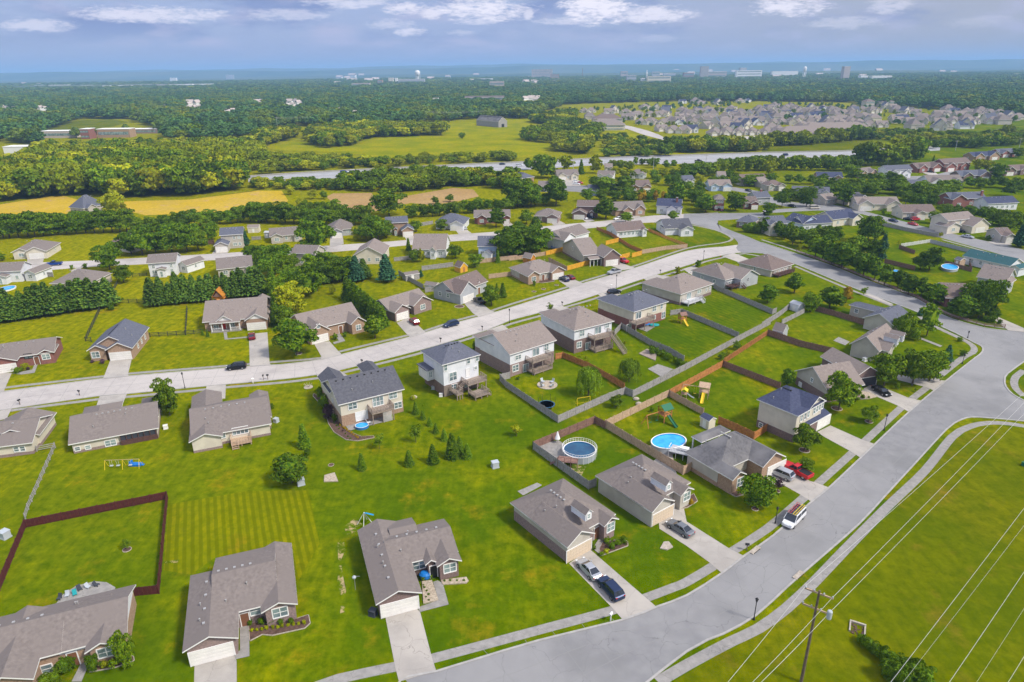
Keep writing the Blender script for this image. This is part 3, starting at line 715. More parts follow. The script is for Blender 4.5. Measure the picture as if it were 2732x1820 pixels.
    def vents(s, k=0, n=5, t0=.3, t1=.7, dark=False, pipes=2, seed=1):
        W_, z, typ, ax, pitch, rect, top = s.wings[k]; rr = random.Random(seed+len(s.root.name)+int(s.O.x)); x0, x1, y0, y1 = rect
        for i in range(n):
            t = t0+(t1-t0)*i/max(n-1, 1); off = .75
            mb = MB()
            if ax == 'x': cx_, cy_ = x0+(x1-x0)*t, (y0+y1)/2-off
            else: cx_, cy_ = (x0+x1)/2-off, y0+(y1-y0)*t
            zz = top-pitch*off; mb.box(cx_-.16, cx_+.16, cy_-.16, cy_+.16, zz-.05, zz+.13); mb.build('roof_vent', M['black' if dark else 'metal'], s.root)
        for i in range(pipes):
            t = rr.uniform(.15, .85); q = rr.uniform(.25, .75); half = (y1-y0)/2 if ax == 'x' else (x1-x0)/2; off = half*q
            if ax == 'x': cx_, cy_ = x0+(x1-x0)*t, (y0+y1)/2-off
            else: cx_, cy_ = (x0+x1)/2+off*rr.choice((-1, 1)), y0+(y1-y0)*t
            if typ == 'h':
                cx_ = min(max(cx_, x0+half*.9), x1-half*.9) if ax == 'x' else cx_
                cy_ = min(max(cy_, y0+half*.9), y1-half*.9) if ax == 'y' else cy_
            zz = top-pitch*off; mb = MB(); mb.lathe([(.08, zz-.1), (.08, zz+.35), (.11, zz+.36), (.11, zz+.42), (0, zz+.46)], 8, c=(cx_, cy_)); mb.build('vent_pipe', M['metal'], s.root)
    def chimney(s, x, y, z0, z1, w=.9, m='brick_brown'):
        mb = MB(); mb.box(x-w/2, x+w/2, y-w/2, y+w/2, z0, z1); mb.box(x-w/2-.08, x+w/2+.08, y-w/2-.08, y+w/2+.08, z1, z1+.15, 1); mb.build('chimney', [M[m], M['kerb']], s.root)
    def gutters(s):
        pass
    def porch(s, x0, x1, y0, y1, z=2.6, n=4, m='trim', side='-y'):
        for i in range(n):
            x = x0+(x1-x0)*i/max(n-1, 1); mb = MB(); mb.box(x-.1, x+.1, y0-.1, y0+.1, 0, z); mb.box(x-.15, x+.15, y0-.15, y0+.15, 0, .12); mb.build('porch_column', M[m], s.root)
    def deck(s, x0, x1, y0, y1, z, m='deck', dirs=('-y', '-x', '+x'), stairs=None, name='deck', roofed=0, items=True):
        mb = MB(); n = max(3, int((x1-x0)/.5))
        for i in range(n):
            a = x0+(x1-x0)*i/n; mb.box(a, a+(x1-x0)/n-.03, y0, y1, z-.05, z)
        mb.box(x0, x1, y0-.05, y0, z-.3, z-.001); mb.box(x0, x1, y1, y1+.04, z-.3, z-.001); mb.box(x0-.05, x0, y0, y1, z-.3, z-.001); mb.box(x1, x1+.05, y0, y1, z-.3, z-.001)
        dk = mb.build(name, M[m], s.root)
        for px in (x0+.15, (x0+x1)/2, x1-.15):
            for py in (y0+.15,) if y1-y0 < 3 else (y0+.15, y1-.3):
                p = MB(); p.box(px-.09, px+.09, py-.09, py+.09, 0, z-.052); p.build('post', M[m], dk)
        segs = {'-y': ((x0, y0), (x1, y0)), '+y': ((x0, y1), (x1, y1)), '-x': ((x0, y0), (x0, y1)), '+x': ((x1, y0), (x1, y1))}
        for d_ in dirs:
            (a0, b0), (a1, b1) = segs[d_]; r_ = MB(); L_ = math.hypot(a1-a0, b1-b0); k_ = max(2, int(L_/.3))
            r_.bar((a0, b0, z+1), (a1, b1, z+1), .1, .06); r_.bar((a0, b0, z+.15), (a1, b1, z+.15), .05, .05)
            for i in range(k_+1):
                t = i/k_; r_.bar((a0+(a1-a0)*t, b0+(b1-b0)*t, z), (a0+(a1-a0)*t, b0+(b1-b0)*t, z+.98), .1 if i % 6 == 0 or i == k_ else .06)
            r_.build('railing', M[m], dk)
        if stairs:      # (sx, sy, dx, dy, width, z_top, z_bottom)
            for (sx, sy, dx, dy, w_, zt, zb_) in stairs:
                st = MB(); n_ = max(3, int((zt-zb_)/.2)); L_ = (zt-zb_)*1.35; px, py = -dy, dx
                for i in range(n_):
                    t = (i+.5)/n_; c = (sx+dx*L_*t, sy+dy*L_*t, zt-(zt-zb_)*t)
                    st.bar((c[0]-px*w_/2, c[1]-py*w_/2, c[2]), (c[0]+px*w_/2, c[1]+py*w_/2, c[2]), .28, .05)
                for q in (-1, 1):
                    a = (sx+px*w_/2*q, sy+py*w_/2*q); b = (a[0]+dx*L_, a[1]+dy*L_)
                    st.bar((*a, zt-.1), (*b, zb_+.02), .06, .25); st.bar((*a, zt+.95), (*b, zb_+.95), .08, .06)
                    for i in range(n_+1):
                        t = i/n_; q_ = (a[0]+dx*L_*t, a[1]+dy*L_*t, zt-(zt-zb_)*t); st.bar(q_, (q_[0], q_[1], q_[2]+.95), .05)
                st.build('stairs', M[m], dk)
        return dk
    def done(s, steps=True):
        if s.wallmb.v: s.wallmb.build('wall', M[s.wallm], s.root)
        if s.upmb.v: s.upmb.build('siding', M[s.upperm], s.root)
        s.roofmb.build('roof', [M[s.roofm], M['trim']], s.root)
        return s

    def front(s, p, q, back, z=None, pitch=.5, typ='g', side='+x', fr=None, **kw):
        """a gabled wing whose front eave corners are p and q, running `back` metres into the house"""
        x0, x1, y0, y1 = s.rect(p, q, z, fr)
        if side == '+x': c = (x0+x1)/2; r = (c-back, c, y0, y1)
        elif side == '-x': c = (x0+x1)/2; r = (c, c+back, y0, y1)
        elif side == '-y': c = (y0+y1)/2; r = (x0, x1, c, c+back)
        else: c = (y0+y1)/2; r = (x0, x1, c-back, c)
        return s.wing(r, z, typ, 'x' if side[1] == 'x' else 'y', pitch, **kw)
    def dormer(s, p, z, side='+x', w=1.25, h=1.25, back=3.2, fr=None, m='s_white', rm=None):
        c = s.loc(G(fr or s.fr, p, z)); n_ = {'+x': Vector((1, 0, 0)), '-x': Vector((-1, 0, 0)), '-y': Vector((0, -1, 0)), '+y': Vector((0, 1, 0))}[side]
        t_ = Vector((-n_.y, n_.x, 0)); Z_ = Vector((0, 0, 1)); mb = MB()
        a = [c-t_*w/2-Z_*h*.6, c+t_*w/2-Z_*h*.6, c+t_*w/2+Z_*h*.4, c+Z_*(h*.4+w*.45), c-t_*w/2+Z_*h*.4]
        b = [v-n_*back for v in a]
        mb.add(a+b, [(0, 1, 2, 3, 4), (9, 8, 7, 6, 5)]+[(i, i+5, (i+1) % 5+5, (i+1) % 5) for i in range(5)])
        o = 0.18
        for sg in (-1, 1):
            e0 = c+t_*sg*(w/2+o)+Z_*(h*.4-o*.9+.05); r0 = c+Z_*(h*.4+w*.45+.06)
            q = [e0+n_*o, r0+n_*o, r0-n_*back, e0-n_*back]; q2 = [v+Z_*.1 for v in q]
            mb.add(q+q2, [(0, 1, 2, 3), (4, 5, 6, 7)], 1); mb.add(q+q2, [(0, 1, 5, 4), (3, 0, 4, 7)], 2)
        d = mb.build('dormer', [M[m], M[rm or s.roofm], M['trim']], s.root)
        make_window(d, c+n_*.01-Z_*.05, n_, t_, w*.55, h*.75, mull=0, sub=False); return d
    def auto(s, k, side, n, z=1.7, w=1.0, h=1.4, mull=0, t0=.12, t1=.88, sub=True):
        P0, n_, t_ = s.face(k, side); x0, x1, y0, y1 = s.wings[k][0]
        for i in range(n):
            t = t0+(t1-t0)*(i+.5)/n
            c = Vector((P0.x if side[1] == 'x' else x0+(x1-x0)*t, P0.y if side[1] == 'y' else y0+(y1-y0)*t, z)); make_window(s.root, c, n_, t_, w, h, mull=mull, sub=sub)
    def gd(s, k, side, t=.5, w=4.9, m='gdoor'):
        P0, n_, t_ = s.face(k, side); x0, x1, y0, y1 = s.wings[k][0]
        make_gdoor(s.root, Vector((P0.x if side[1] == 'x' else x0+(x1-x0)*t, P0.y if side[1] == 'y' else y0+(y1-y0)*t, 1.1)), n_, t_, w, 2.15, m)
def two_storey_split(h): return max(h-2.9, .3)
def mid(name, label, fr, z, A, B, depth, roof='r_grey', wall='brick_pink', upper=None, zb=0, typ='g', ax='x', pitch=.5, wings=(), wins=3, side=1, chim=None, group=None, ends=(0, 0), vent=4, low=None, sub=True):
    """house of the middle distance; A-B is its camera-side eave. wings: (t0, t1, projection, pitch, 'g' garage / 'w' window / 'd' door)"""
    h = House(name, label, fr, z, A, B, depth, roof, wall, upper, zb, typ=typ, ax=ax, pitch=pitch, group=group, ends=ends)
    blocked = []
    for (t0, t1, pr, pt, kind) in wings:
        k = h.wing((h.w*t0, h.w*t1, -pr, h.d*.5), z if low is None else low, 'g', 'y', pt, full=(kind != 'u'))
        wd = h.w*(t1-t0); blocked.append((t0, t1))
        if kind == 'g': h.gd(k, '-y', w=min(4.9, wd-1.6)); 
        elif kind in 'wu': h.auto(k, '-y', 1, w=min(1.9, wd*.4), mull=1, sub=sub)
        elif kind == 'd': h.auto(k, '-y', 1, z=1.2, w=1.0, h=2.1, sub=sub)
    n = wins
    for i in range(n):
        t = (i+.5)/n*.86+.07
        if any(a-.02 < t < b+.02 for a, b in blocked): continue
        _, n_, t_ = h.face(0, '-y'); x0, x1, y0, y1 = h.wings[0][0]
        if not (ax == 'y' and False):
            make_window(h.root, Vector((x0+(x1-x0)*t, y0, 1.7)), n_, t_, 1.1 if i % 2 else 1.6, 1.35, mull=(i+1) % 2, sub=sub)
            if z > 5: make_window(h.root, Vector((x0+(x1-x0)*t, y0, z-1.4)), n_, t_, 1.0, 1.3, sub=sub)
    sd_ = [q for q in h.best(0) if q[1] == 'x'][:1]
    if sd_ and side: h.auto(0, sd_[0], side, w=.9, h=1.2, sub=sub)
    if vent: h.vents(0, n=vent, pipes=2)
    if chim: h.chimney(h.w*chim[0], h.d*chim[1], 0, h.wings[0][6]+.9, m='brick_red')
    return h.done()
# ------------------------------------------------------------------ the near houses
h = House('brick_house', 'brown roofed brick house with wide shrub beds, cut off by the lower left corner', 'A', 3.0, (-400, 1209), (948, 885), (870, 1243), 'r_grey', 'brick_tan', 's_white', 2.2, pitch=.42)
k = h.front((586, 1370), (832, 1302), 9, side='-y', full=True) if h.ey.y > 0 else h.front((586, 1370), (832, 1302), 9, side='+y', full=True)
FS = '-y' if h.ey.y > 0 else '+y'
h.win(k, FS, (742, 1357), 2.0, 1.5, mull=1)
k2 = h.wing(h.rect((-420, 1300), (425, 1362)), pitch=.42, ax='x', full=True)
h.win(k2, FS, (328, 1475), 1.3, 1.4, mull=0)
k3 = h.front((-170, 1640), (228, 1560), 12, side=FS, full=True)
h.door(0, FS, (500, 1370)); h.vents(0, 6, .45, .8); h.done(); H_A1 = h

h = House('brick_house', 'grey roofed brick house with cream garage door, beside the striped lawn', 'A', 3.0, (1270, 1360), (1327, 825), (1662, 1256), 'r_grey', 'brick_pink', 's_white', 9, pitch=.42, ends=(1, 0))
r = h.rect((2033, 598), (1820, 1086)); k1 = h.wing(r, ax='x', pitch=.42, full=True)
q = h.rect((1565, 690), (1815, 1040)); k2 = h.wing((q[0], q[1], h.d*.5, (r[2]+r[3])/2), ax='y', pitch=.32)
h.gdoor(0, '+x', (1480, 1380), w=5.0); h.win(k1, '+x', (1953, 1080), 2.0, 1.6, mull=1); h.win(k2, '+x', (1780, 1070), 1.4, 1.4); h.door(k2, '+x', (1700, 1085))
h.vents(0, 4, .25, .8); h.vents(k2, 5, .1, .6); h.done()

h = House('brick_house', 'grey roofed brick house with white garage door and pale rock bed', 'B', 3.0, (268, 1028), (140, 510), (590, 938), 'r_grey', 'brick_brown', None, 0, pitch=.42)
q = h.rect((742, 428), (530, 730)); k1 = h.wing((q[0], q[1], h.d*.5, q[3]), ax='y', pitch=.36)
k2 = h.front((695, 762), (870, 722), 6); k3 = h.front((612, 748), (700, 735), 5, pitch=.7)
h.wing(h.rect((335, 462), (585, 600)), ax='y', pitch=.36)
h.gdoor(0, '+x', (435, 1030), w=5.0); h.win(k2, '+x', (785, 770), 1.9, 1.6, mull=1); h.win(k1, '+x', (570, 750), 1.9, 1.5, mull=1); h.door(k3, '+x', (672, 800), 'black')
h.vents(0, 5, .2, .8); h.vents(k1, 5, .2, .8); h.done()

h = House('hip_roofed_house', 'brick fronted house with white dormer, beside two cars on its driveway', 'B', 3.3, (1203, 315), (1605, 632), (1585, 125), 'r_tan' if 0 else 'r_grey', 'brick_pink', 's_beige', 1.8, main=False)
h.wing(h.rect((1203, 315), (1942, 395)), typ='h', pitch=.52)
k1 = h.front((1605, 632), (1797, 527), 9, pitch=.6); k2 = h.front((1860, 482), (1967, 431), 7, pitch=.6, full=True)
h.gdoor(k1, '+x', (1685, 655), w=4.9, m='gdoor_tan'); h.win(k2, '+x', (1905, 485), 1.7, 1.7, mull=1); h.door(0, '+x', (1805, 560))
h.dormer((1752, 408), 6.0); h.vents(0, 5, .35, .6); h.done()

h = House('hip_roofed_house', 'beige sided house with white dormer and cream garage gable, beside the round pool yard', 'F', 3.3, (745, 1280), (1222, 1591), (1120, 1092), 'r_grey', 's_beige', None, 0, main=False)
h.wing(h.rect((745, 1280), (1548, 1338)), typ='h', pitch=.52)
h.wallm = 's_beige'
k1 = h.front((1222, 1591), (1415, 1492), 9, pitch=.6); k2 = h.front((1465, 1452), (1578, 1396), 7, pitch=.6)
h.gdoor(k1, '+x', (2270, 405), w=4.9, m='gdoor_tan', fr='B'); h.win(k2, '+x', (1512, 1455), 1.7, 1.7, mull=1); h.door(0, '+x', (1440, 1500))
h.dormer((1360, 1375), 6.0); h.vents(0, 5, .35, .6); h.done()

h = House('hip_roofed_house', 'house with streaked dark grey hip roof and back porch, beside the oval pool', 'F', 3.3, (1490, 1085), (1900, 1327), (1865, 895), 'r_dark', 'brick_tan', 's_beige', .8, main=False)
h.wing(h.rect((1490, 1085), (2215, 1060)), typ='h', pitch=.55)
k1 = h.front((2172, 1222), (2325, 1112), 9, pitch=.6, full=True); k2 = h.front((1905, 1327), (2010, 1265), 5, pitch=.6, full=True)
kp = h.wing(h.rect((1550, 955), (1880, 905)), typ='h', ax='y', pitch=.3, walls=False)
x0, x1, y0, y1 = h.wings[kp][5]
for px_, py_ in ((x0+.3, y0+.3), (x0+.3, y1-.3), (x0+.3, (y0+y1)/2)):
    mb = MB(); mb.box(px_-.1, px_+.1, py_-.1, py_+.1, 0, 3.2); mb.build('porch_column', M['trim'], h.root)
mb = MB(); mb.box(x0+.1, x1, y0+.1, y1-.1, 0, .35); mb.build('porch_floor', M['walk'], h.root)
h.gdoor(k1, '+x', (2270, 1170), w=4.9); h.win(k2, '+x', (1958, 1335), 1.7, 1.8, mull=1); h.door(0, '+x', (2040, 1310)); h.vents(0, 5, .35, .6); h.done()

z5 = 6.2
h = House('tall_house', 'tall cream sided house with navy blue roof and row of upper windows facing the street', 'G', z5, (115, 642), (470, 786), (340, 522), 'r_navy', 'brick_brown', 's_cream', 1.6, main=False)
h.wing(h.rect((115, 642), (640, 628)), typ='h', pitch=.5)
k1 = h.front((472, 788), (692, 657), 5, pitch=.02, typ='f', walls=True, oh=.45)
k2 = h.front((560, 735), (695, 655), 6, pitch=.6)
r = h.rect((480, 868), (746, 768), 3.0); c = (r[0]+r[1])/2+.3
k3 = h.wing((c-7, c, r[2], r[3]), 3.0, 'g', 'y', .42, full=True)
for i, (x, y) in enumerate(((490, 800), (520, 785), (548, 768), (598, 738), (620, 722), (642, 708), (665, 695))): h.win(k1, '+x', (x, y), .8, 1.5)
h.gdoor(k3, '+x', (672, 850), w=4.9); h.win(k3, '+x', (500, 910), 1.4, 1.5, mull=1); h.win(0, '-y', (150, 860), .9, 1.0); h.vents(0, 4, .4, .6, dark=True); h.done()
H5 = h

h = House('brick_house', 'brown roofed house with tall beige gable and dark open garage, beside the small black car', 'G', 3.2, (430, 405), (708, 572), (905, 455), 'r_tan' if 0 else 'r_grey', 'brick_brown', 's_beige', 1.9, ax='y', pitch=.62)
h.roofm = 'r_tan'
k1 = h.front((1010, 482), (1097, 392), 12, pitch=.6, full=True)
k2 = h.front((740, 560), (880, 470), 5, pitch=.7)
h.gdoor(k1, '+x', (1047, 497), w=4.6, m='gdoor_dark'); h.win(0, '-y', (578, 483), .8, 1.0); h.win(0, '-y', (478, 530), 1.0, 1.8, pane_m='trim'); h.vents(0, 3, .3, .7, pipes=2); h.done()

h = House('tall_roofed_house', 'grey roofed corner house with two narrow white dormers behind leafy trees', 'G', 3.2, (890, 180), (1142, 246), (1400, 150), 'r_tan', 's_beige', None, 0, ax='y', pitch=.85)
h.dormer((1300, 158), 5.2, w=1.3, h=1.7); h.dormer((1346, 130), 5.2, w=1.3, h=1.7)
k1 = h.front((1180, 235), (1330, 215), 6, pitch=.7); h.vents(0, 3, .3, .7); h.done()

h = House('low_house', 'slate blue roofed house with long valley roof, beside the side street', 'L', 3.2, (905, 1167), (1185, 1240), (1400, 1165), 'r_slate', 's_beige', None, 0, ax='y', pitch=.55)
k1 = h.front((780, 1052), (1105, 1110), 9, pitch=.5, side='-x' if 0 else '-y', typ='h', back=9) if 0 else h.wing(h.rect((782, 1052), (1180, 1110)), ax='x', typ='h', pitch=.5)
h.vents(0, 3); h.win(k1, '-y', (850, 1110), 1.2, 1.2); h.done()

# ---- the walk-out row behind the main street
z1 = hgt('E', (1190, 748), 557)
h = House('walkout_house', 'tan brick and cream house with charcoal roof, upper deck and blue paddling pool', 'E', z1, (635, 692), (1190, 557), (500, 500), 'r_char', 'brick_tan', 's_cream', z1-2.9, pitch=.5)
w, d = h.w, h.d
h.wing((0, w*.36, d*.5, d+3.5), typ='g', ax='y', pitch=.7); h.wing((w*.66, w*.93, d*.5, d+5), typ='h', ax='y', pitch=.75)
for p in ((755, 700), (1092, 612)): h.win(0, '-y', p, 1.9, 1.5, mull=1)
h.win(0, '-y', (1135, 692), 1.8, 1.5, mull=1); h.win(0, '-y', (968, 660), 2.4, 2.1, mull=2); h.win(0, '-y', (830, 780), 2.6, 2.1, mull=1, pane_m='trim')
h.win(0, '-x', (588, 650), .8, 1.0)
a, _, _ = h.on(0, '-y', (880, 690)); b, _, _ = h.on(0, '-y', (1065, 690))
h.deck(a.x, b.x, h.wings[0][0][2]-2.6, h.wings[0][0][2]-.02, z1-2.7, 'deck')
mb = MB(); W_ = h.wings[0][0]
for i in range(12): xx = a.x+(b.x-a.x)*(.5+.035*i); mb.bar((xx, W_[2]-2.5, .05), (xx, W_[2]-2.5, z1-3.1), .17, .05)
mb.build('curtain', M['trim'], h.root)
h.vents(0, 8, .1, .85, dark=True); h.done(); HE1 = h

z2 = hgt('E', (1520, 640), 362)
h = House('tall_house', 'tall white house on a brick base with zigzag wooden deck stairs', 'E', z2, (1503, 358), (1828, 268), (1318, 238), 'r_slate', 'brick_brown', 's_white', 2.7, typ='h', pitch=.52)
for p, w_, h_ in (((1532, 380), .95, 1.6), ((1724, 322), .95, 1.5), ((1797, 300), .95, 1.5), ((1784, 381), .9, .8)): h.win(0, '-y', p, w_, h_)
h.win(0, '-y', (1595, 452), 2.0, 2.1, mull=1); h.win(0, '-y', (1718, 420), 1.0, 2.1, pane_m='trim', cross=False); h.win(0, '-y', (1600, 540), 1.9, 1.4, mull=1); h.win(0, '-y', (1715, 505), 1.6, 2.0, mull=1)
a, _, _ = h.on(0, '-y', (1665, 470)); b, _, _ = h.on(0, '-y', (1822, 440)); yw = h.wings[0][0][2]
h.deck(a.x, b.x, yw-2.8, yw-.02, 2.75, 'deck', stairs=[(a.x-.05, yw-1.2, -1, 0, 1.1, 2.7, 1.5)])
h.deck(a.x-3.2, a.x-1.6, yw-3.3, yw-.4, 1.45, 'deck'); h.deck(a.x, b.x-1.6, yw-5.8, yw-2.9, 1.0, 'deck', stairs=[(b.x-1.6, yw-4.6, .95, -.3, 1.2, .95, .05)])
mb = MB(); x0, x1, y0, y1 = h.wings[0][0]; mb.box(x0-1.6, x0-.02, y1-4.6, y1-.4, 2.6, 5.2); mb.box(x0-1.9, x0-.02, y1-4.9, y1-.1, 5.2, 5.4, 1); bay = mb.build('bay', [M['s_white'], M['r_slate']], h.root)
make_window(bay, Vector((x0-.8, y1-4.6, 4.0)), Vector((0, -1, 0)), Vector((1, 0, 0)), .9, 1.5, sub=False)
mb = MB()
for i in range(14): mb.box(a.x-4.6+i*.14, a.x-4.5+i*.14, yw-.12, yw-.02, .1, 2.6)
mb.build('lattice_panel', M['deck'], h.root)
h.vents(0, 5, .35, .65, dark=True); h.done(); HE2 = h

def walkout(label, fr, z, A, B, C, roof, lower, upper, typ, deckw, wl, zb=None, pitch=.5, fw=True, deckm='deck', two=True, st=True):
    h = House('walkout_house', label, fr, z, A, B, C, roof, lower, upper, zb if zb is not None else two_storey_split(z), typ=typ, pitch=pitch)
    for p, w_, h_, m_ in wl: h.win(0, '-y', p, w_, h_, mull=m_)
    a, _, _ = h.on(0, '-y', deckw[0]); b, _, _ = h.on(0, '-y', deckw[1]); yw = h.wings[0][0][2]; zt = z-2.75
    S = []
    if st: S = [(b.x-.6, yw-2.6, .1, -1, 1.2, zt-.05, .05)] if st == 1 else [(a.x+.6, yw-2.6, -.1, -1, 1.2, zt-.05, .05)]
    h.deck(a.x, b.x, yw-2.6, yw-.02, zt, deckm, stairs=S)
    if two: h.deck(a.x+.2, b.x-.4, yw-3.0, yw-.02, .6, deckm)
    # patio doors and deck furniture shapes belong to the wall; front wings on the street side
    h.win(0, '-y', tuple((deckw[0][i]+deckw[1][i])/2 for i in (0, 1)), 2.2, 2.0, mull=1, z=zt+1.1, cross=False)
    h.win(0, '-y', deckw[0], 1.8, 2.0, mull=1, z=1.15, cross=False) if z > 4 else None
    if fw:
        h.wing((h.w*.02, h.w*.45, h.d*.5, h.d+2.5), typ='h', ax='y', pitch=pitch, z=z)
    h.vents(0, 7, .25, .75); h.done(); return h
z3 = hgt('F', (35, 466), 270)
HE3 = walkout('brick and white house with two stacked decks, beside the yard with round trampoline', 'F', z3, (30, 272), (425, 148), (-228, 130), 'r_tan', 'brick_pink', 's_white', 'g', ((165, 250), (335, 200)),
        (((102, 292), 1.8, 1.2, 1), ((337, 207), 1.5, 1.7, 1), ((80, 382), 1.9, 1.7, 1)), st=0)
z4 = hgt('F', (572, 270), 72)
HF2 = walkout('white and brown brick house with two stacked decks and willow trees in its yard', 'F', z4, (570, 72), (908, -12), (297, -56), 'r_tan', 'brick_brown', 's_white', 'h', ((690, 70), (850, 30)),
        (((636, 92), 1.6, 1.7, 1), ((845, 25), 1.4, 1.6, 1), ((612, 187), 1.6, 1.7, 1)), st=1)
z6 = hgt('K', (1055, 1282), 1115)
HK3 = walkout('red brick house with slate blue hip roof over a patio of pool toys', 'K', z6, (1115, 1118), (1428, 1022), (840, 1012), 'r_slate', 'brick_red', 's_cream', 'h', ((1075, 1140), (1240, 1090)),
        (((1298, 1088), 1.6, 1.6, 1), ((1362, 1068), 1.0, 1.5, 0), ((1378, 1145), 1.6, 2.0, 1), ((1300, 1165), .8, 1.2, 0)), two=False, st=0)
z7 = hgt('K', (1535, 1062), 958)
HK4 = walkout('beige house with brown hip roof and long white deck stairs above the striped lawn', 'K', z7, (1535, 960), (1834, 862), (1268, 855), 'r_tan', 'brick_brown', 's_beige', 'h', ((1545, 985), (1670, 945)),
        (((1700, 935), 2.0, 1.2, 1), ((1765, 918), .8, 1.0, 0), ((1795, 905), .8, 1.0, 0)), deckm='deckwhite', two=False, st=1, zb=.9)
z8 = hgt('K', (1935, 918), 832)
h = House('hip_roofed_house', 'grey sided house with brown hip roof and low wooden deck stairs', 'K', z8, (1935, 832), (2075, 795), (1640, 738), 'r_tan', 's_grey', None, 0, typ='h', pitch=.5)
k1 = h.front((2112, 838), (2212, 772), 11, pitch=.5, side='-y'); h.win(0, '-y', (1990, 855), 3.4, 1.3, mull=3); h.auto(0, '-x', 2, w=1.2, h=1.0)
x0, x1, y0, y1 = h.wings[0][0]; h.deck(x0+.5, x1-1, y0-2.6, y0-.02, 1.2, 'deckdark', stairs=[(x1-1.5, y0-2.6, .3, -1, 1.2, 1.1, .05)]); h.vents(0, 4); h.done()
z9 = hgt('L', (92, 808), 745)
h = House('hip_roofed_house', 'beige corner house with brown hip roof and cluttered back deck, beside the side street', 'L', z9, (90, 747), (292, 686), (-150, 655), 'r_brown', 's_beige', None, 0, typ='h', pitch=.5)
h.auto(0, '-y', 4, z=z9-1.5, w=.9, h=1.3); h.auto(0, '-x', 1)
x0, x1, y0, y1 = h.wings[0][0]; h.deck(x0+1, x1-2, y0-2.4, y0-.02, .9, 'deckdark'); h.vents(0, 4); h.done()

# ---- the near side of the lower street, backs to the camera
zc = hgt('D', (1622, 1108), 1003)
h = House('ranch_house', 'cream ranch house with grey roof and small wooden back deck', 'D', zc, (1578, 1005), (2290, 872), (1618, 672), 'r_grey', 'brick_pink', 's_cream', .5, main=False)
r0 = h.rect((1578, 1005), (1905, 655)); r1 = h.rect((2095, 812), (2260, 602))
d_ = G('D', (1795, 968), zc); xa = h.loc(d_).x; xr = h.loc(G('D', (2278, 795), zc)).x
h.wing((0, xa+1.5, 0, h.loc(G('D', (1740, 600), zc)).y), ax='y', pitch=.4); ylo = h.loc(G('D', (1905, 914), zc)).y; yhi = h.loc(G('D', (1920, 655), zc)).y
h.wing((.3, xr-.3, ylo, yhi), ax='x', pitch=.4); kx = h.loc(G('D', (2105, 815), zc)).x
k2 = h.wing((kx, xr, h.loc(G('D', (2190, 806), zc)).y, h.loc(G('D', (2180, 590), zc)).y), ax='y', pitch=.45)
h.win(1, '-y', (1842, 945), 2.0, 1.5, mull=1); h.win(k2, '-y', (2186, 838), 1.0, 1.5)
a, _, _ = h.on(1, '-y', (1925, 930)); b, _, _ = h.on(1, '-y', (2105, 890)); yw = h.wings[1][0][2]
h.deck(a.x, b.x-.3, yw-2.4, yw-.02, .8, 'orange' if 0 else 'tanwood', stairs=[(a.x+.7, yw-2.4, 0, -1, 1.2, .75, .05)]); h.win(1, '-y', (2010, 905), 3.0, 1.6, mull=3)
h.vents(1, 6, .2, .7); h.done(); HD2 = h
ze = hgt('D', (618, 1112), 1022)
h = House('ranch_house', 'cream ranch house with grey roof and dark screened porch, beside a tall leafy tree', 'D', ze, (568, 1024), (1328, 882), (690, 760), 'r_grey', 'brick_pink', 's_cream', .6, main=False)
yb = h.loc(G('D', (1010, 708), ze)).y; kx = h.loc(G('D', (1020, 705), ze)).x; kr = h.loc(G('D', (1180, 690), ze)).x
h.wing((0, h.w, 0, yb), ax='x', pitch=.42); h.wing((h.w*.05, kx, yb*.4, yb+3), ax='y', pitch=.42, typ='h'); h.wing((kr, h.w-.2, yb*.4, yb+2.5), ax='y', pitch=.42, typ='h')
for p in ((648, 1058), (736, 1045)): h.win(0, '-y', p, 1.0, .9)
h.win(0, '-y', (925, 1008), 2.0, 1.3, mull=1)
a, _, _ = h.on(0, '-y', (1010, 990)); yw = h.wings[0][0][2]
mb = MB(); mb.box(a.x, h.w-.5, yw-.42, yw-.03, 0, 1.0); mb.box(a.x+.06, h.w-.56, yw-.2, yw-.04, 1.0, ze-.3, 1)
for i in range(7): t = a.x+.1+(h.w-.8-a.x)*i/6; mb.box(t-.06, t+.06, yw-.44, yw-.3, 1.0, ze-.2)
mb.build('porch', [M['deckdark'], M['darkfab'], M['r_grey']], h.root)
h.vents(0, 7, .3, .7); h.done()
zf = hgt('D', (290, 1105), 1005)
h = House('ranch_house', 'cream ranch house with creeper on its end wall, cut off by the left edge', 'D', zf, (-500, 1105), (270, 1006), (-420, 850), 'r_tan' if 0 else 'r_grey', 'brick_pink', 's_cream', .6, main=False)
yb = h.loc(G('D', (410, 760), zf)).y
h.wing((0, h.w, 0, h.loc(G('D', (230, 795), zf)).y), ax='x', pitch=.4); h.wing((h.w-9, h.w+.3, 3, yb), ax='y', pitch=.4)
h.win(0, '-y', (140, 1062), 1.1, 1.1); h.win(0, '-y', (185, 1058), 1.1, 1.1); h.vents(0, 3); h.done()

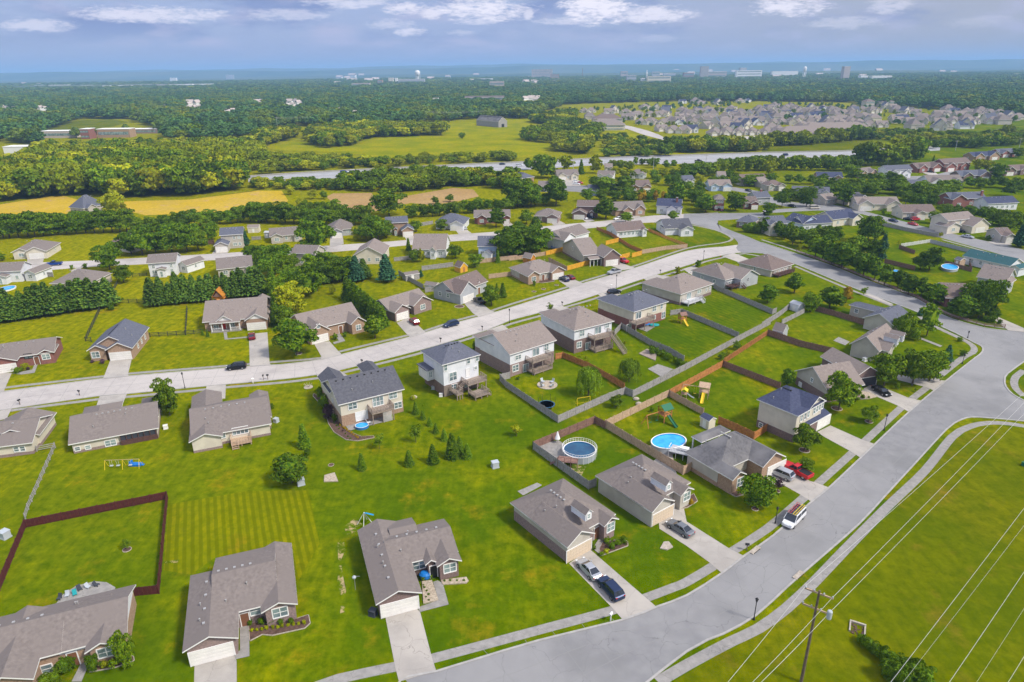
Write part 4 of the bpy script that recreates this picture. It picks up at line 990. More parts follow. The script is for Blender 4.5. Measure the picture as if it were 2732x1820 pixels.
# ---- far side of the main street, fronts to the camera
h = House('brick_house', 'red brick ranch house with grey roof and yellow shrub, at the left edge', 'D', 3.0, (-200, 335), (455, 246), (545, 122), 'r_grey', 'brick_red', None, 0, pitch=.4, ends=(0, 0))
s_ = '-y' if h.ey.y > 0 else '+y'
k = h.front((300, 272), (455, 248), 6, side=s_); k2 = h.front((-160, 345), (132, 335), 9, side=s_, pitch=.4)
h.win(k, s_, (385, 288), 1.8, 1.4, mull=1); h.win(0, s_, (235, 282), 1.8, 1.3, mull=1, frame_m='black'); h.door(0, s_, (300, 290)); h.gdoor(k2, s_, (40, 390)); h.vents(0, 3); h.done()
h = House('gabled_house', 'yellow brick house with navy roof and small front gable, beside a black paddock fence', 'D', 3.2, (712, 249), (1107, 216), (1182, 45), 'r_navy', 'brick_tan', 's_white', 9, main=False)
s_ = '-y' if h.ey.y > 0 else '+y'; w, d = h.w, h.d
h.roofm = 'r_slate'
h.wing((0, w, 1.8, d), ax='y', pitch=.55) if s_ == '-y' else h.wing((0, w, 0, d-1.8), ax='y', pitch=.55)
xm = h.loc(G('D', (872, 240), 3.2)).x
k1 = h.wing((0, xm, .8, 7), ax='y', pitch=.55, full=True); k2 = h.wing((xm, w, 0, 8), ax='y', pitch=.55, full=True)
h.win(k1, s_, (800, 272), 1.9, 1.7, mull=1); h.gdoor(k2, s_, (1010, 285)); mb = MB(); h.vents(0, 9, .2, .7, dark=True)
h.auto(0, '+x', 3, w=.9, h=1.2); h.done()
h = House('porch_house', 'brown roofed brick house with white gabled front porch and red front door', 'I', 3.0, (1800, 1232), (2400, 1182), (2380, 1010), 'r_tan', 'brick_tan', None, 0, main=False)
w, d = h.w, h.d
h.wing((0, w*.97, 2, d), ax='x', pitch=.45); k2 = h.wing((w*.645, w, 0, d+1), ax='y', pitch=.6); k3 = h.wing((w*.20, w*.47, 1.2, d*.6), ax='y', pitch=.7, walls=False)
k4 = h.wing((w*.12, w*.58, .3, 4), z=2.9, ax='x', pitch=.15, walls=False)
for t in (.14, .30, .42, .56):
    mb = MB(); mb.box(w*t-.12, w*t+.12, .6, .84, 0, 2.9); mb.build('porch_column', M['trim'], h.root)
mb = MB(); mb.box(w*.12, w*.58, .5, 2.4, 0, .3); mb.build('porch_floor', M['walk'], h.root)
mb = MB()
for a, b in ((.14, .30), (.42, .56)):
    mb.bar((w*a, .72, 1.2), (w*b, .72, 1.2), .08)
    for i in range(14): x = w*(a+(b-a)*i/13); mb.bar((x, .72, .3), (x, .72, 1.15), .04)
mb.build('railing', M['trim'], h.root)
h.gdoor(k2, '-y', (2300, 1275), w=4.9, c=(w*.82, 0, 0)); h.win(0, '-y', (1940, 1255), 1.4, 1.4, mull=1); h.win(0, '-y', (2085, 1235), 1.4, 1.4, mull=1); h.door(0, '-y', (2012, 1250), 'reddoor')
mb = MB(); x0, x1, y0, y1 = h.wings[k3][5]; zt = h.wings[k3][6]
mb.add([(x0+.3, y0+.4, 3.1), (x1-.3, y0+.4, 3.1), ((x0+x1)/2, y0+.4, zt-.3), (x0+.3, y0+.6, 3.1), (x1-.3, y0+.6, 3.1), ((x0+x1)/2, y0+.6, zt-.3)], [(0, 1, 2), (5, 4, 3), (0, 3, 4, 1), (1, 4, 5, 2), (2, 5, 3, 0)]); mb.build('gable_panel', M['trim'], h.root)
x0, x1, y0, y1 = h.wings[k2][0]; zt = h.wings[k2][6]; mb = MB()
mb.add([(x0+.1, y0-.04, 3.25), (x1-.1, y0-.04, 3.25), ((x0+x1)/2, y0-.04, zt-.45), (x0+.1, y0+.02, 3.25), (x1-.1, y0+.02, 3.25), ((x0+x1)/2, y0+.02, zt-.45)], [(0, 1, 2), (5, 4, 3), (0, 3, 4, 1), (1, 4, 5, 2), (2, 5, 3, 0)]); mb.build('gable_panel', M['trim'], h.root)
h.vents(0, 4); h.done()

def fronted(name, label, fr, z, A, B, C, roof, wall, f1, f2, wings_fr=None, main_y=2.5, pitch=.5, upper=None, zb=0, g=0, typ='g', door=None, dk='browndoor', gm='gdoor'):
    """street-facing house: f1, f2 = eave corners of its two front gables, g = which one has the garage"""
    h = House(name, label, fr, z, A, B, C, roof, wall, upper, zb, main=False)
    h.wing((0, h.w, main_y, h.d), typ=typ, ax='x', pitch=pitch)
    ks = []
    for f in (f1, f2):
        ks.append(h.front(f[0], f[1], h.d*.5, side='-y', pitch=f[2] if len(f) > 2 else .6, full=True))
    for i, k in enumerate(ks):
        x0, x1, y0, y1 = h.wings[k][0]
        if i == g: make_gdoor(h.root, Vector(((x0+x1)/2, y0, 1.1)), Vector((0, -1, 0)), Vector((1, 0, 0)), min(4.9, x1-x0-1), 2.15, gm)
        else: h.auto(k, '-y', 1, w=min(1.8, (x1-x0)*.4), h=1.6, mull=1)
    if door: h.door(0, '-y', door, dk)
    h.vents(0, 4); return h
h = fronted('brick_house', 'tan roofed orange brick house between a round topped tree and a dark hedge', 'J', 3.2, (478, 1322), (1000, 1197), (930, 1047), 'r_tan', 'brick_tan', ((478, 1322), (686, 1276), .75), ((862, 1232), (1000, 1197), .75), main_y=3, door=(770, 1275), pitch=.55)
h.win(1, '-y', (568, 1245), 1.0, 1.3); h.done()
h = fronted('brick_house', 'tan roofed brick house with a dark red car outside its garage', 'J', 3.0, (1240, 1121), (1600, 1011), (1508, 907), 'r_tan', 'brick_pink', ((1240, 1121), (1416, 1086)), ((1424, 1066), (1600, 1011)), main_y=2, door=(1425, 1120)); h.auto(0, '-x', 2); h.done()
h = fronted('gabled_house', 'grey sided house with steep brown roof dormers and black car on its driveway', 'J', 3.4, (1845, 966), (2146, 852), (2057, 737), 'r_brown', 's_grey', ((1845, 966), (1998, 906), .8), ((1995, 870), (2030, 858), .8), main_y=2.5, door=(2010, 900), pitch=.6); h.auto(0, '-x', 2, z=2.0); h.done()
h = fronted('hip_roofed_house', 'tan hip roofed brick house with flower bed and two dark cars on its driveway', 'K', 3.0, (172, 803), (508, 743), (352, 657), 'r_tan', 'brick_tan', ((172, 806), (272, 777)), ((372, 765), (508, 742)), main_y=1.5, g=1, typ='h', door=(300, 800), upper='s_beige', zb=.6); h.done()
h = House('gabled_house', 'brown roofed corner house with large siding gable and a red pickup at its brick garage', 'K', 3.6, (718, 630), (985, 600), (860, 465), 'r_tan', 'brick_brown', 's_beige', .6, main=False)
w, d = h.w, h.d; dx_ = h.loc(G('K', (568, 505), 3.6)).x
h.wing((min(dx_, -1), w*.55, 3.5, d), ax='x', pitch=.42); k = h.front((862, 640), (985, 602), 9, side='-y', pitch=.75, full=True); h.gd(k, '-y'); h.auto(0, '-x', 1, z=4); h.wing((0, w*.6, 0, 4), z=2.8, ax='x', pitch=.3, walls=False)
for i in range(4): mb = MB(); mb.box(.4+i*1.5, .6+i*1.5, .4, .6, 0, 2.8); mb.build('porch_column', M['trim'], h.root)
h.vents(0, 3); h.done()
# ------------------------------------------------------------------ houses of the middle distance
mid('hip_roofed_house', 'tan hip roofed house with cream garage, behind a blue pickup on the back street', 'I', 3.0, (105, 580), (438, 560), 13, 'r_grey', 's_cream', typ='h', wings=((.38, .99, 2.2, .5, 'g'), (.0, .5, 1, .45, 'w')))
mid('hip_roofed_house', 'small brown roofed house half hidden by a round tree on the back street', 'I', 3.0, (972, 492), (1195, 520), 12, 'r_brown', 's_cream', typ='h', wings=((.5, .98, 1.5, .7, 'w'),))
zz = hgt('I', (1560, 790), 668)
h = mid('tall_house', 'tall white house with grey roof, in front of the pale back street', 'I', zz, (1310, 684), (1580, 666), 9, 'r_grey', 's_white', wings=((.3, .66, 2.0, .3, 'd'),), low=3.0, wins=4)
hg = mid('garage', 'low white garage beside the tall white house', 'I', 3.0, (1588, 692), (1672, 702), 9, 'r_grey', 's_white', wins=1, ax='y', pitch=.6, vent=0)  # a wing of the tall white house, built as its own object
mid('ranch_house', 'grey roofed brick ranch house behind the long pine row', 'I', 3.2, (1940, 738), (2270, 705), 11, 'r_grey', 's_beige', typ='g', wings=((.8, .98, 1, .5, 'w'),))
mid('tall_house', 'two storey grey house with low double garage beside a tall pine, on the back street', 'I', 5.8, (1965, 432), (2182, 418), 9, 'r_slate', 's_beige', wings=((-.2, .42, 6, .5, 'g'),), low=3.0, wins=4)
zz = hgt('I', (180, 850), 750)
mid('tall_house', 'tall white house with patio and pool at the left edge', 'I', zz, (-80, 762), (185, 748), 9, 'r_grey', 's_white', wins=4, wings=((.1, .6, 2.5, .3, 'd'),), low=2.8)
hg.root['category'] = 'garage'; hg = mid('garage', 'low white garage at the left edge beside a grey fence', 'I', 3.0, (195, 770), (312, 772), 9, 'r_grey', 's_white', wins=1, ax='y', pitch=.5, vent=0)
hg.root['category'] = 'garage'  # this one too is a house wing, kept as a separate object
mid('hip_roofed_house', 'grey hip roofed house between two round shrubs and the long pine row', 'I', 3.0, (440, 862), (805, 862), 13, 'r_grey', 's_cream', typ='h', pitch=.5, wins=3)
mid('farm_house', 'slate roofed farm house alone in front of the golden hay field', 'I', 5.0, (742, 190), (952, 150), 11, 'r_slate', 's_beige', pitch=1.0, wings=((.1, .5, 2, .7, 'w'),), typ='h')
mid('ranch_house', 'grey ranch house with small orange gable, left of a big dark tree', 'J', 3.0, (128, 440), (428, 418), 10, 'r_grey', 's_beige', wings=((.02, .42, 1.8, .5, 'w'), (.7, .95, 1, .5, 'w')))
mid('hip_roofed_house', 'grey hip roofed house at the head of a wide driveway on the back street', 'J', 3.0, (668, 385), (893, 368), 12, 'r_grey', 's_grey', typ='h', pitch=.6, wings=((.0, .52, 4, .5, 'g'),))
mid('tall_house', 'beige house almost hidden among garden trees, its grey roof showing', 'J', 5.0, (318, 590), (540, 598), 9, 'r_grey', 's_beige', wins=4)
mid('gabled_house', 'cream house whose broad gable shows above a bluish spruce', 'J', 3.6, (880, 610), (1160, 606), 14, 'r_tan', 's_cream', ax='y', pitch=.55, wins=3)
mid('tall_house', 'two storey tan brick house with low garage on the back street, beside green trees', 'J', 5.6, (1175, 322), (1378, 310), 8, 'r_slate', 'brick_tan', wings=((.62, 1.2, 5, .6, 'g'), (.3, .5, 1.5, .8, 'd')), low=3.0, wins=4)
mid('hip_roofed_house', 'pale hip roofed house with a small car outside its orange brick garage', 'J', 3.0, (1612, 318), (1888, 322), 12, 'r_slate', 's_white', typ='h', pitch=.55, wings=((.5, .99, 3, .5, 'g'),))
mid('gabled_house', 'white house with broad tan roof and pointed porch gable, behind a wooden fence', 'J', 3.4, (1408, 556), (1715, 556), 14, 'r_tan', 's_white', pitch=.65, wings=((.52, .74, 2.5, 1.0, 'w'),), wins=5)
mid('brick_house', 'red brick house with white window gable, partly behind a tall narrow tree', 'J', 3.2, (1962, 268), (2296, 262), 10, 'r_grey', 'brick_red', wings=((.08, .36, 2, .6, 'w'), (.78, 1.0, 2, .6, 'g')), wins=4)
mid('gabled_house', 'blue grey house beside a white shed, next to the big dark trees', 'J', 4.4, (1995, 530), (2180, 528), 10, 'r_slate', 's_blue', wins=3, pitch=.6)
mid('brick_house', 'brown roofed house with tan garage gable, right of two round dark trees', 'K', 3.0, (215, 255), (442, 262), 11, 'r_grey', 'brick_pink', typ='h', wings=((.5, 1.0, 2, .5, 'g'),))
mid('tall_house', 'two storey brick house with brown roof and white garage, two cars outside', 'K', 5.6, (598, 168), (795, 172), 9, 'r_brown', 'brick_brown', wings=((-.18, .52, 5, .5, 'g'), (.6, .82, 1.5, .9, 'w')), low=3.0, wins=3)
mid('ranch_house', 'grey roofed house with twin brick gables, behind the white parked car', 'K', 3.2, (945, 205), (1225, 192), 12, 'r_grey', 'brick_tan', wings=((.22, .56, 2, .7, 'g'), (.62, .97, 1, .8, 'w')), wins=2)
mid('gabled_house', 'white house with blue roof and white chimney near the street bend', 'K', 4.0, (1312, 165), (1538, 175), 10, 'r_navy', 's_white', pitch=.6, wings=((.42, .84, 3, .6, 'g'), (.84, 1.05, 1, .8, 'w')), chim=(.8, .3), low=3.2)
mid('tall_house', 'narrow two storey red brick house between two dark trees, by the street bend', 'K', 6.0, (1838, 105), (1938, 106), 8, 'r_grey', 'brick_red', wins=3, typ='h')
mid('brick_house', 'low red brick house with tan garage, beside the tall brick house', 'K', 3.2, (2098, 140), (2232, 138), 10, 'r_brown', 'brick_red', wings=((.4, 1.0, 2, .5, 'g'),))
h = mid('ranch_house', 'white corner house with black roof and covered back porch, on the wide corner lawn', 'K', 3.0, (1392, 372), (1648, 362), 13, 'r_char', 's_white', ax='x', typ='g', pitch=.45, wings=((.45, .95, 3.5, .5, 'w'), (.0, .4, -2, .5, 'u')), wins=4)
mid('ranch_house', 'long white house with brown roof and blue pool toys behind its fence', 'K', 3.0, (958, 398), (1228, 374), 11, 'r_brown', 's_white', pitch=.5, wins=6, wings=((.8, 1.0, 1.5, .6, 'w'),))
mid('tall_house', 'white house with grey roof behind the brown corner house and yellow fence', 'K', 4.6, (478, 470), (722, 400), 11, 'r_grey', 's_white', pitch=.5, wins=4, wings=((-.05, .4, 1.5, .6, 'w'),))
mid('gabled_house', 'cream house with back deck at the bend of the side street, behind young trees', 'L', 5.0, (66, 330), (240, 322), 10, 'r_slate', 's_cream', wins=3, wings=((.0, .5, 1.5, .6, 'w'),), low=5.0)
mid('ranch_house', 'brick house with slate roof on the corner where two streets fork', 'K', 3.0, (2028, 300), (2190, 318), 10, 'r_slate', 'brick_brown', wins=2, typ='h')
mid('gabled_house', 'long white house with dark navy roof behind the tree row of the side street', 'L', 3.6, (372, 330), (640, 316), 10, 'r_navy', 's_white', wins=5)
mid('gabled_house', 'pale blue house with navy roof between the cream house and long white house', 'L', 3.6, (196, 290), (370, 330), 11, 'r_navy', 's_blue', wins=2)
mid('gabled_house', 'cream gabled house with navy roof, at the end of the navy roofed row', 'L', 3.4, (645, 290), (872, 262), 11, 'r_navy', 's_cream', wins=3, wings=((.6, 1.0, 2.5, .6, 'w'),))
mid('gabled_house', 'small brown roofed house at the upper street corner, behind a dark slim tree', 'L', 3.0, (578, 112), (690, 98), 9, 'r_tan', 's_beige', wins=2)
mid('gabled_house', 'white gabled house with black roof facing the upper street', 'L', 3.4, (782, 105), (926, 92), 9, 'r_char', 's_cream', wins=2, wings=((.35, 1.0, 3, .6, 'w'),))
mid('gabled_house', 'brown roofed cream house with two gables and a small flowering tree in front', 'L', 3.2, (858, 150), (1248, 150), 11, 'r_tan', 's_cream', wins=4, wings=((.0, .36, 2, .6, 'g'), (.62, 1.0, 3, .6, 'w')))
mid('ranch_house', 'brown roofed ranch house with red cars outside on the upper street', 'L', 3.2, (1268, 225), (1575, 222), 11, 'r_brown', 's_cream', wins=4, wings=((.3, .62, 3, .5, 'g'),))
mid('tall_house', 'two storey cream house with lower front garage on the upper street', 'L', 5.4, (1672, 300), (1925, 275), 9, 'r_tan', 's_cream', wins=3, wings=((.55, 1.2, 5, .6, 'g'), (-.1, .4, 2, .4, 'w')), low=3.2)
mid('brick_house', 'large red brick house with slate roof and tall brick chimney on the upper slope', 'L', 4.2, (1700, 105), (2025, 95), 10, 'r_slate', 'brick_red', wins=4, wings=((-.02, .4, 2, .6, 'w'),), chim=(.9, .2))
mid('gabled_house', 'white house with navy roof next to the tall brick chimney', 'L', 3.6, (2035, 148), (2315, 135), 10, 'r_navy', 's_white', wins=5)
mid('ranch_house', 'long white house with dark green roof, near the two blue pools', 'L', 3.0, (1800, 612), (2232, 706), 9, 'r_green', 's_white', pitch=.45, wins=4, wings=((1.0, 1.22, 1, .5, 'w'),))
mid('gabled_house', 'grey sided house with brown roof and white garage, below the green roofed house', 'L', 4.0, (1925, 800), (2200, 850), 11, 'r_tan', 's_grey', pitch=.6, wins=2, wings=((.8, 1.15, 2, .6, 'w'),))
mid('ranch_house', 'house with reddish brown roof and skylights, hidden behind the street trees', 'L', 3.0, (1648, 990), (1890, 1000), 12, 'r_brown', 'brick_red', pitch=.5, wins=2)
mid('ranch_house', 'small beige house with brown roof beside a dark spruce at the right edge', 'L', 3.0, (2150, 432), (2270, 428), 9, 'r_brown', 's_beige', wins=1, wings=((.1, .9, 2, .5, 'g'),))
mid('gabled_house', 'grey house with chimney left of the round tree on the far street', 'L', 4.0, (-50, 95), (90, 88), 10, 'r_slate', 's_grey', wins=2, chim=(.6, .5))
mid('gabled_house', 'white house with grey roof behind two round trees on the far street', 'P', 3.6, (275, 1250), (615, 1262), 10, 'r_slate', 's_white', wins=3, wings=((.75, 1.0, 2, .7, 'w'),))
far = (('brick_house', 'grey roofed house at the end of the hidden tree row, left of the far street', 'P', (-20, 1165), (58, 1160), 9, 'r_tan', 's_beige', 'g'),
 ('ranch_house', 'brown roofed house with low hip roof near the far street', 'P', (48, 1195), (212, 1190), 9, 'r_brown', 's_beige', 'h'),
 ('ranch_house', 'navy roofed house with brick gable among dense green trees', 'P', (500, 1120), (735, 1122), 10, 'r_navy', 'brick_tan', 'g'),
 ('brick_house', 'brown roofed brick house left of the white gabled house on the hill', 'P', (885, 1085), (1022, 1068), 9, 'r_grey', 'brick_tan', 'g'),
 ('tall_house', 'white house with many windows and slate roof, on the hilltop street', 'P', (1125, 1058), (1358, 1048), 9, 'r_slate', 's_white', 'g'),
 ('brick_house', 'red brick house with tan gable, middle of the hilltop row', 'P', (1400, 1038), (1612, 1022), 10, 'r_brown', 'brick_red', 'g'),
 ('tall_house', 'brown roofed house with two blue grey front gables on the hilltop row', 'P', (1640, 1000), (1885, 985), 10, 'r_brown', 'brick_red', 'g'),
 ('ranch_house', 'navy roofed house with orange brick front, upper right of the hilltop row', 'P', (1905, 935), (2132, 922), 10, 'r_navy', 'brick_tan', 'g'),
 ('brick_house', 'dark red brick house at the top of the hilltop row', 'P', (2140, 905), (2315, 895), 10, 'r_slate', 'brick_red', 'g'),
 ('brick_house', 'long dark brick house with grey roof above a green lawn', 'P', (1790, 1110), (2058, 1098), 10, 'r_slate', 'brick_brown', 'g'),
 ('porch_house', 'brown house with tall white porch at the right edge of the hill', 'P', (2160, 1062), (2420, 1050), 10, 'r_brown', 'brick_brown', 'g'),
 ('brick_house', 'orange brick house with slate roof below the hilltop driveways', 'P', (1300, 1190), (1490, 1190), 9, 'r_slate', 'brick_tan', 'g'),
 ('ranch_house', 'low house with wide pale grey roof below the hilltop street', 'P', (1500, 1165), (1820, 1160), 12, 'r_grey', 's_white', 'g'),
 ('ranch_house', 'slate roofed house in trees at the left end of the far cul de sac', 'O', (-10, 1110), (125, 1130), 10, 'r_slate', 'brick_tan', 'h'),
 ('ranch_house', 'grey roofed house with parked cars outside, on the far cul de sac', 'O', (425, 1105), (625, 1098), 11, 'r_grey', 's_cream', 'g'),
 ('gabled_house', 'small grey house between round trees left of the far cul de sac', 'O', (252, 1200), (355, 1200), 9, 'r_grey', 's_grey', 'g'),
 ('gabled_house', 'blue roofed house below the far cul de sac', 'O', (700, 1235), (812, 1235), 9, 'r_slate', 's_blue', 'g'),
 ('gabled_house', 'small navy roofed house right of the blue roofed house', 'O', (905, 1225), (1000, 1225), 9, 'r_slate', 's_grey', 'g'),
 ('ranch_house', 'small tan house by the highway trees above the cul de sac', 'O', (850, 1030), (925, 1030), 8, 'r_tan', 's_beige', 'g'),
 ('ranch_house', 'white house half hidden by a slim tree above the cul de sac', 'O', (780, 1100), (932, 1105), 9, 'r_grey', 's_white', 'g'),
 ('ranch_house', 'white sided house with grey roof left of the far lawn', 'O', (1070, 1085), (1218, 1090), 9, 'r_grey', 's_white', 'h'),
 ('brick_house', 'brown roofed house with orange brick front beside an autumn coloured tree', 'O', (1080, 1205), (1270, 1200), 11, 'r_brown', 'brick_tan', 'g'),
 ('gabled_house', 'grey roofed white house with slim chimney left of the pale blue house', 'O', (1562, 1150), (1665, 1145), 9, 'r_slate', 's_white', 'g'),
 ('gabled_house', 'pale blue and white house on the far street corner', 'O', (1790, 1195), (1995, 1192), 10, 'r_tan', 's_blue', 'g'),
 ('gabled_house', 'small white house tucked behind the pale blue corner house', 'O', (1865, 1105), (1945, 1105), 8, 'r_tan', 's_white', 'g'),
 ('gabled_house', 'beige house with brown roof at the edge of the highway woods', 'O', (2075, 1150), (2315, 1142), 11, 'r_brown', 's_beige', 'g'))
for i, (nm, lb, fr, A, B, d, rf, wl, ty) in enumerate(far):
    rr = random.Random(i)
    mid(nm, lb, fr, 3.2 if nm != 'tall_house' else 5.2, A, B, d, rf, wl, typ=ty, pitch=.55, wins=3, wings=((.55, .98, 2, .6, 'g'), (.05, .4, 1, .6, 'w')) if i % 2 else ((.02, .42, 2, .6, 'g'), (.6, .95, 1, .6, 'w')), low=3.2, vent=0, sub=False)

# ---- the dense estate beyond the highway: copies of a few complete houses
def proto(label, roof, wall, typ, ax, pitch, w, d, z, gm='gdoor'):
    h = House.__new__(House); h.fr = 'O'; h.z = z; h.O = Vector((0, 0, 0)); h.ex = Vector((1, 0, 0)); h.ey = Vector((0, 1, 0)); h.w, h.d = w, d; h.rz = 0; h.base = 0
    h.root = thing('estate_house', label, 'house', (0, 0, 0), 0, label.split(' with ')[0]+'s with '+label.split(' with ')[1])
    h.roofm, h.wallm, h.upperm, h.zb, h.oh = roof, wall, None, 0, .45
    h.wings = []; h.k = 0; h.roofmb = MB(); h.wallmb = MB(); h.upmb = MB()
    h.wing((0, w, 0, d), z, typ, ax, pitch)
    k = h.wing((0, w*.48, -2.5, d*.5), min(z, 3.2), 'g', 'y', .8); h.gd(k, '-y', w=min(4.5, w*.48-1.5), m=gm)
    k = h.wing((w*.62, w*.98, -1.2, d*.5), z, 'g', 'y', 1.0); h.auto(k, '-y', 1, w=1.8, h=1.8, z=1.8, sub=False); h.auto(0, '-x', 1, sub=False); h.auto(0, '+x', 1, sub=False)
    h.done(); return h.root
PR = [proto('far off beige house with tan gabled roof in the dense estate beyond the highway', 'r_tan', 's_beige', 'g', 'x', .8, 15, 11, 3.6),
      proto('far off house with navy roof in the dense estate beyond the highway', 'r_navy', 's_white', 'g', 'x', .8, 15, 11, 3.4),
      proto('far off cream house with tan hip roof in the dense estate beyond the highway', 'r_tan', 's_cream', 'h', 'x', .8, 16, 12, 3.4),
      proto('far off house with grey roof in the dense estate beyond the highway', 'r_grey', 's_beige', 'h', 'x', .9, 16, 12, 5.2),
      proto('far off house with slate roof in the dense estate beyond the highway', 'r_slate', 's_cream', 'g', 'y', 1.0, 13, 12, 4.6),
      proto('far off townhouse with flat tan roof in the row beyond the highway', 'r_tan', 's_beige', 'h', 'y', .7, 15, 14, 3.4)]
rr = random.Random(11); used = set(); spots = []
for (fr, x0, x1, y, sp, slope) in (('O', 560, 1020, 545, 92, .03), ('O', 760, 1120, 600, 100, .0), ('O', 1180, 1420, 515, 95, .02), ('O', 1000, 1420, 580, 85, .0), ('O', 1130, 1400, 650, 80, .0),
        ('O', 1440, 2354, 470, 150, -.02), ('O', 1440, 2354, 560, 78, .0), ('O', 1480, 2354, 612, 86, .0), ('O', 1420, 2354, 655, 92, .0), ('O', 1250, 1700, 715, 118, .03), ('O', 1480, 2354, 535, 92, .0), ('O', 1500, 2354, 588, 90, .0), ('O', 1450, 2354, 634, 92, .0), ('O', 1760, 2354, 690, 100, .0), ('P', 20, 900, 540, 90, .02), ('P', 30, 900, 592, 90, .02), ('P', 60, 640, 650, 100, .03), ('P', 60, 560, 682, 110, .0),
        ('P', 20, 960, 515, 92, .02), ('P', 30, 960, 565, 84, .02), ('P', 60, 900, 620, 90, .03), ('P', 640, 1240, 668, 96, .02), ('P', 980, 1500, 545, 88, .02), ('P', 880, 1560, 600, 86, .02),
        ('P', 1180, 2200, 640, 96, .0), ('P', 1560, 2350, 545, 110, .02), ('P', 1240, 1900, 700, 118, -.02), ('P', 1560, 2120, 580, 128, .0), ('P', 2120, 2354, 600, 110, .02), ('P', 1080, 1200, 505, 120, .0)):
    x = x0
    while x < x1:
        spots.append((fr, x+rr.uniform(-12, 12), y+(x-x0)*slope+rr.uniform(-9, 9), rr.choice((0, 2, 1, 2, 2, 3, 3, 4, 5, 0)), rr.choice((0, 0, .3, -.4, 1.57, 3.1, .8)))); x += sp*.66*rr.uniform(.85, 1.15)
for x in (1800, 1905, 2020, 2140, 2262): spots.append(('O', x, 752-(x-1800)*.02, 5, .12))
for x in (5, 110, 215): spots.append(('P', x, 738, 5, .1))
keep = set(rr.sample(range(len(spots)-8), 232)) if len(spots) > 245 else set(range(len(spots))); spots = [q for j, q in enumerate(spots) if j in keep or j >= len(spots)-8]
for i, (fr, x, y, k, rz) in enumerate(spots):
    g = G(fr, (x, y)); s_ = rr.uniform(.9, 1.1)
    if k not in used: used.add(k); PR[k].location = g; PR[k].rotation_euler.z = rz; PR[k].scale = (s_,)*3
    else: dup(PR[k], g, rz, scale=(s_,)*3)
def block(name, label, fr, base, w, d, h_, rz=0, wallm='s_beige', roof='r_tan', cat='building', winrows=0, hip=0, wincols=8, gable=0):
    g = G(fr, base); r = thing(name, label, cat, g, rz); mb = MB(); mb.box(-w/2, w/2, 0, d, 0, h_); mb.build('wall', M[wallm], r)
    rf = MB()
    if hip: roof_part(rf, -w/2-.5, w/2+.5, -.5, d+.5, h_+.1, 'g' if gable else 'h', 'x', hip)
    else: rf.box(-w/2-.2, w/2+.2, -.2, d+.2, h_, h_+.5)
    rf.build('roof', [M[roof], M['trim']] if hip else M[roof], r)
    if winrows:
        dz = h_/winrows
        for i in range(winrows):
            wb = MB(); wb.box(-w*.46, w*.46, -.12, -.02, dz*i+dz*.35, dz*i+dz*.7)
            wb.build('window_band', M['glass'], r)
    return r
for i, (fr, b, w, d, hh, rz, lb) in enumerate((('P', (420, 792), 60, 26, 6, .12, 'long tan roofed building behind green shrubs beyond the highway'), ('P', (690, 758), 75, 24, 7, .1, 'longest tan roofed building beyond the highway'),
        ('O', (870, 700), 42, 22, 6, -.1, 'pale building site house at the left end of the estate road'), ('P', (970, 495), 15, 14, 10, .1, 'tall pinkish block of flats at the back of the estate'),
        ('P', (1125, 492), 22, 14, 9, .1, 'wide pinkish block of flats at the back of the estate'), ('O', (880, 640), 38, 20, 6, 0, 'long grey roofed building at the left of the estate'))):
    block('estate_building', lb, fr, b, w, d, hh, rz, 's_beige' if i != 2 else 's_cream', 'r_tan' if i < 3 else 'r_brown', hip=.5, winrows=2, wincols=10)
# ------------------------------------------------------------------ trees
def leaf_mat(name, a, b, rnd=.28):
    return mat(name, a, .8, b, 1.6, 6, (.42, .58), rnd=rnd, spec=.12)
LM = {'dark': leaf_mat('dark_leaves', (.035, .095, .003), (.13, .20, .004)), 'mid': leaf_mat('green_leaves', (.06, .13, .003), (.17, .24, .005)),
      'yel': leaf_mat('yellow_green_leaves', (.20, .25, .003), (.34, .33, .004)), 'pine': leaf_mat('pine_needles', (.028, .08, .01), (.125, .195, .02)),
      'blue': leaf_mat('bluish_needles', (.02, .075, .04), (.05, .12, .05)), 'aut': leaf_mat('orange_leaves', (.38, .20, .01), (.30, .24, .01)),
      'pur': leaf_mat('purple_leaves', (.06, .03, .045), (.10, .06, .07)), 'wil': leaf_mat('willow_leaves', (.10, .18, .006), (.17, .25, .008)),
      'far': leaf_mat('distant_leaves', (.03, .085, .012), (.075, .135, .012), .4), 'faryel': leaf_mat('distant_yellow_leaves', (.11, .16, .004), (.24, .26, .005), .35)}
M['bark'] = mat('bark', (.13, .10, .075), .95, (.08, .06, .045), 5)
def quads_mesh(name, C_, N_, S_, core=None, material=None):
    """leaf faces at centres C_, facing N_, half size S_"""
    n = len(C_); rg = np.random.default_rng(n+int(abs(C_[0].sum())*1000) % 9999)
    t = rg.normal(size=(n, 3)); t -= (t*N_).sum(1)[:, None]*N_; t /= np.linalg.norm(t, axis=1)[:, None]+1e-9
    b = np.cross(N_, t); s = S_[:, None]
    el = rg.uniform(.6, 1.3, n)[:, None]
    V = np.stack([C_-t*s*el-b*s*.75, C_+t*s*el-b*s*.75*.6, C_+t*s*el*.8+b*s*.75, C_-t*s*el*.7+b*s*.75*.9], 1).reshape(-1, 3)
    F = np.arange(4*n).reshape(-1, 4)
    verts = V.tolist(); faces = F.tolist()
    if core:
        cv_, cf_ = core; o = len(verts); verts += cv_; faces += [[o+i for i in f] for f in cf_]
    me = bpy.data.meshes.new(name); me.from_pydata(verts, [], faces); me.update(); me.materials.append(material); return me
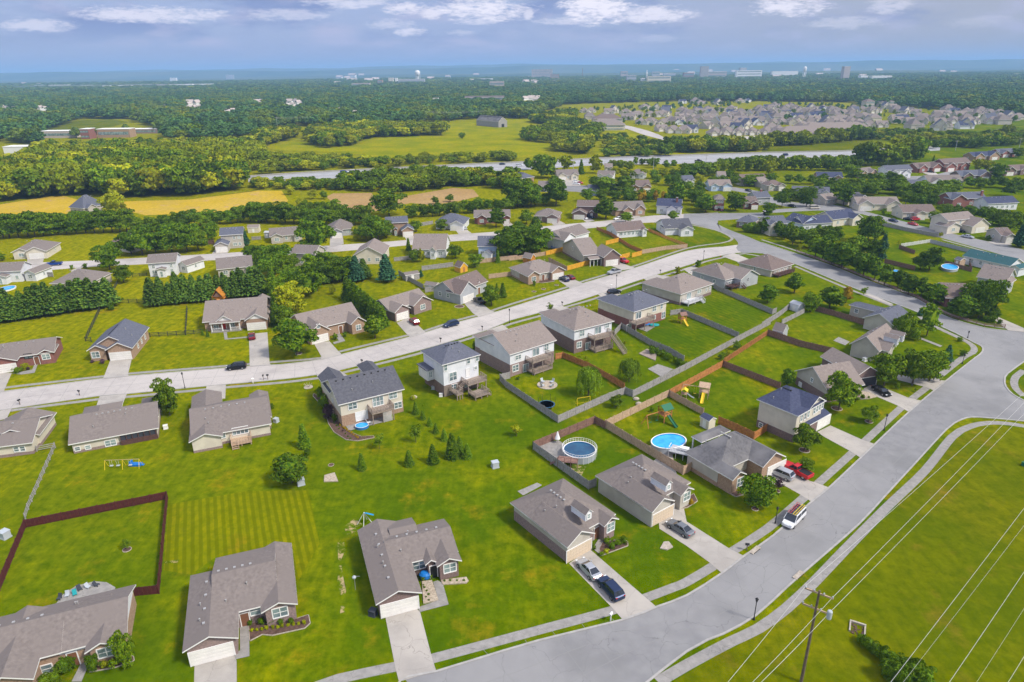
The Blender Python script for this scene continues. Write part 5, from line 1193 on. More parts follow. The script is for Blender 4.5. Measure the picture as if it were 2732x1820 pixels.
def lump_core(rx, rz, cz, seed, n=14, amp=.18, cone=False):
    rg = random.Random(seed); ph = [(rg.uniform(0, 6.3), rg.randint(2, 5), rg.uniform(0, 6.3)) for _ in range(4)]
    vs = []; fs = []; m_ = 9
    for i in range(m_+1):
        u = i/m_; th = math.pi*u
        for k in range(n):
            a = 2*math.pi*k/n; r_ = math.sin(th) if not cone else (1-u)*1.05 if u > .08 else .4
            f = 1+amp*sum(math.sin(q*a+p)*math.sin(3*th+s_) for p, q, s_ in ph)/2
            z = -math.cos(th)*rz if not cone else (u*2-1)*rz
            vs.append([rx*r_*f*math.cos(a), rx*r_*f*math.sin(a), cz+z*(f if not cone else 1)])
    for i in range(m_):
        for k in range(n): fs.append([i*n+k, i*n+(k+1) % n, (i+1)*n+(k+1) % n, (i+1)*n+k])
    return vs, fs
def unitv(rg, n):
    v = rg.normal(size=(n, 3)); return v/np.linalg.norm(v, axis=1)[:, None]
def crown(kind, seed, dens=1.0):
    """all trees are modelled ten metres tall"""
    rg = np.random.default_rng(seed)
    if kind in ('round', 'oval', 'sparse', 'shrub'):
        rx, rz, cz = {'round': (4.5, 4.5, 5.3), 'oval': (3.1, 4.7, 5.15), 'sparse': (3.1, 3.9, 6.0), 'shrub': (6.2, 5.2, 4.9)}[kind]
        nl = {'round': 36, 'oval': 30, 'sparse': 16, 'shrub': 22}[kind]
        d = unitv(rg, nl); d[:, 2] = d[:, 2]*.9+.05
        rad = rg.uniform(.5, .98, nl); LC = d*np.array([rx, rx, rz])*rad[:, None]; LC[:, 2] += cz
        if kind == 'oval': LC[:, :2] *= np.clip(1.25-(LC[:, 2:3]-2)/10., .45, 1.2)
        LR = rg.uniform(.26, .42, nl)*rx
        nq = int({'round': 95, 'oval': 80, 'sparse': 45, 'shrub': 90}[kind]*dens)
        C_, N_ = [], []
        for c, r_ in zip(LC, LR):
            u = unitv(rg, nq); u[:, 2] = np.abs(u[:, 2])*.9-.25; rr_ = rg.uniform(.72, 1.1, nq)[:, None]
            C_.append(c+u*r_*rr_*np.array([1, 1, .8])); nn = u+rg.normal(size=(nq, 3))*.45; N_.append(nn)
        C_ = np.concatenate(C_); N_ = np.concatenate(N_); N_ /= np.linalg.norm(N_, axis=1)[:, None]
        C_[:, 2] = np.maximum(C_[:, 2], .15)
        S_ = rg.uniform(.18, .34, len(C_))*(1.0 if kind != 'shrub' else 1.3)/math.sqrt(dens)
        return C_, N_, S_, (lump_core(rx*.6, rz*.64, cz, seed) if kind != 'sparse' else lump_core(rx*.42, rz*.5, cz, seed))
    if kind in ('pine', 'cone'):
        R0 = 3.6 if kind == 'pine' else 2.3; C_, N_ = [], []; z = .5 if kind == 'cone' else 1.0
        while z < 9.8:
            t = z/10; r_ = R0*(1-t)**(.75 if kind == 'pine' else .85)*rg.uniform(.9, 1.1)+.15
            nb = int(7+r_*(3.4 if kind == 'pine' else 6))
            for k in range(nb):
                a = 2*math.pi*(k+rg.uniform(-.3, .3))/nb+z*1.7; L_ = r_*rg.uniform(.78, 1.12); n = int((10 if kind == 'pine' else 8)*dens+2)
                s = rg.uniform(.35, 1, n)*L_
                up = .18 if kind == 'pine' else -.12
                p = np.stack([np.cos(a)*s, np.sin(a)*s, z+s*up+rg.normal(size=n)*.12], 1); p[:, :2] += rg.normal(size=(n, 2))*.16
                C_.append(p); q = rg.normal(size=(n, 3))*.45; q[:, 2] += 1.0; q[:, 0] += math.cos(a)*.5; q[:, 1] += math.sin(a)*.5; N_.append(q)
            z += .72 if kind == 'pine' else .42
        C_ = np.concatenate(C_); N_ = np.concatenate(N_); N_ /= np.linalg.norm(N_, axis=1)[:, None]
        return C_, N_, rg.uniform(.26, .46, len(C_))*(1 if kind == 'pine' else .72), lump_core(R0*.62, 4.5, 5.1, seed, cone=True, amp=.12)
    if kind == 'willow':
        C_, N_ = [], []
        for k in range(190):
            a = rg.uniform(0, 6.28); r_ = 3.9*math.sqrt(rg.uniform(0.02, 1)); top = 9.6-1.9*(r_/3.9)**2+rg.uniform(-.5, .4); L_ = rg.uniform(3, 7.2)*(.45+.55*r_/3.9)
            n = int(L_*3.4); s = np.linspace(0, 1, n); o = 1+.18*np.sin(s*2)
            C_.append(np.stack([np.cos(a)*r_*o+rg.normal(size=n)*.08, np.sin(a)*r_*o+rg.normal(size=n)*.08, np.maximum(top-s*L_, .3)], 1))
            q = rg.normal(size=(n, 3))*.4; q[:, 0] += math.cos(a); q[:, 1] += math.sin(a); N_.append(q)
        C_ = np.concatenate(C_); N_ = np.concatenate(N_); N_ /= np.linalg.norm(N_, axis=1)[:, None]
        return C_, N_, rg.uniform(.14, .26, len(C_)), lump_core(2.5, 3.4, 5.6, seed)
def trunk_mb(kind, seed):
    rg = random.Random(seed); mb = MB(); H_ = {'round': 5.5, 'oval': 6, 'sparse': 7, 'pine': 9, 'cone': 8, 'willow': 6.5, 'shrub': 3}[kind]
    r0 = {'round': .26, 'oval': .2, 'sparse': .16, 'pine': .2, 'cone': .16, 'willow': .34, 'shrub': .2}[kind]
    path = [(rg.uniform(-.1, .1)*i, rg.uniform(-.1, .1)*i, H_*i/4) for i in range(5)]
    mb.tube(path, [r0*(1-.16*i) for i in range(5)], 8)
    if kind in ('round', 'oval', 'sparse', 'willow', 'shrub'):
        for k in range(7):
            a = k*2.4+rg.uniform(-.3, .3); z0 = H_*(.35+.08*k); p0 = (0, 0, z0); L_ = {'round': 2.6, 'oval': 1.6, 'sparse': 2.1, 'willow': 2.4, 'shrub': 3}[kind]
            mb.tube([p0, (math.cos(a)*L_*.5, math.sin(a)*L_*.5, z0+L_*.45), (math.cos(a)*L_, math.sin(a)*L_, z0+L_*.8)], [r0*.45, r0*.3, r0*.12], 5)
    return mb
PROTO = {}
def proto_tree(kind, col, var):
    key = (kind, col, var)
    if key not in PROTO:
        mk = (kind, var)
        if mk not in PROTO:
            C_, N_, S_, core = crown(kind, 100+var*7+len(kind)); PROTO[mk] = (C_, N_, S_, core, trunk_mb(kind, var))
        C_, N_, S_, core, tm = PROTO[mk]
        me = quads_mesh('crown', C_, N_, S_, core, LM[col])
        if (mk, 't') not in PROTO:
            o = tm.build('trunk', M['bark']); PROTO[(mk, 't')] = o.data; bpy.data.objects.remove(o)
        PROTO[key] = (me, PROTO[(mk, 't')])
    return PROTO[key]
HOUSES = [(o, o.location.copy(), o['label']) for o in list(COL.objects) if o.get('category') == 'house' and o.name.split('.')[0] != 'estate_house']
def short(lb):
    for w in (', ', ' beside', ' behind', ' between', ' on the', ' at the', ' in front', ' near', ' below', ' whose', ' almost', ' half', ' facing', ' left of', ' right of', ' among', ' next to', ' by the', ' over', ' above'):
        if w in lb: lb = lb[:lb.index(w)]
    ws = lb.split()
    while len(ws) > 6 or ws[-1] in ('with', 'and', 'a', 'the', 'of', 'two', 'its', 'low', 'tall', 'small', 'upper', 'white', 'front'): ws = ws[:-1]
    return ' '.join(ws)
def relation(P):
    best = min(HOUSES, key=lambda h_: (h_[1]-P).length); a, b = proj((P.x, P.y, 0)), proj((best[1].x, best[1].y, 0))
    dx, dy = a[0]-b[0], a[1]-b[1]
    rel = ('right of' if dx > 0 else 'left of') if abs(dx) > abs(dy)*1.3 else ('in front of' if dy > 0 else 'behind')
    return rel+' the '+short(best[2]).replace('the ', '')
KIND = {'r': ('round', 'dark', 'leafy_tree', 'dark green leafy tree'), 'm': ('round', 'mid', 'leafy_tree', 'bright green leafy tree'), 'y': ('round', 'yel', 'leafy_tree', 'yellow green leafy tree'),
        'o': ('oval', 'dark', 'pear_tree', 'dark oval street tree'), 'O': ('oval', 'mid', 'pear_tree', 'green oval tree'), 'p': ('pine', 'pine', 'pine_tree', 'feathery pine'), 'b': ('pine', 'blue', 'spruce_tree', 'bluish spruce'),
        'c': ('cone', 'dark', 'cone_conifer', 'slim dark conifer'), 'w': ('willow', 'wil', 'willow_tree', 'weeping willow'), 's': ('shrub', 'dark', 'shrub', 'dark round shrub'), 'S': ('shrub', 'mid', 'shrub', 'green shrub'),
        'Y': ('shrub', 'yel', 'shrub', 'yellow shrub'), 'a': ('oval', 'aut', 'autumn_tree', 'orange autumn tree'), 'A': ('shrub', 'aut', 'shrub', 'orange flowering shrub'), 'u': ('sparse', 'pur', 'plum_tree', 'purple leaved tree'),
        'U': ('shrub', 'pur', 'shrub', 'dark purple shrub'), 'q': ('sparse', 'mid', 'sapling', 'thin young tree'), 'Q': ('sparse', 'yel', 'sapling', 'thin yellowish young tree')}
TREES = {}
RT = random.Random(5)
def plant(P, h, kc_, wf=1.0, label=None, group=None, full=True):
    wf *= 1.3 if kc_ in 'oO' else 1.12 if kc_ in 'rmyp' else 1
    kind, col, nm, desc = KIND[kc_]; var = RT.randint(0, 2); cm, tm = proto_tree(kind, col, var)
    s_ = h/10; w = s_*wf*RT.uniform(.92, 1.08); rz = RT.uniform(0, 6.28)
    if label is None:
        big = ('tall ' if h > 9 else 'small ' if h < 3.5 and nm != 'shrub' else 'low ' if h < 1.2 else '')
        label = big+desc+' '+relation(P)
    cat_ = {'shrub': 'shrub'}.get(nm, 'tree')
    if full and nm != 'shrub':
        r = thing(nm, label, cat_, P, rz, group); r.scale = (w, w, s_)
        t = bpy.data.objects.new('trunk', tm); COL.objects.link(t); t.parent = r
        c = bpy.data.objects.new('crown', cm); COL.objects.link(c); c.parent = r
    else:
        r = bpy.data.objects.new(nm, cm); COL.objects.link(r); r.location = P; r.rotation_euler = (0, 0, rz); r.scale = (w, w, s_); tag(r, label, cat_, group)
        if nm != 'shrub':
            r.name = nm
    TREES.setdefault(label, []).append(r); return r
def trees(fr, s, group=None, label=None, full=True):
    for tok in s.split():
        q = tok.split(','); x, yb, yt, k_ = float(q[0]), float(q[1]), float(q[2]), q[3]; wf = float(q[4]) if len(q) > 4 else 1
        P = G(fr, (x, yb)); P.z = 0; h = hgt(fr, (x, yb), yt); plant(P, h, k_, wf, label, group, full)
def trow(fr, x0, y0, x1, y1, n, dy, k_, wf=1, jit=6, group=None, label=None, full=True):
    for i in range(n):
        t = i/max(n-1, 1); kk = k_[RT.randint(0, len(k_)-1)] if len(k_) > 1 else k_
        x = x0+(x1-x0)*t+RT.uniform(-jit, jit); y = y0+(y1-y0)*t+RT.uniform(-jit, jit)*.5; P = G(fr, (x, y)); P.z = 0
        plant(P, hgt(fr, (x, y), y-dy*RT.uniform(.85, 1.15)), kk, wf, label, group, full)
trees('A', '880,1450,1240,S,.55 658,1492,1375,s,.5 505,1470,1388,s,.6 455,1500,1400,s,.6 385,1565,1492,S 320,1600,1530,S 730,1470,1420,Y,.7 790,1450,1405,Y,.7')
trow('A', 1750, 1170, 2035, 1165, 5, 46, 's', .6, 4)
trow('A', 1755, 1218, 2120, 1168, 11, 26, 'Y', .7, 5)
trees('B', '1880,600,560,S 1915,640,588,s,.7 1955,612,570,S 1992,605,545,s,.6 1788,642,612,S,.7 1840,685,660,S 1875,668,640,Y 640,800,765,S,.7 655,845,815,S,.6 600,862,830,S,.7')
trow('B', 600, 900, 640, 1000, 6, 14, 's', .8, 14)
trow('B', 745, 870, 880, 865, 4, 14, 's', .8, 4)
trees('C', '490,352,138,r,.95 632,238,140,u,1 830,105,15,m,1 360,235,205,Y 400,232,195,S 30,330,290,A,.8')
for x, y, d_ in ((1215, 1290, 60), (1260, 1330, 70), (1310, 1375, 80), (1370, 1420, 90), (1430, 1465, 100), (1400, 1540, 110), (1500, 1500, 110), (1570, 1540, 120), (1480, 1590, 130), (1640, 1590, 130)):
    plant(G('C', (x, y)), hgt('C', (x, y), y-d_), 's', .8, 'dark bush in the ditch thicket of the rough field', 'dark bushes in the ditch thicket')
trees('D', '1420,778,470,m,.55 215,400,335,Y,.7 150,425,372,S 240,400,370,U,.6 775,340,315,U 860,345,310,U 1740,120,60,c 2275,730,670,S,.5')
trow('D', 330, 1015, 400, 880, 5, 50, 'S', .6, 6)
trees('E', '252,1342,1118,r,1.15 355,1045,850,c,1.1 380,1115,1060,s,.7 835,1232,1095,c,1.1 1228,1198,1072,c,1.3 1430,1175,1022,c,1.3 1590,1130,930,c,1.2 1652,1090,955,c,1.2 1715,1135,1015,c,1.3 1522,985,890,c,1.3 1452,925,845,c,1.3 1400,865,790,c,1.3 1342,812,735,c,1.3 1285,765,665,c,1.3')
trees('E', '1285,1005,850,q,.9 980,1058,925,q,1 2125,955,850,Q,1.3 500,640,530,S,.6 520,715,600,S,.6 560,805,690,U,.6 610,830,760,S,.5 1265,650,610,Y,.7 1780,230,160,s,.5 1340,700,690,S')
trow('E', 655, 870, 800, 975, 9, 22, 'A', .8, 3)
trow('E', 600, 850, 740, 985, 7, 16, 'sU', .8, 6)
trees('F', '690,615,370,w,.95 1030,495,305,w,1 920,712,603,m,.9 1860,300,225,Y,.6 1800,310,250,S,.7 1930,230,150,S,.6 500,500? '.replace('500,500? ', '')+'1220,270,200,s,.6 100,480,455,s 1220,750,705,s,.5 990,200,150,Q')
trow('F', 1230, 250, 1480, 380, 8, 62, 'sS', .7, 12)
trow('F', 620, 290, 760, 390, 6, 24, 'Y', .8, 20)
trees('G', '512,1078,852,m,.85 505,1205,1120,S,.5 1050,838,690,m,.75 800,735,408,m,.75 1180,530,240,m,.8 1415,525,232,m,.8 1560,490,232,m,.8 1700,338,190,b,.9 1835,285,225,s,.7 1810,160,122,s 1440,580,550,q 1100,215? '.replace('1100,215? ', '')+'370,545,390,r,.7 10,1400,1340,Y,.6 1290,560,500,S,.5')
trees('G', '1000,640,600,s,.6 1050,640,615,S,.6 960,650,625,S')
trow('G', 1330, 470, 1640, 500, 8, 40, 'Q', .5, 10, label='pale seed head grass clump under the corner house trees', group='pale grass clumps')
trees('L', '1480,1330,1005,O,.75 1258,1345,1118,m,.75 1140,1268,1205,s,.8 1370,1370,1240,S,.7 52,1035,858,o,1.05 290,948,760,o,1.15 435,1118,935,m,.85 610,1085,880,o,1.3 755,1040,872,a,.9 915,965,885,q,1.2 1420,1150,1080,b')
trees('L', '30,415,258,o,1 275,515,340,O,1 425,545,350,O,1 545,645,440,o,1 640,500,345,r 715,725,465,o,1 815,640,430,O,1.1 950,490,240,r,.95 1065,655,488,b,.8 912,795,570,o,.95 1100,880,680,o,1 1312,960,760,o,1 1545,1045,840,o,1.1 1500,745,530,r,.9 1800,1175,950,o,1.1 2005,1165,818,r,.7 1940,1175,1000,o,1 1680,1100,1020,S,.5 2060,1190,1080,r')
trees('L', '180,178,8,r,.85 400,175,-5,r,.95 732,165,-60,o,1 1090,245,180,S,.6 1220,255,180,Y,.6 1540,325,212,m,.9 2030,475,425,s,.7 1600,445,400,Y,.7 2305,535,330,b 1230,515,472,Y,.6 340,560,508,Y,.7 2130,350,190,m 2220,400,230,m 1290,250,170,S 600,420,330,o 510,420,330,O')
trow('L', 1280, 165, 1530, 175, 4, 125, 'rm', .9, 15)
trow('L', 1610, 235, 2060, 260, 7, 85, 'rm', .9, 15)
trow('L', 2080, 330, 2340, 350, 5, 120, 'mr', .9, 12)
trow('L', 2000, 1200, 2120, 1230, 4, 60, 's', .7, 8)
trees('I', '990,742,498,r,1 1112,855,690,m,1 645,732,695,s,.8 768,728,680,s,.8 322,765,720,c 20,660,590,m 1040,545,490,s 1280,605,352,r,.95 1400,585,400,r 1545,580,330,r 1680,578,340,r 1780,565,370,m 1905,475,305,r,.8 2200,525,370,b,1 1030,268,35,y,.9 1095,250,130,y 2310,720,560,r,.9 1820,1325,1270,c 1005,1105,1030,s,.7 150,635,600,s')
trow('I', 20, 455, 400, 440, 6, 205, 'r', .95, 12); trow('I', 460, 425, 1150, 400, 10, 190, 'rmr', .95, 15); trow('I', 560, 330, 1000, 300, 5, 110, 'r', 1, 15)
trow('I', 1230, 390, 2140, 320, 13, 130, 'rm', 1.05, 15); trow('I', 1230, 470, 1780, 480, 6, 150, 'r', 1, 15); trow('I', 2150, 310, 2340, 300, 3, 165, 'rm', 1, 10)
for i, t in enumerate(range(12)):
    pass
trow('I', 10, 1212, 985, 1060, 14, 255, 'p', .95, 8); trow('I', 80, 1130, 900, 1010, 8, 200, 'p', .9, 10)
trow('I', 1385, 1062, 2345, 965, 14, 225, 'p', .9, 8); trow('I', 1450, 960, 2300, 900, 7, 170, 'p', .9, 10)
trees('J', '50,965,720,p,.95 20,880,700,p 130,800,600,r 240,705,500,r,1 400,685,590,m 560,580,268,r,.95 585,822,655,r 440,985,695,r,.95 345,1145,855,y,.95 285,1255,1060,m,.9 380,1500,1180,r,.95 700,765,575,m 800,810,610,r 915,845,615,b,1.05 1185,845,600,b,1.05 700,962,862,Y,.5 1080,1355,1140,O,1.15 725,1365,1305,S,.6 810,1342,1292,s,.6')
trees('J', '920,475,350,Y,.7 1110,480,255,r,.95 1180,455,300,m 1040,440,240,o 1205,255,0,m,1.15 1450,400,290,m 1675,385,280,m,1.1 2165,358,160,o,1.05 1380,565,455,c 1435,668,560,m 1500,668,545,Y,.4 1800,640,508,m 1980,715,590,m 2180,675,560,c 2285,628,365,r 2350,610,340,r 1490,805,740,b 2125,1060,880,m,.8 2225,985,855,c,1.3 2170,935,860,c 600,640,560,r 660,700,600,m 310,840,690,m 490,830,700,r')
for i in range(11):
    t = i/10; x, y = 835+(1150-835)*t, 1005+(1245-1005)*t; plant(G('J', (x, y)), hgt('J', (x, y), y-(205-20*t)), 'c', 1.3, 'upright dark conifer in the diagonal hedge beside the tan roofed brick house', 'conifers of the diagonal hedge')
for i in range(7):
    t = i/6; x, y = 160+40*t, 905+330*t; plant(G('J', (x, y)), hgt('J', (x, y), y-200), 'c', 1.2, 'upright dark conifer in the hedge beside the porch house', 'conifers of the upright hedge')
trow('J', 20, 320, 430, 320, 6, 180, 'rm', .95, 12); trow('J', 480, 335, 980, 335, 7, 165, 'rmr', .95, 12); trow('J', 1430, 275, 2330, 190, 13, 120, 'rmr', 1.0, 15); trow('J', 480, 250, 700, 260, 3, 140, 'm', 1, 10)
trees('J', '320,65,-20,y 520,105,15,y 620,105,30,m 400,175,95,Y,.7 1620,150,80,m 1750,130,60,m')
trees('K', '65,175,-60,r 190,175,-40,r 415,165,-80,r,.9 300,165,50,r 150,330,200,m 235,425,255,o,1 100,470,300,r 60,600,400,r 180,600,330,r 270,595,350,r 860,285,80,o,1.3 1040,315,208,O,1.3 640,485,388,Q,1 1465,295,205,O,1.5 1690,715,655,s,.8 1510,780,705,Y,.6 360,1130,1030,q,1 1510? '.replace('1510? ', '')+'770,698,652,s,1 1755,225,50,o,1.3 2020,212,40,r 1500,185,-60,o 2110,885,800,u 220,885,838,S,.6 1320,745? '.replace('1320,745? ', '')+'1210,880,835,s')
trow('K', 1060, 130, 1420, 130, 8, 105, 'rsa', .8, 12); trow('K', 1620, 120, 1740, 200, 3, 130, 'r', 1, 10); trow('K', 120, 170, 320, 165, 3, 120, 'r', 1, 8)
trow('K', 2110, 400, 2350, 420, 5, 90, 'sS', .8, 10)
trow('P', 10, 1060, 860, 1055, 13, 115, 'rmr', 1, 12, full=False); trow('P', 230, 1180, 540, 1180, 4, 90, 'rm', 1, 10, full=False); trow('P', 520, 1290, 1240, 1270, 12, 120, 'mrm', 1, 18, full=False); trow('P', 1260, 1330, 1600, 1330, 6, 140, 'mr', 1, 12, full=False)
trees('P', '880,1010,800,r 960,1015,790,r 1050,1010,880,r 1180,1010,800,r 1245,1000,750,r 1335,985,740,r 1410,960,830,m 800,1145,1000,m 1140,1145,1062,m 1640,1300,1148,m,1.3 1935,1065,950,r 2010,1065,960,r 2105,1150,990,r 1540,975,920,c 2290,945,850,r 2210,1290,1150,r 2320,1250,1180,r 1220,1230,1150,r 1890,860,770,m 1970,860,750,r 2100,840,700,r 2200,760,640,r 2320,800,720,m', full=False)
trow('P', 250, 830, 880, 790, 9, 55, 'rm', 1.3, 10, full=False); trow('P', 900, 745, 1500, 745, 9, 70, 'rm', 1.2, 10, full=False); trow('P', 1550, 860, 2340, 830, 10, 95, 'mr', 1.2, 14, full=False); trow('P', 1450, 960, 2300, 900, 0, 80, 'r')
trees('O', '165,1055,940,o 290,1125,905,r 360,1125,920,r 640,1092,960,c 770,1085,905,r 885,1035,980,o 500,1060,920,y 60,1365,1110,r 150,1372,1130,m 415,1350,1175,o,1.3 415,1240,1100,r 750,1205,1105,r 855,1280,1100,O,1.4 1020,1275,1085,O,1.4 1515,1135,1060,o,1.3 1420,1195,1080,o 1480,1195,1090,r 1310,1180,1090,m 1500,1325,1140,r 1700,1290,1190,r 1700,1175,1090,y 1300,1035,940,m 1400,1045,960,o 1465,1035,955,o 1130,1010,930,m 1190,1010,950,m 1250,1015,950,m 1960,1140,1040,r 2030,1180? '.replace('2030,1180? ', '')+'2330,1100,960,r 1395,900,750,O 1405,930,800,r', full=False)
trow('O', 1560, 1130, 2340, 1050, 12, 120, 'rmr', 1, 15, full=False); trow('O', 920, 1030, 1060, 1060, 3, 80, 'r', 1, 8, full=False); trow('O', 1850, 540, 2230, 555, 8, 48, 'r', .8, 8, full=False); trow('O', 1080, 600, 1700, 560, 7, 45, 'r', .8, 20, full=False)
for fr, x, y, t_, k_ in (('J', 120, 690, 520, 'r'), ('J', 330, 760, 600, 'm'), ('J', 180, 780, 610, 'r'), ('J', 520, 760, 590, 'm'), ('J', 620, 740, 570, 'r'), ('J', 750, 850, 640, 'r'), ('J', 860, 830, 640, 'p'), ('J', 980, 820, 640, 'p'), ('J', 460, 870, 700, 'r'), ('J', 560, 930, 760, 'm'),
        ('J', 300, 950, 740, 'r'), ('J', 210, 1010, 800, 'm'), ('J', 640, 860, 690, 'p'), ('J', 1000, 480, 300, 'r'), ('J', 690, 330, 200, 'm'), ('I', 2250, 640, 520, 'r'), ('I', 2330, 660, 510, 'r'), ('I', 1180, 600, 400, 'r'), ('K', 20, 500, 330, 'r'), ('K', 130, 590, 380, 'r'),
        ('K', 230, 540, 360, 'r'), ('L', 200, 470, 330, 'o'), ('L', 350, 500, 370, 'o'), ('L', 480, 620, 430, 'O'), ('L', 590, 560, 400, 'o'), ('L', 620, 700, 470, 'o'), ('L', 760, 690, 470, 'O'), ('L', 860, 620, 420, 'o'), ('L', 850, 760, 560, 'o'), ('L', 990, 640, 460, 'r'), ('L', 1010, 830, 620, 'o'),
        ('L', 1220, 900, 720, 'o'), ('L', 1430, 980, 800, 'o'), ('L', 1090, 560, 420, 'b'), ('L', 1900, 1090, 850, 'r'), ('L', 1740, 1120, 960, 'o'), ('L', 1420, 740, 590, 'r'), ('L', 60, 250, 130, 'r'), ('L', 1010, 480, 330, 'r')):
    P = G(fr, (x, y)); P.z = 0; plant(P, hgt(fr, (x, y), t_), k_)
trow('P', 20, 1010, 860, 1005, 12, 85, 'rmr', 1.1, 14, full=False); trow('P', 520, 1235, 1250, 1230, 9, 105, 'rm', 1.1, 14, full=False); trow('P', 1260, 1285, 1700, 1260, 6, 110, 'rm', 1.1, 14, full=False)
trow('O', 1560, 1085, 2340, 1010, 12, 95, 'rm', 1.1, 14, full=False); trow('L', 1280, 120, 1600, 130, 5, 110, 'rm', 1, 14); trow('L', 1640, 270, 2060, 300, 6, 100, 'rm', 1, 12)
trow('O', 1600, 1240, 2340, 1180, 8, 100, 'rm', 1.1, 18, full=False); trow('O', 700, 1330, 1300, 1320, 6, 110, 'rm', 1.1, 16); trow('O', 940, 1130, 1560, 1120, 8, 85, 'rm', 1.1, 18, full=False); trow('P', 900, 1160, 1250, 1170, 5, 85, 'rm', 1.1, 14, full=False)
trow('P', 250, 1340, 600, 1290, 5, 110, 'rm', 1.1, 14, full=False); trow('P', 1850, 1210, 2340, 1230, 6, 100, 'rm', 1.1, 14, full=False); trow('L', 150, 440, 560, 480, 5, 130, 'oO', 1, 10); trow('L', 1650, 560, 2100, 480, 0, 100, 'r')
# shared wording means shared group
def vantage(o): return o.location.x
for lb, L_ in list(TREES.items()):
    if len(L_) > 1 and not L_[0].get('group'):
        if len(L_) <= 3:
            L_.sort(key=vantage); ws = lb.split()
            for o, q in zip(L_, (('left hand', 'right hand') if len(L_) == 2 else ('leftmost', 'middle', 'rightmost'))): o['label'] = q+' '+lb
        for o in L_: o['group'] = lb.replace(' tree ', ' trees ').replace(' shrub ', ' shrubs ').replace(' conifer ', ' conifers ').replace(' pine ', ' pines ')
# ------------------------------------------------------------------ fences
def fence(fr, s, label, m='greywood', h=1.8, style='board', post=2.5, cap=False):
    P = [Vector((p.x, p.y, 0)) for p in (GL(fr, s) if isinstance(s, str) else s)]
    O = P[0].copy(); r = thing('fence', label, 'fence', O); nposts = 0
    tot = sum((b-a).length for a, b in zip(P, P[1:])); step = max(post, tot/92)
    for a, b in zip(P, P[1:]):
        a, b = a-O, b-O; L_ = (b-a).length; d = (b-a)/L_; n_ = Vector((-d.y, d.x, 0)); k = max(1, round(L_/step)); mb = MB()
        if style == 'board':
            nb = max(1, int(L_/.28)); w = L_/nb
            for i in range(nb):
                c = a+d*(i+.5)*w; hh = h-RT.uniform(0, .05); o = .02*(i % 2)
                q = [c+d*x*w*.48+n_*(y*.012+o) for x, y in ((-1, -1), (1, -1), (1, 1), (-1, 1))]
                mb.add([(v.x, v.y, .04) for v in q]+[(v.x, v.y, hh) for v in q], [(4, 5, 6, 7), (0, 1, 5, 4), (1, 2, 6, 5), (2, 3, 7, 6), (3, 0, 4, 7)])
            for z in (.35, h-.35): mb.bar(a+n_*-.06+Vector((0, 0, z)), b+n_*-.06+Vector((0, 0, z)), .05, .09)
            if cap: mb.bar(a+Vector((0, 0, h+.03)), b+Vector((0, 0, h+.03)), .12, .05)
            mb.build('board_panel', M[m], r)
        elif style == 'rail':
            for z in (.35, .75, 1.15): mb.bar(a+Vector((0, 0, z*h/1.25)), b+Vector((0, 0, z*h/1.25)), .05, .14)
            mb.build('rails', M[m], r)
        elif style == 'picket':
            nb = max(1, int(L_/.3))
            for i in range(nb): c = a+d*(i+.5)*L_/nb; mb.box(c.x-.05, c.x+.05, c.y-.05, c.y+.05, .05, h)
            for z in (.3, h-.25): mb.bar(a+Vector((0, 0, z)), b+Vector((0, 0, z)), .05, .09)
            mb.build('picket_panel', M[m], r)
        for i in range(k):
            c = a+d*L_*i/k; pb = MB(); pb.box(c.x-.07, c.x+.07, c.y-.07, c.y+.07, 0, h+.1); pb.build('post', M[m], r)
    c = P[-1]-O; pb = MB(); pb.box(c.x-.07, c.x+.07, c.y-.07, c.y+.07, 0, h+.1); pb.build('post', M[m], r)
    return r
def fc(*a): return cat(*a)
fence('A', '0,932 180,492 1170,292 1110,952 945,968', 'dark maroon board fence round the yard behind the lower left house', 'maroon', 1.55)
fence('D', fc(('D', '310,1082 465,1052 240,1568'), ('A', '180,435')), 'weathered grey rail fence from the left ranch house to the maroon fence', 'greywood', 1.2, 'rail')
fence('F', fc(('E', '2072,470 1988,492'), ('F', '0,548 435,843 860,650 995,602 1060,628 1500,402 1960,152 2210,20')), 'long weathered grey board fence round the willow yard and along the grass lane', 'greywood', 1.8)
fence('F', '415,312 475,300 690,390 800,450 990,565', 'rust red board fence behind the two weeping willows', 'cedar', 1.7)
fence('K', fc(('K', '940,1330 1000,1268 1270,1425 1430,1490 1560,1570')), 'grey board fence beside the vegetable beds', 'greywood', 1.8)
fence('K', '1440,1150 1540,1135 2050,1352', 'grey board fence between the two striped back lawns', 'greywood', 1.7)
fence('K', fc(('K', '1830,905 1860,925 2354,1140'), ('L', '130,1125')), 'grey board fence above the upper striped lawn', 'greywood', 1.7)
fence('F', '1812,372 1362,622', 'new orange board fence facing the grass lane', 'cedar', 1.8)
fence('F', '1812,372 2050,465 2290,560', 'dark red board fence behind the tall navy roofed house', 'browndark', 1.7)
fence('F', '1825,345 2180,112', 'reddish brown picket fence along the upper grass lane', 'cedar', 1.5, 'picket')
fence('G', fc(('G', '205,110 480,205 745,268')), 'brown board fence from the gambrel shed to the corner houses', 'browndark', 1.8)
fence('F', '1362,622 830,882', 'pale tan board fence facing the lane, along the playset yard', 'tanwood', 1.8)
fence('F', '1362,622 1650,780', 'tan board fence between the playset yard and yellow slide yard', 'tanwood', 1.7)
fence('F', '1775,850 1925,915 2072,985 2190,905', 'orange board fence joining the navy roofed house', 'cedar', 1.8)
fence('F', '830,885 1200,1110 1480,1278 1582,1225', 'tan board fence between the round pool yard and the oval pool', 'tanwood', 1.9)
fence('F', '225,1065 740,848 828,890', 'dark brown board fence behind the round pool', 'browndark', 1.8)
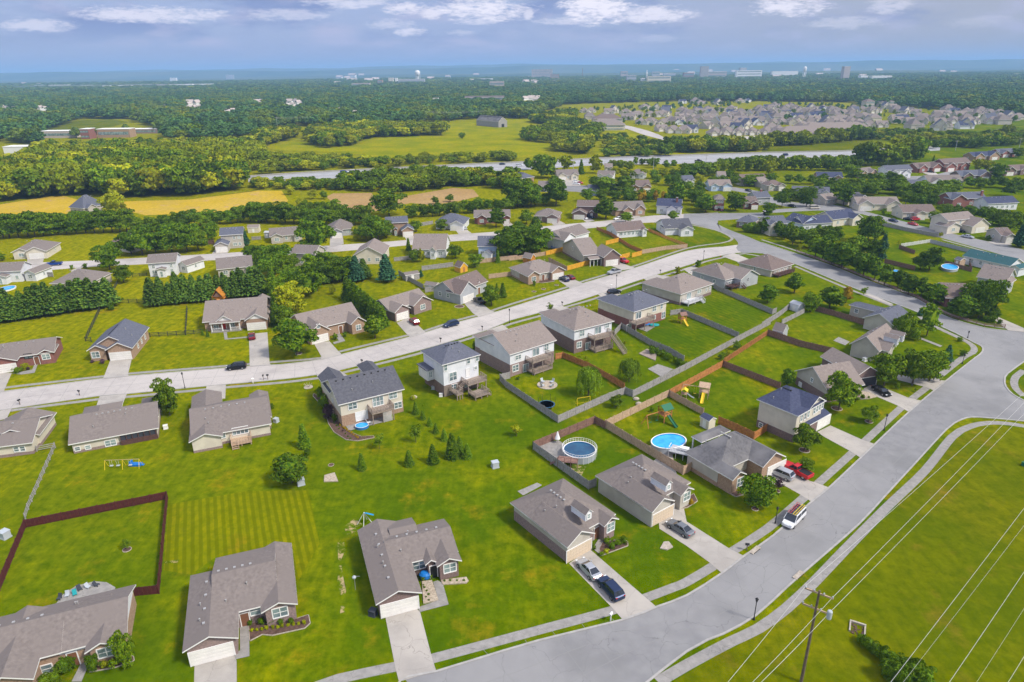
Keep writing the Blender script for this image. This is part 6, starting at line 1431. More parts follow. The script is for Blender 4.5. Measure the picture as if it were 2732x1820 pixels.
fence('F', '225,1065 690,1400 752,1372', 'grey board fence running from the round pool to the dormer house', 'greywood', 1.8)
fence('L', fc(('L', '0,1262 180,1145 250,1085')), 'grey board fence leading to the white garden shed', 'greywood', 1.8)
fence('L', '180,1232 380,1130', 'pale grey board fence behind the gambrel shed', 'greywood', 1.6)
fence('L', '480,1110 700,1170 920,1240 1020,1275', 'dark brown board fence below the slate roofed house', 'browndark', 1.7)
fence('K', '515,748 715,692', 'bright yellow board fence in front of the brown corner house', 'yellowwood', 1.8)
fence('K', '972,652 1075,625', 'short bright yellow fence panel beside the red pickup garage', 'yellowwood', 1.8)
fence('K', '1097,630 1183,608', 'short yellow fence at the near end of the tan street fence', 'yellowwood', 1.8)
fence('K', '1187,598 1400,562 1590,546', 'tan board fence along the main street bend', 'tanwood', 1.7)
fence('K', '862,518 975,490', 'yellow board fence behind the brown corner house', 'yellowwood', 1.8)
fence('K', '325,612 525,562', 'bright yellow fence below the blue trampoline', 'yellowwood', 1.8)
fence('K', '780,382 900,430 1080,545 1185,590', 'reddish wooden fence down the side of the white house garden', 'cedar', 1.5)
fence('K', '1240,392 1420,470 1592,535', 'low brown fence between the white house and corner lawn', 'cedar', 1.3, 'picket')
fence('K', fc(('K', '-5,660 110,645 325,610')), 'weathered tan fence running behind the orange barn shed', 'tanwood', 1.6)
fence('K', '350,665 515,750', 'tan board fence behind the brick house with two dark cars', 'tanwood', 1.7)
fence('J', '1250,665 1412,648', 'grey fence beside the cream gabled house', 'greywood', 1.6)
fence('J', '1500,748 1780,712', 'grey fence left of the orange barn shed', 'greywood', 1.8)
fence('J', '2020,682 2354,645', 'tan fence below the white shed', 'tanwood', 1.7)
fence('J', '2100,820 2310,795', 'pale tan fence right of the steep dormered house', 'tanwood', 1.7)
fence('J', '1292,785 1400,850 1512,912', 'dark grey fence beside the long grey shed', 'greywood', 1.7)
fence('J', '1530,945 1650,925', 'grey fence below the small white shed', 'greywood', 1.7)
fence('J', '1480,350 1600,330', 'short grey fence behind the pale hip roofed house', 'greywood', 1.7)
fence('I', fc(('I', '905,1095 770,1382 822,1388')), 'black paddock fence left of the navy roofed yellow brick house', 'lattice', 1.3, 'rail')
fence('I', '1270,1348 1665,1325 1820,1312', 'black paddock fence in front of the big square yard', 'lattice', 1.3, 'rail')
fence('I', '1682,1100 1668,1325', 'black paddock fence beside the porch house yard', 'lattice', 1.3, 'rail')
fence('I', '1000,1042 1310,1035', 'black paddock fence between the two pine rows', 'lattice', 1.3, 'rail')
fence('I', '1072,845 1010,945', 'dark wire fence below the two roadside trees', 'lattice', 1.3, 'rail')
fence('I', '310,798 480,805', 'grey board fence beside the white garage at the left', 'greywood', 1.8)
fence('I', '1190,805 1320,795', 'dark rail fence left of the tall white house', 'lattice', 1.2, 'rail')
fence('I', '1815,512 1925,512', 'red brown fence left of the two storey grey house', 'browndark', 1.8)
fence('I', '2262,475 2342,470', 'grey fence right of the tall pine', 'greywood', 1.6)
fence('L', '1080,345 1300,395 1580,450', 'grey brown fence along the upper street lawn', 'greywood', 1.7)
fence('L', '1250,535 1510,495', 'white picket fence across the upper lawn', 'trim', 1.4, 'picket')
fence('L', '1510,500 1870,590', 'pale panel fence along the driveway above the green roofed house', 's_grey', 1.6)
fence('L', '1232,550 1370,600', 'dark fence at the left of the upper lawns', 'browndark', 1.6)
fence('L', '1100,680 1370,745', 'dark fence behind the small round pool', 'browndark', 1.7)
fence('L', fc(('L', '310,582 650,702 910,808 1400,998 1550,1095 1700,1168 2000,1250 2180,1262')), 'long low dark fence under the street trees of the side street', 'browndark', 1.0, 'rail')
fence('L', '1640,690 1880,760 1860,700', 'brown fence around the kidney shaped pool', 'browndark', 1.5)

# ------------------------------------------------------------------ vehicles
CARM = {}
def paint(name, c, metal=.4):
    if name not in CARM: CARM[name] = mat(name+'_paint', c, .28, metal=metal, spec=.6)
    return CARM[name]
M['carglass'] = mat('car_glass', (.015, .02, .03), .08, spec=.9); M['tyre'] = mat('tyre_rubber', (.02, .02, .02), .85); M['rim'] = mat('alloy_rim', (.4, .4, .42), .3, metal=.8)
M['tail'] = mat('tail_lamp_red', (.35, .01, .01), .3); M['head'] = mat('head_lamp', (.75, .77, .8), .15)
def loft(mb, st, mi=0):
    """stations (x, half width, z bottom, z top, top half width)"""
    o = len(mb.v); n = 8
    for x, w, zb, zt, tw in st:
        zm = zb+(zt-zb)*.55
        mb.v += [(x, -w*.92, zb), (x, -w, zb+(zt-zb)*.25), (x, -w, zm), (x, -tw, zt), (x, tw, zt), (x, w, zm), (x, w, zb+(zt-zb)*.25), (x, w*.92, zb)]
    for i in range(len(st)-1):
        for k in range(n): mb.f.append((o+i*n+k, o+i*n+(k+1) % n, o+(i+1)*n+(k+1) % n, o+(i+1)*n+k)); mb.m.append(mi)
    mb.f.append(tuple(o+k for k in range(n))[::-1]); mb.m.append(mi); e = o+(len(st)-1)*n; mb.f.append(tuple(e+k for k in range(n))); mb.m.append(mi)
def make_car(name, label, kind, pm, cat_='car', group=None):
    r = thing(name, label, cat_, (0, 0, 0), 0, group); L_ = {'sedan': 4.7, 'suv': 4.7, 'pickup': 5.6, 'van': 5.2, 'truck': 7}[kind]; h = L_/2
    b = MB()
    if kind == 'sedan': loft(b, [(-h, .72, .35, .80, .62), (-h+.15, .86, .28, .93, .74), (-h+1.0, .9, .25, .96, .78), (h-1.5, .9, .25, .92, .78), (h-.3, .86, .25, .78, .7), (h, .7, .32, .62, .56)])
    elif kind == 'suv': loft(b, [(-h, .78, .40, .98, .7), (-h+.15, .92, .32, 1.08, .82), (-h+1.0, .95, .3, 1.12, .85), (h-1.3, .95, .3, 1.08, .84), (h-.3, .9, .3, .98, .78), (h, .78, .36, .78, .66)])
    elif kind == 'van': loft(b, [(-h, .85, .40, 1.1, .82), (-h+.15, .97, .32, 1.2, .92), (h-1.1, .97, .3, 1.15, .9), (h-.3, .9, .3, .95, .78), (h, .8, .36, .75, .66)])
    else: loft(b, [(-h, .95, .5, 1.12, .93), (-h+.1, .98, .42, 1.15, .95), (h-1.7, .98, .4, 1.18, .92), (h-.3, .95, .4, 1.1, .84), (h, .88, .45, .9, .76)])
    body = b.build('body', pm, r, smooth=False)
    g = MB(); rf = MB()
    def cab(x0, x1, x2, x3, zb, zt, wb, wt):
        g.add([(x0, -wb, zb), (x0, wb, zb), (x3, wb, zb), (x3, -wb, zb), (x1, -wt, zt-.05), (x1, wt, zt-.05), (x2, wt, zt-.05), (x2, -wt, zt-.05)], [(0, 1, 5, 4), (1, 2, 6, 5), (2, 3, 7, 6), (3, 0, 4, 7), (4, 5, 6, 7)])
        rf.add([(x1-.06, -wt-.03, zt-.07), (x1-.06, wt+.03, zt-.07), (x2+.06, wt+.03, zt-.07), (x2+.06, -wt-.03, zt-.07), (x1+.1, -wt+.08, zt), (x1+.1, wt-.08, zt), (x2-.1, wt-.08, zt), (x2-.1, -wt+.08, zt)],
               [(0, 1, 5, 4), (1, 2, 6, 5), (2, 3, 7, 6), (3, 0, 4, 7), (4, 5, 6, 7)])
        for sy in (-1, 1):
            for xa, xb in ((x0, x1), (x3, x2), ((x0+x3)/2, (x1+x2)/2)): rf.bar((xa, sy*(wb+.005), zb), (xb, sy*(wt+.005), zt-.06), .07, .05)
    if kind == 'sedan': cab(-h+.55, -h+1.45, h-2.05, h-1.2, .90, 1.42, .76, .56)
    elif kind == 'suv': cab(-h+.2, -h+.6, h-1.9, h-1.05, 1.05, 1.68, .82, .66)
    elif kind == 'van': cab(-h+.05, -h+.2, h-1.7, h-.8, 1.12, 1.95, .9, .8)
    else: cab(-.55, -.4, h-2.4, h-1.55, 1.12, 1.85, .86, .7)
    g.build('windows', M['carglass'], r); rf.build('cabin_roof', pm, r)
    if kind in ('pickup',):
        m_ = MB(); m_.box(-h+.15, -.7, -.78, .78, 1.12, 1.19); m_.build('bed_cover', M['black'], r)
    wheel_x = (h-.95, -h+.95); wr = .34 if kind in ('sedan', 'suv') else .38
    for x in wheel_x:
        for sy in (-1, 1):
            w = MB(); w.tube([(x, sy*.72, wr), (x, sy*.95, wr)], wr, 14); wo = w.build('wheel', M['tyre'], r)
            w = MB(); w.tube([(x, sy*.95, wr), (x, sy*.965, wr)], wr*.6, 10); w.build('rim', M['rim'], wo)
    zz_ = .72 if kind == 'sedan' else .88
    for sy in (-1, 1):
        w = MB(); w.box(h-.28, h-.04, sy*.62-.16, sy*.62+.16, zz_-.12, zz_+.02); w.build('headlight', M['head'], r)
        w = MB(); w.box(-h-.01, -h+.14, sy*.64-.14, sy*.64+.14, zz_, zz_+.14); w.build('tail_light', M['tail'], r)
    for sy in (-1, 1):
        w = MB(); w.box(h-1.75 if kind != 'van' else h-1.35, h-1.6 if kind != 'van' else h-1.2, sy*.93-.09, sy*.93+.09, 1.0, 1.14); w.build('mirror', pm, r)
    return r
def car(fr, back, front_, label, kind, col, name='parked_car', cat_='car', z=.035, group=None):
    pc = {'silver': (.45, .46, .49), 'white': (.75, .75, .76), 'black': (.012, .013, .017), 'navy': (.02, .035, .09), 'blue': (.01, .06, .30), 'red': (.50, .008, .012), 'darkred': (.22, .01, .02), 'grey': (.20, .21, .23), 'beige': (.55, .50, .42)}[col]
    a, b = G(fr, back), G(fr, front_); c = (a+b)/2; d = b-a; r = make_car(name, label, kind, paint(col, pc, .1 if col in ('white', 'red', 'beige') else .45), cat_, group)
    r.location = (c.x, c.y, z); r.rotation_euler = (0, 0, math.atan2(d.y, d.x)); return r
car('B', (1800, 850), (1705, 750), 'silver sedan nose to the cream garage, beside the dark estate car', 'sedan', 'silver')
car('B', (1960, 1000), (1850, 880), 'dark blue estate car parked behind the silver sedan', 'suv', 'navy')
car('C', (720, 160), (590, 105), 'silver minivan parked beside the bright red pickup', 'suv', 'silver')
car('C', (845, 155), (685, 72), 'bright red pickup with black bed cover, on the dark hip roofed house driveway', 'pickup', 'red', 'pickup_truck', 'pickup')
v = car('C', (795, 395), (688, 505), 'white van with roof ladders parked by the kerb of the curved street', 'van', 'white', 'work_van', 'van')
rb = MB()
for y in (-.7, .7): rb.bar((-2.4, y, 2.05), (1.2, y, 2.05), .05)
for x in (-2.2, -1.0, .2, 1.1): rb.bar((x, -.8, 2.02), (x, .8, 2.02), .05); 
rk = rb.build('roof_rack', M['metal'], v); rb = MB(); rb.box(-2.3, .9, -.62, .62, 1.955, 1.99); rb.build('solar_panel', M['carglass'], v)
for y, m_ in ((-.45, 'red'), (.35, 'y')):
    lb_ = MB()
    for q in (-.2, .2): lb_.bar((-2.5, y+q, 2.12), (1.2, y+q, 2.12), .05)
    for i in range(10): lb_.bar((-2.4+i*.38, y-.2, 2.12), (-2.4+i*.38, y+.2, 2.12), .03)
    lb_.build('ladder', CARM['red'] if m_ == 'red' else M['yellow'], v)
car('W', (1583, 1233), (1543, 1208), 'blue grey sedan alone on the wide driveway of the beige dormer house', 'sedan', 'grey')
car('G', (1090, 555), (1222, 632), 'small black car on the driveway beside the rock garden', 'sedan', 'black')
car('D', (2055, 382), (1908, 398), 'black estate car parked on the main street near the long pale driveway', 'suv', 'black')
car('D', (2112, 165), (2105, 98), 'red hatchback outside the porch house garage', 'sedan', 'darkred')
car('J', (1478, 1258), (1385, 1185), 'dark red saloon outside the tan roofed brick house garage', 'suv', 'darkred')
car('J', (1820, 1230), (1702, 1262), 'blue estate car parked on the main street below the dormered house', 'suv', 'navy')
car('J', (2060, 1065), (1968, 1008), 'black pickup on the grey dormered house driveway', 'pickup', 'black', 'pickup_truck', 'pickup')
car('J', (1852, 368), (1892, 382), 'small white car outside the pale hip roofed house', 'sedan', 'silver')
car('K', (535, 860), (448, 815), 'dark blue car on the driveway beside a maroon car', 'suv', 'navy')
car('K', (585, 840), (500, 800), 'maroon car beside the dark blue car', 'sedan', 'darkred')
car('K', (990, 760), (882, 788), 'silver pickup parked on the main street', 'pickup', 'silver', 'pickup_truck', 'pickup')
car('K', (960, 655), (1068, 692), 'red pickup backed up to the open brick garage', 'pickup', 'red', 'pickup_truck', 'pickup')
car('K', (638, 278), (690, 290), 'white car in front of the two storey brick house', 'sedan', 'white')
car('K', (688, 270), (750, 282), 'dark car beside the white car, by the two storey brick house', 'suv', 'navy')
car('K', (1002, 285), (942, 293), 'white car parked on the back street before the twin gabled house', 'sedan', 'white')
car('K', (1842, 205), (1905, 215), 'dark red car in front of the narrow red brick house', 'sedan', 'darkred')
car('K', (905, 960), (965, 950), 'black car roof glimpsed beyond the slate blue hip roof', 'suv', 'black')
car('I', (562, 695), (412, 705), 'bright blue pickup on the back street', 'pickup', 'blue', 'pickup_truck', 'pickup')
car('L', (432, 195), (515, 193), 'beige camper van on the upper street corner', 'van', 'beige', 'camper_van', 'van')
car('L', (245, 170), (300, 182), 'dark car under the round trees of the far street', 'sedan', 'black')
car('L', (1140, 298), (1220, 318), 'dark blue car parked along the upper street', 'sedan', 'navy')
car('L', (1318, 330), (1395, 348), 'red car on the upper street itself', 'sedan', 'red')
car('L', (1345, 300), (1405, 295), 'red car on the brown ranch house driveway', 'suv', 'red')
car('L', (1290, 290), (1345, 300), 'dark car beside the red car, on the brown ranch house driveway', 'sedan', 'black')
car('L', (1798, 445), (1895, 462), 'silver car parked along the upper street below the two storey cream house', 'sedan', 'silver')
car('L', (1735, 400), (1800, 405), 'dark car outside the two storey cream house', 'suv', 'black')
car('L', (535, 125), (590, 130), 'dark car between the two corner houses of the upper street', 'sedan', 'black')
car('O', (570, 1165), (618, 1163), 'white car at the back of the far cul de sac group', 'sedan', 'white')
car('O', (575, 1185), (620, 1187), 'white car at the front of the far cul de sac group', 'sedan', 'white')
car('O', (618, 1172), (648, 1180), 'red car in the far cul de sac group', 'sedan', 'red')
car('O', (2115, 1240), (2165, 1252), 'dark car on the far street', 'sedan', 'black')
car('N', (770, 1085), (828, 1082), 'blue lorry on the highway near its left end', 'van', 'blue', 'highway_van', 'van', z=.1)
car('N', (895, 1078), (835, 1082), 'white van on the highway right behind the blue one', 'van', 'white', 'highway_van', 'van', z=.1)
car('N', (735, 1130), (785, 1126), 'grey car on the near lane of the highway', 'suv', 'grey', 'highway_car', z=.1)
car('N', (2195, 1012), (2245, 1008), 'dark car on the highway beyond the thicket', 'suv', 'navy', 'highway_car', z=.1)
car('O', (1665, 982), (1715, 978), 'black pickup on the highway', 'pickup', 'black', 'highway_car', z=.1)
car('O', (1995, 968), (2035, 966), 'white car on the highway', 'sedan', 'white', 'highway_car', z=.1)
car('O', (55, 1022), (118, 1020), 'white lorry on the highway between the trees', 'van', 'white', 'highway_van', 'van', z=.1)
car('P', (195, 930), (235, 926), 'dark blue lorry on the highway at the right', 'van', 'navy', 'highway_van', 'van', z=.1)
car('P', (1495, 1078), (1540, 1082), 'dark car on the hilltop driveway', 'sedan', 'black')

# ------------------------------------------------------------------ street furniture
def lamp(fr, base, top_y, label):
    g = G(fr, base); g.z = 0; h = hgt(fr, base, top_y); r = thing('street_lamp', label, 'street lamp', g, 0, 'black lantern street lamps')
    mb = MB(); mb.lathe([(.16, 0), (.13, .3), (.07, .45), (.055, h-.6), (.09, h-.55)], 8); mb.build('pole', M['black'], r)
    mb = MB(); mb.lathe([(.10, h-.55), (.20, h-.15), (.24, h-.1), (.05, h+.12), (0, h+.2)], 8); mb.build('lantern', M['black'], r)
lamp('C', (468, 1133), 985, 'black lantern street lamp on the outer verge of the curved street, near the power pole')
lamp('C', (617, 462), 350, 'black lantern street lamp on the verge behind the white van')
lamp('G', (1180, 905), 770, 'black lantern street lamp on the verge by the navy roofed house')
lamp('G', (1835, 348), 262, 'black lantern street lamp at the right hand street corner')
lamp('D', (1548, 552), 422, 'black lantern street lamp beside the main street near the black estate car')
lamp('K', (955, 902), 785, 'black lantern street lamp below the silver pickup')
lamp('K', (1736, 658), 568, 'black lantern street lamp before the street bend')
lamp('J', (2285, 1218), 1092, 'black lantern street lamp right of the blue estate car')
lamp('G', (1880, 130), 75, 'black lantern street lamp in the wide street crossing')
def mailbox(fr, p, label, m='black'):
    g = G(fr, p); g.z = 0; r = thing('mailbox', label, 'mailbox', g, RT.uniform(0, 6), 'kerbside mailboxes'); mb = MB(); mb.box(-.06, .06, -.06, .06, 0, 1.05); mb.build('post', M['pole' if m == 'black' else 'trim'], r)
    mb = MB(); mb.tube([(-.28, 0, 1.2), (.3, 0, 1.2)], .16, 10); mb.box(-.28, .3, -.16, .16, 1.04, 1.2); mb.build('box', M[m], r)
for fr, p, lb, m_ in (('B', (1905, 1140), 'white mailbox beside the driveway with two cars', 'trim'), ('C', (418, 650), 'black mailbox beside the drain of the curved street', 'black'), ('D', (168, 690), 'black mailbox at the far left of the main street', 'black'),
                  ('D', (667, 612), 'black mailbox left of the cream driveway stub', 'black'), ('D', (2205, 482), 'left mailbox of the pair on the main street kerb', 'black'), ('D', (2242, 478), 'right mailbox of the pair on the main street kerb', 'black'),
                  ('E', (835, 352), 'dark mailbox beyond the charcoal roof', 'black'), ('E', (1492, 168), 'dark mailbox beyond the tall white house', 'black'), ('E', (1840, 68), 'dark mailbox beside the brick and white house driveway', 'black'),
                  ('K', (470, 1062), 'dark mailbox beyond the house with two stacked decks', 'black'), ('K', (1350, 772), 'dark mailbox at the kerb beyond the beige house', 'black'), ('K', (910, 905), 'pale mailbox left of the lamp on the main street', 'trim'),
                  ('D', (2118, 510), 'white mailbox post on the lower kerb of the main street', 'trim')):
    mailbox(fr, p, lb, m_)
def ubox(fr, p, label, s=.9, m='grey_plastic'):
    g = G(fr, p); g.z = 0; mb = MB(); mb.box(-s/2, s/2, -s*.45, s*.45, 0, s*.15); mb.box(-s*.46, s*.46, -s*.4, s*.4, s*.15, s*.85); mb.box(-s*.5, s*.5, -s*.45, s*.45, s*.85, s*.93)
    o = mb.build('utility_box', M[m]); o.location = g; o.rotation_euler.z = RT.uniform(-.5, .5); tag(o, label, 'utility box')
ubox('E', (1948, 1212), 'grey utility box alone on the middle lawn', 1.3); ubox('A', (2100, 190), 'grey utility box below the big dark bush', 1.3); ubox('A', (40, 560), 'pale utility box left of the maroon fence', 1.4)
ubox('D', (2312, 835), 'air conditioner beside the cream ranch house', 1.0); ubox('B', (1900, 275), 'grey air conditioner between the two dormer houses', 1.0); ubox('G', (1018, 325), 'white air conditioner behind the tan corner house', 1.0, 'trim')
ubox('D', (1388, 890), 'white air conditioner beside the screened porch', .9, 'trim'); ubox('E', (1495, 620), 'white gas tank box beside the tall white house', .8, 'trim'); ubox('E', (1430, 560), 'grey air conditioner beside the tall white house', .8); ubox('C', (2352, 60), 'green utility box at the right edge', .8, 'green_plastic')
ubox('B', (250, 1100), 'dark blue wheeled bin beside the white garage door', 1.0, 'darkfab')
g = G('K', (1890, 625)); r = thing('fire_hydrant', 'red and white fire hydrant near the street bend', 'fire hydrant', (g.x, g.y, 0)); mb = MB(); mb.lathe([(.16, 0), (.14, .5), (.18, .52), (.16, .6)], 10); mb.tube([(-.22, 0, .42), (.22, 0, .42)], .07, 8); mb.build('barrel', CARM['red'], r); mb = MB(); mb.lathe([(.16, .6), (.12, .72), (0, .78)], 10); mb.build('bonnet', M['trim'], r)
def drain(fr, p, lb):
    g = G(fr, p); mb = MB(); mb.box(-1.1, 1.1, -.35, .35, .02, .16); mb.box(-.8, .8, -.4, -.36, .05, .13, 1); o = mb.build('storm_drain', [M['stone'], M['black']]); o.location = (g.x, g.y, 0); o.rotation_euler.z = .7; tag(o, lb, 'storm drain')
drain('C', (475, 650), 'rusty storm drain on the inner kerb of the curved street'); drain('C', (778, 825), 'storm drain on the outer kerb of the curved street')

# ------------------------------------------------------------------ power lines
def upole(fr, base, top_y, label, arm=0, h=None, face=0, m='pole', ins=True, parts=True):
    g = G(fr, base); g.z = 0; h = h or hgt(fr, base, top_y); r = thing('power_pole', label, 'power pole', g, face)
    mb = MB(); mb.tube([(0, 0, 0), (0, 0, h)], [.19, .12], 10); mb.build('pole', M[m], r)
    tops = []
    if arm:
        for z in ((h-.4, h-2.6) if arm > 1 else (h-.5,)):
            mb = MB(); mb.box(-1.5, 1.5, -.07, .07, z-.09, z+.09); c = mb.build('crossarm', M['tanwood'], r)
            for x in (-1.4, -.5, .5, 1.4):
                mb = MB(); mb.lathe([(.05, z+.09), (.09, z+.16), (.09, z+.26), (.05, z+.32)], 8, c=(x, 0)); mb.build('insulator', M['grey_plastic'], c)
    return r, g, h
hp = hgt('C', (800, 1568), 930)
pr, pg, ph = upole('C', (798, 1568), 930, 'tall wooden power pole with crossarms and transformer, at the lower right', 2, face=-.62)
mb = MB(); mb.lathe([(.26, ph-3.0), (.28, ph-2.9), (.28, ph-2.0), (.2, ph-1.9)], 12, c=(1.45, -.25)); mb.build('transformer', M['grey_plastic'], pr)
def wires(name, a, b, label, sag=.6, rad=.022, group=None):
    mb = MB(); n = 16; path = []
    for i in range(n+1):
        t = i/n; p = a.lerp(b, t); p.z -= sag*4*t*(1-t); path.append(p)
    mb.tube(path, rad, 5); o = mb.build('power_line', M['wire']); tag(o, label, 'power line', group)
def at_pole(x, z): c, s_ = math.cos(-.62), math.sin(-.62); return Vector((pg.x+c*x, pg.y+s_*x, z))
for (x, z, far_, near_, lb) in ((-1.4, ph+.1, ('G', (2085, 858)), ('C', (275, 1568)), 'leftmost'), (1.4, ph-.2, ('G', (2185, 865)), ('C', (445, 1568)), 'middle'), (1.4, ph-2.4, ('G', (2235, 868)), ('C', (505, 1568)), 'rightmost')):
    P0 = at_pole(x, z)
    q = G(far_[0], far_[1], 10.5); d = (q-P0); q2 = P0+d*2.4; q2.z = 10.0
    wires('w', P0, q2, lb+' of the three wires running from the power pole toward the crossing', 1.0)
    n_ = G(near_[0], near_[1], 8.5); d = (n_-P0); wires('w', P0, P0+d*1.6, lb+' of the three wires running from the power pole out of the photo below', .4)
for a, b, lb in (((1420, 1568), (2352, 350), 'first'), ((1830, 1568), (2352, 795), 'second'), ((2240, 1568), (2352, 1385), 'third')):
    A_, B_ = G('C', a, 9), G('C', b, 9); d = B_-A_; wires('w', A_-d*.3, B_+d*.8, lb+' bright wire from the left crossing the rough field at the right', .3)
for a, b, lb in (((1560, 1500), (2352, 470), 'upper'), ((2020, 1568), (2352, 1050), 'lower')):
    A_, B_ = G('C', a, 8), G('C', b, 8); d = B_-A_; wires('w', A_-d*.3, B_+d*.8, lb+' of the two faint wires over the rough field', .3, .012)
PP = []
for fr, b, t, lb in (('O', (570, 1078), 968, 'pale power pole between trees left of the far cul de sac'), ('O', (1287, 1065), 930, 'pale power pole in the row of trees by the highway'), ('O', (1755, 1030), 920, 'pale power pole by the highway'),
        ('P', (650, 1035), 950, 'pale power pole in the green belt above the navy roofed house'), ('P', (1130, 1012), 888, 'pale power pole between the big dark trees'), ('P', (1737, 880), 790, 'pale power pole above the blue grey gabled house'), ('P', (2310, 855), 768, 'leaning pale power pole at the upper right'),
        ('N', (205, 680), 580, 'pale power pole on the meadow slope at the left'), ('N', (1600, 620), 530, 'pale power pole beyond the meadow clump'), ('N', (2165, 590), 510, 'pale power pole behind the grey barn'),
        ('O', (1808, 530), 448, 'pale power pole among the estate roofs'), ('P', (385, 472), 398, 'left pale pole at the back of the estate'), ('P', (535, 472), 395, 'right pale pole at the back of the estate')):
    r, g, h = upole(fr, b, t, lb, 1, m='s_grey'); PP.append(g+Vector((0, 0, h-.4)))
for i, j, lb in ((7, 8, 'left span of wires over the meadow clump'), (8, 9, 'span of wires behind the grey barn')):
    for k in (0, 1.2):
        wires('w', PP[i]-Vector((0, 0, k)), PP[j]-Vector((0, 0, k)), ('upper ' if k == 0 else 'lower ')+lb, 1.5, .05)

# ------------------------------------------------------------------ pools and garden things
def oval_pool(label, fr, c, p1, p2, h=1.25, wm='poolwall', water='water', rail=True, inner='poolblue', name='above_ground_pool'):
    """c centre, p1 a rim point along one axis, p2 along the other (water level)"""
    C_ = G(fr, c, h); a, b = G(fr, p1, h)-C_, G(fr, p2, h)-C_; rx, ry = a.length, b.length; r = thing(name, label, 'pool', (C_.x, C_.y, 0), math.atan2(a.y, a.x))
    mb = MB(); n = 40
    mb.lathe([(1, 0), (1, h), (.96, h+.02), (.96, h-.5)], n); mb.v = [(x*rx, y*ry, z) for x, y, z in mb.v]; mb.f = [f for f in mb.f if len(f) == 4]; mb.m = [0]*len(mb.f); mb.build('pool_wall', M[wm], r)
    mb = MB(); mb.lathe([(1.02, h), (1.02, h+.05), (.955, h+.05), (.955, h)], n); mb.v = [(x*rx, y*ry, z) for x, y, z in mb.v]; mb.f = [f for f in mb.f if len(f) == 4]; mb.m = [0]*len(mb.f); mb.build('rim', M['trim'], r)
    mb = MB(); vs = [(math.cos(2*math.pi*k/n)*rx*.955, math.sin(2*math.pi*k/n)*ry*.955, h-.12) for k in range(n)]; mb.add(vs, [tuple(range(n))]); mb.build('water', M[water], r)
    mb = MB(); mb.lathe([(.957, h-.5), (.957, h+.01)], n); mb.v = [(x*rx, y*ry, z) for x, y, z in mb.v]; mb.f = [f for f in mb.f if len(f) == 4]; mb.m = [0]*len(mb.f); mb.build('liner', M[inner], r)
    if rail:
        mb = MB()
        for k in range(n):
            t, t2 = 2*math.pi*k/n, 2*math.pi*(k+1)/n; p, q = (math.cos(t)*rx*1.06, math.sin(t)*ry*1.06), (math.cos(t2)*rx*1.06, math.sin(t2)*ry*1.06)
            mb.bar((*p, h+.7), (*q, h+.7), .05); mb.bar((*p, h+.35), (*q, h+.35), .03); mb.bar((*p, 0 if k % 2 else h), (*p, h+.72), .05)
        mb.build('railing', M['trim'], r)
    return r
rp = oval_pool('round above ground pool with white railing and dark blue water', 'F', (615, 1065), (752, 1065), (615, 1138), 1.35, water='waterdark')
d = G('F', (520, 1150), 1.25); dk = thing('pool_deck', 'small brown entry deck with steps at the round pool', 'deck', (d.x, d.y, 0), -.2); mb = MB(); mb.box(-1.8, 1.8, -1, 1, 1.2, 1.3); mb.build('platform', M['browndark'], dk)
mb = MB()
for x in (-1.8, -.6, .6, 1.8): mb.box(x-.05, x+.05, -1.03, -.93, 0, 2.2); mb.box(x-.05, x+.05, .93, 1.03, 0, 1.3)
mb.bar((-1.8, -.98, 2.2), (1.8, -.98, 2.2), .1, .06); mb.build('railing', M['browndark'], dk)
mb = MB()
for i in range(5): mb.box(-1.8-.3*(i+1), -1.8-.3*i, -.6, .6, 1.1-.22*i, 1.16-.22*i)
mb.build('steps', M['browndark'], dk)
op = oval_pool('oval above ground pool with bright blue water and white rim', 'F', (1362, 992), (1490, 958), (1408, 1052), 1.3, rail=False, inner='poolblue')
d0 = G('F', (1492, 1078), 1.2); dk = thing('pool_deck', 'grey blue deck with white railing beside the oval pool', 'deck', (d0.x, d0.y, 0), math.radians(-28)); mb = MB(); mb.box(-2.6, 2.6, -1.4, 1.4, 1.15, 1.25); mb.build('platform', M['s_grey'], dk)
mb = MB()
for i in range(20): x = -2.6+5.2*i/19; mb.box(x-.03, x+.03, -1.44, -1.38, 0 if i % 5 == 0 else 1.25, 2.2)
mb.bar((-2.6, -1.41, 2.2), (2.6, -1.41, 2.2), .08); mb.bar((2.6, -1.4, 2.2), (2.6, 1.4, 2.2), .08); mb.bar((-2.6, -1.4, 2.2), (-2.6, .2, 2.2), .08); mb.build('railing', M['trim'], dk)
mb = MB(); mb.box(-.8, .8, -.5, .5, 1.9, 1.97)
for x in (-.7, .7):
    for y in (-.4, .4): mb.box(x-.04, x+.04, y-.04, y+.04, 1.25, 1.9)
o = mb.build('garden_table', M['trim']); o.location = (d0.x, d0.y, 0.004); o.rotation_euler.z = math.radians(-28); tag(o, 'white table standing on the grey blue pool deck', 'table')
oval_pool('small bright blue paddling pool on the patio of the charcoal roofed house', 'E', (832, 860), (888, 852), (840, 882), .55, 'poolblue', rail=False, name='paddling_pool')
oval_pool('long turquoise pool cut off by the left edge of the photo', 'I', (60, 905), (128, 903), (60, 925), .4, 'trim', rail=False, name='garden_pool')
oval_pool('large turquoise pool behind the green roofed house', 'L', (1690, 712), (1768, 722), (1700, 740), .9, rail=False)
oval_pool('small round blue pool behind the street trees', 'L', (1238, 765), (1290, 765), (1238, 790), 1.1, rail=False)
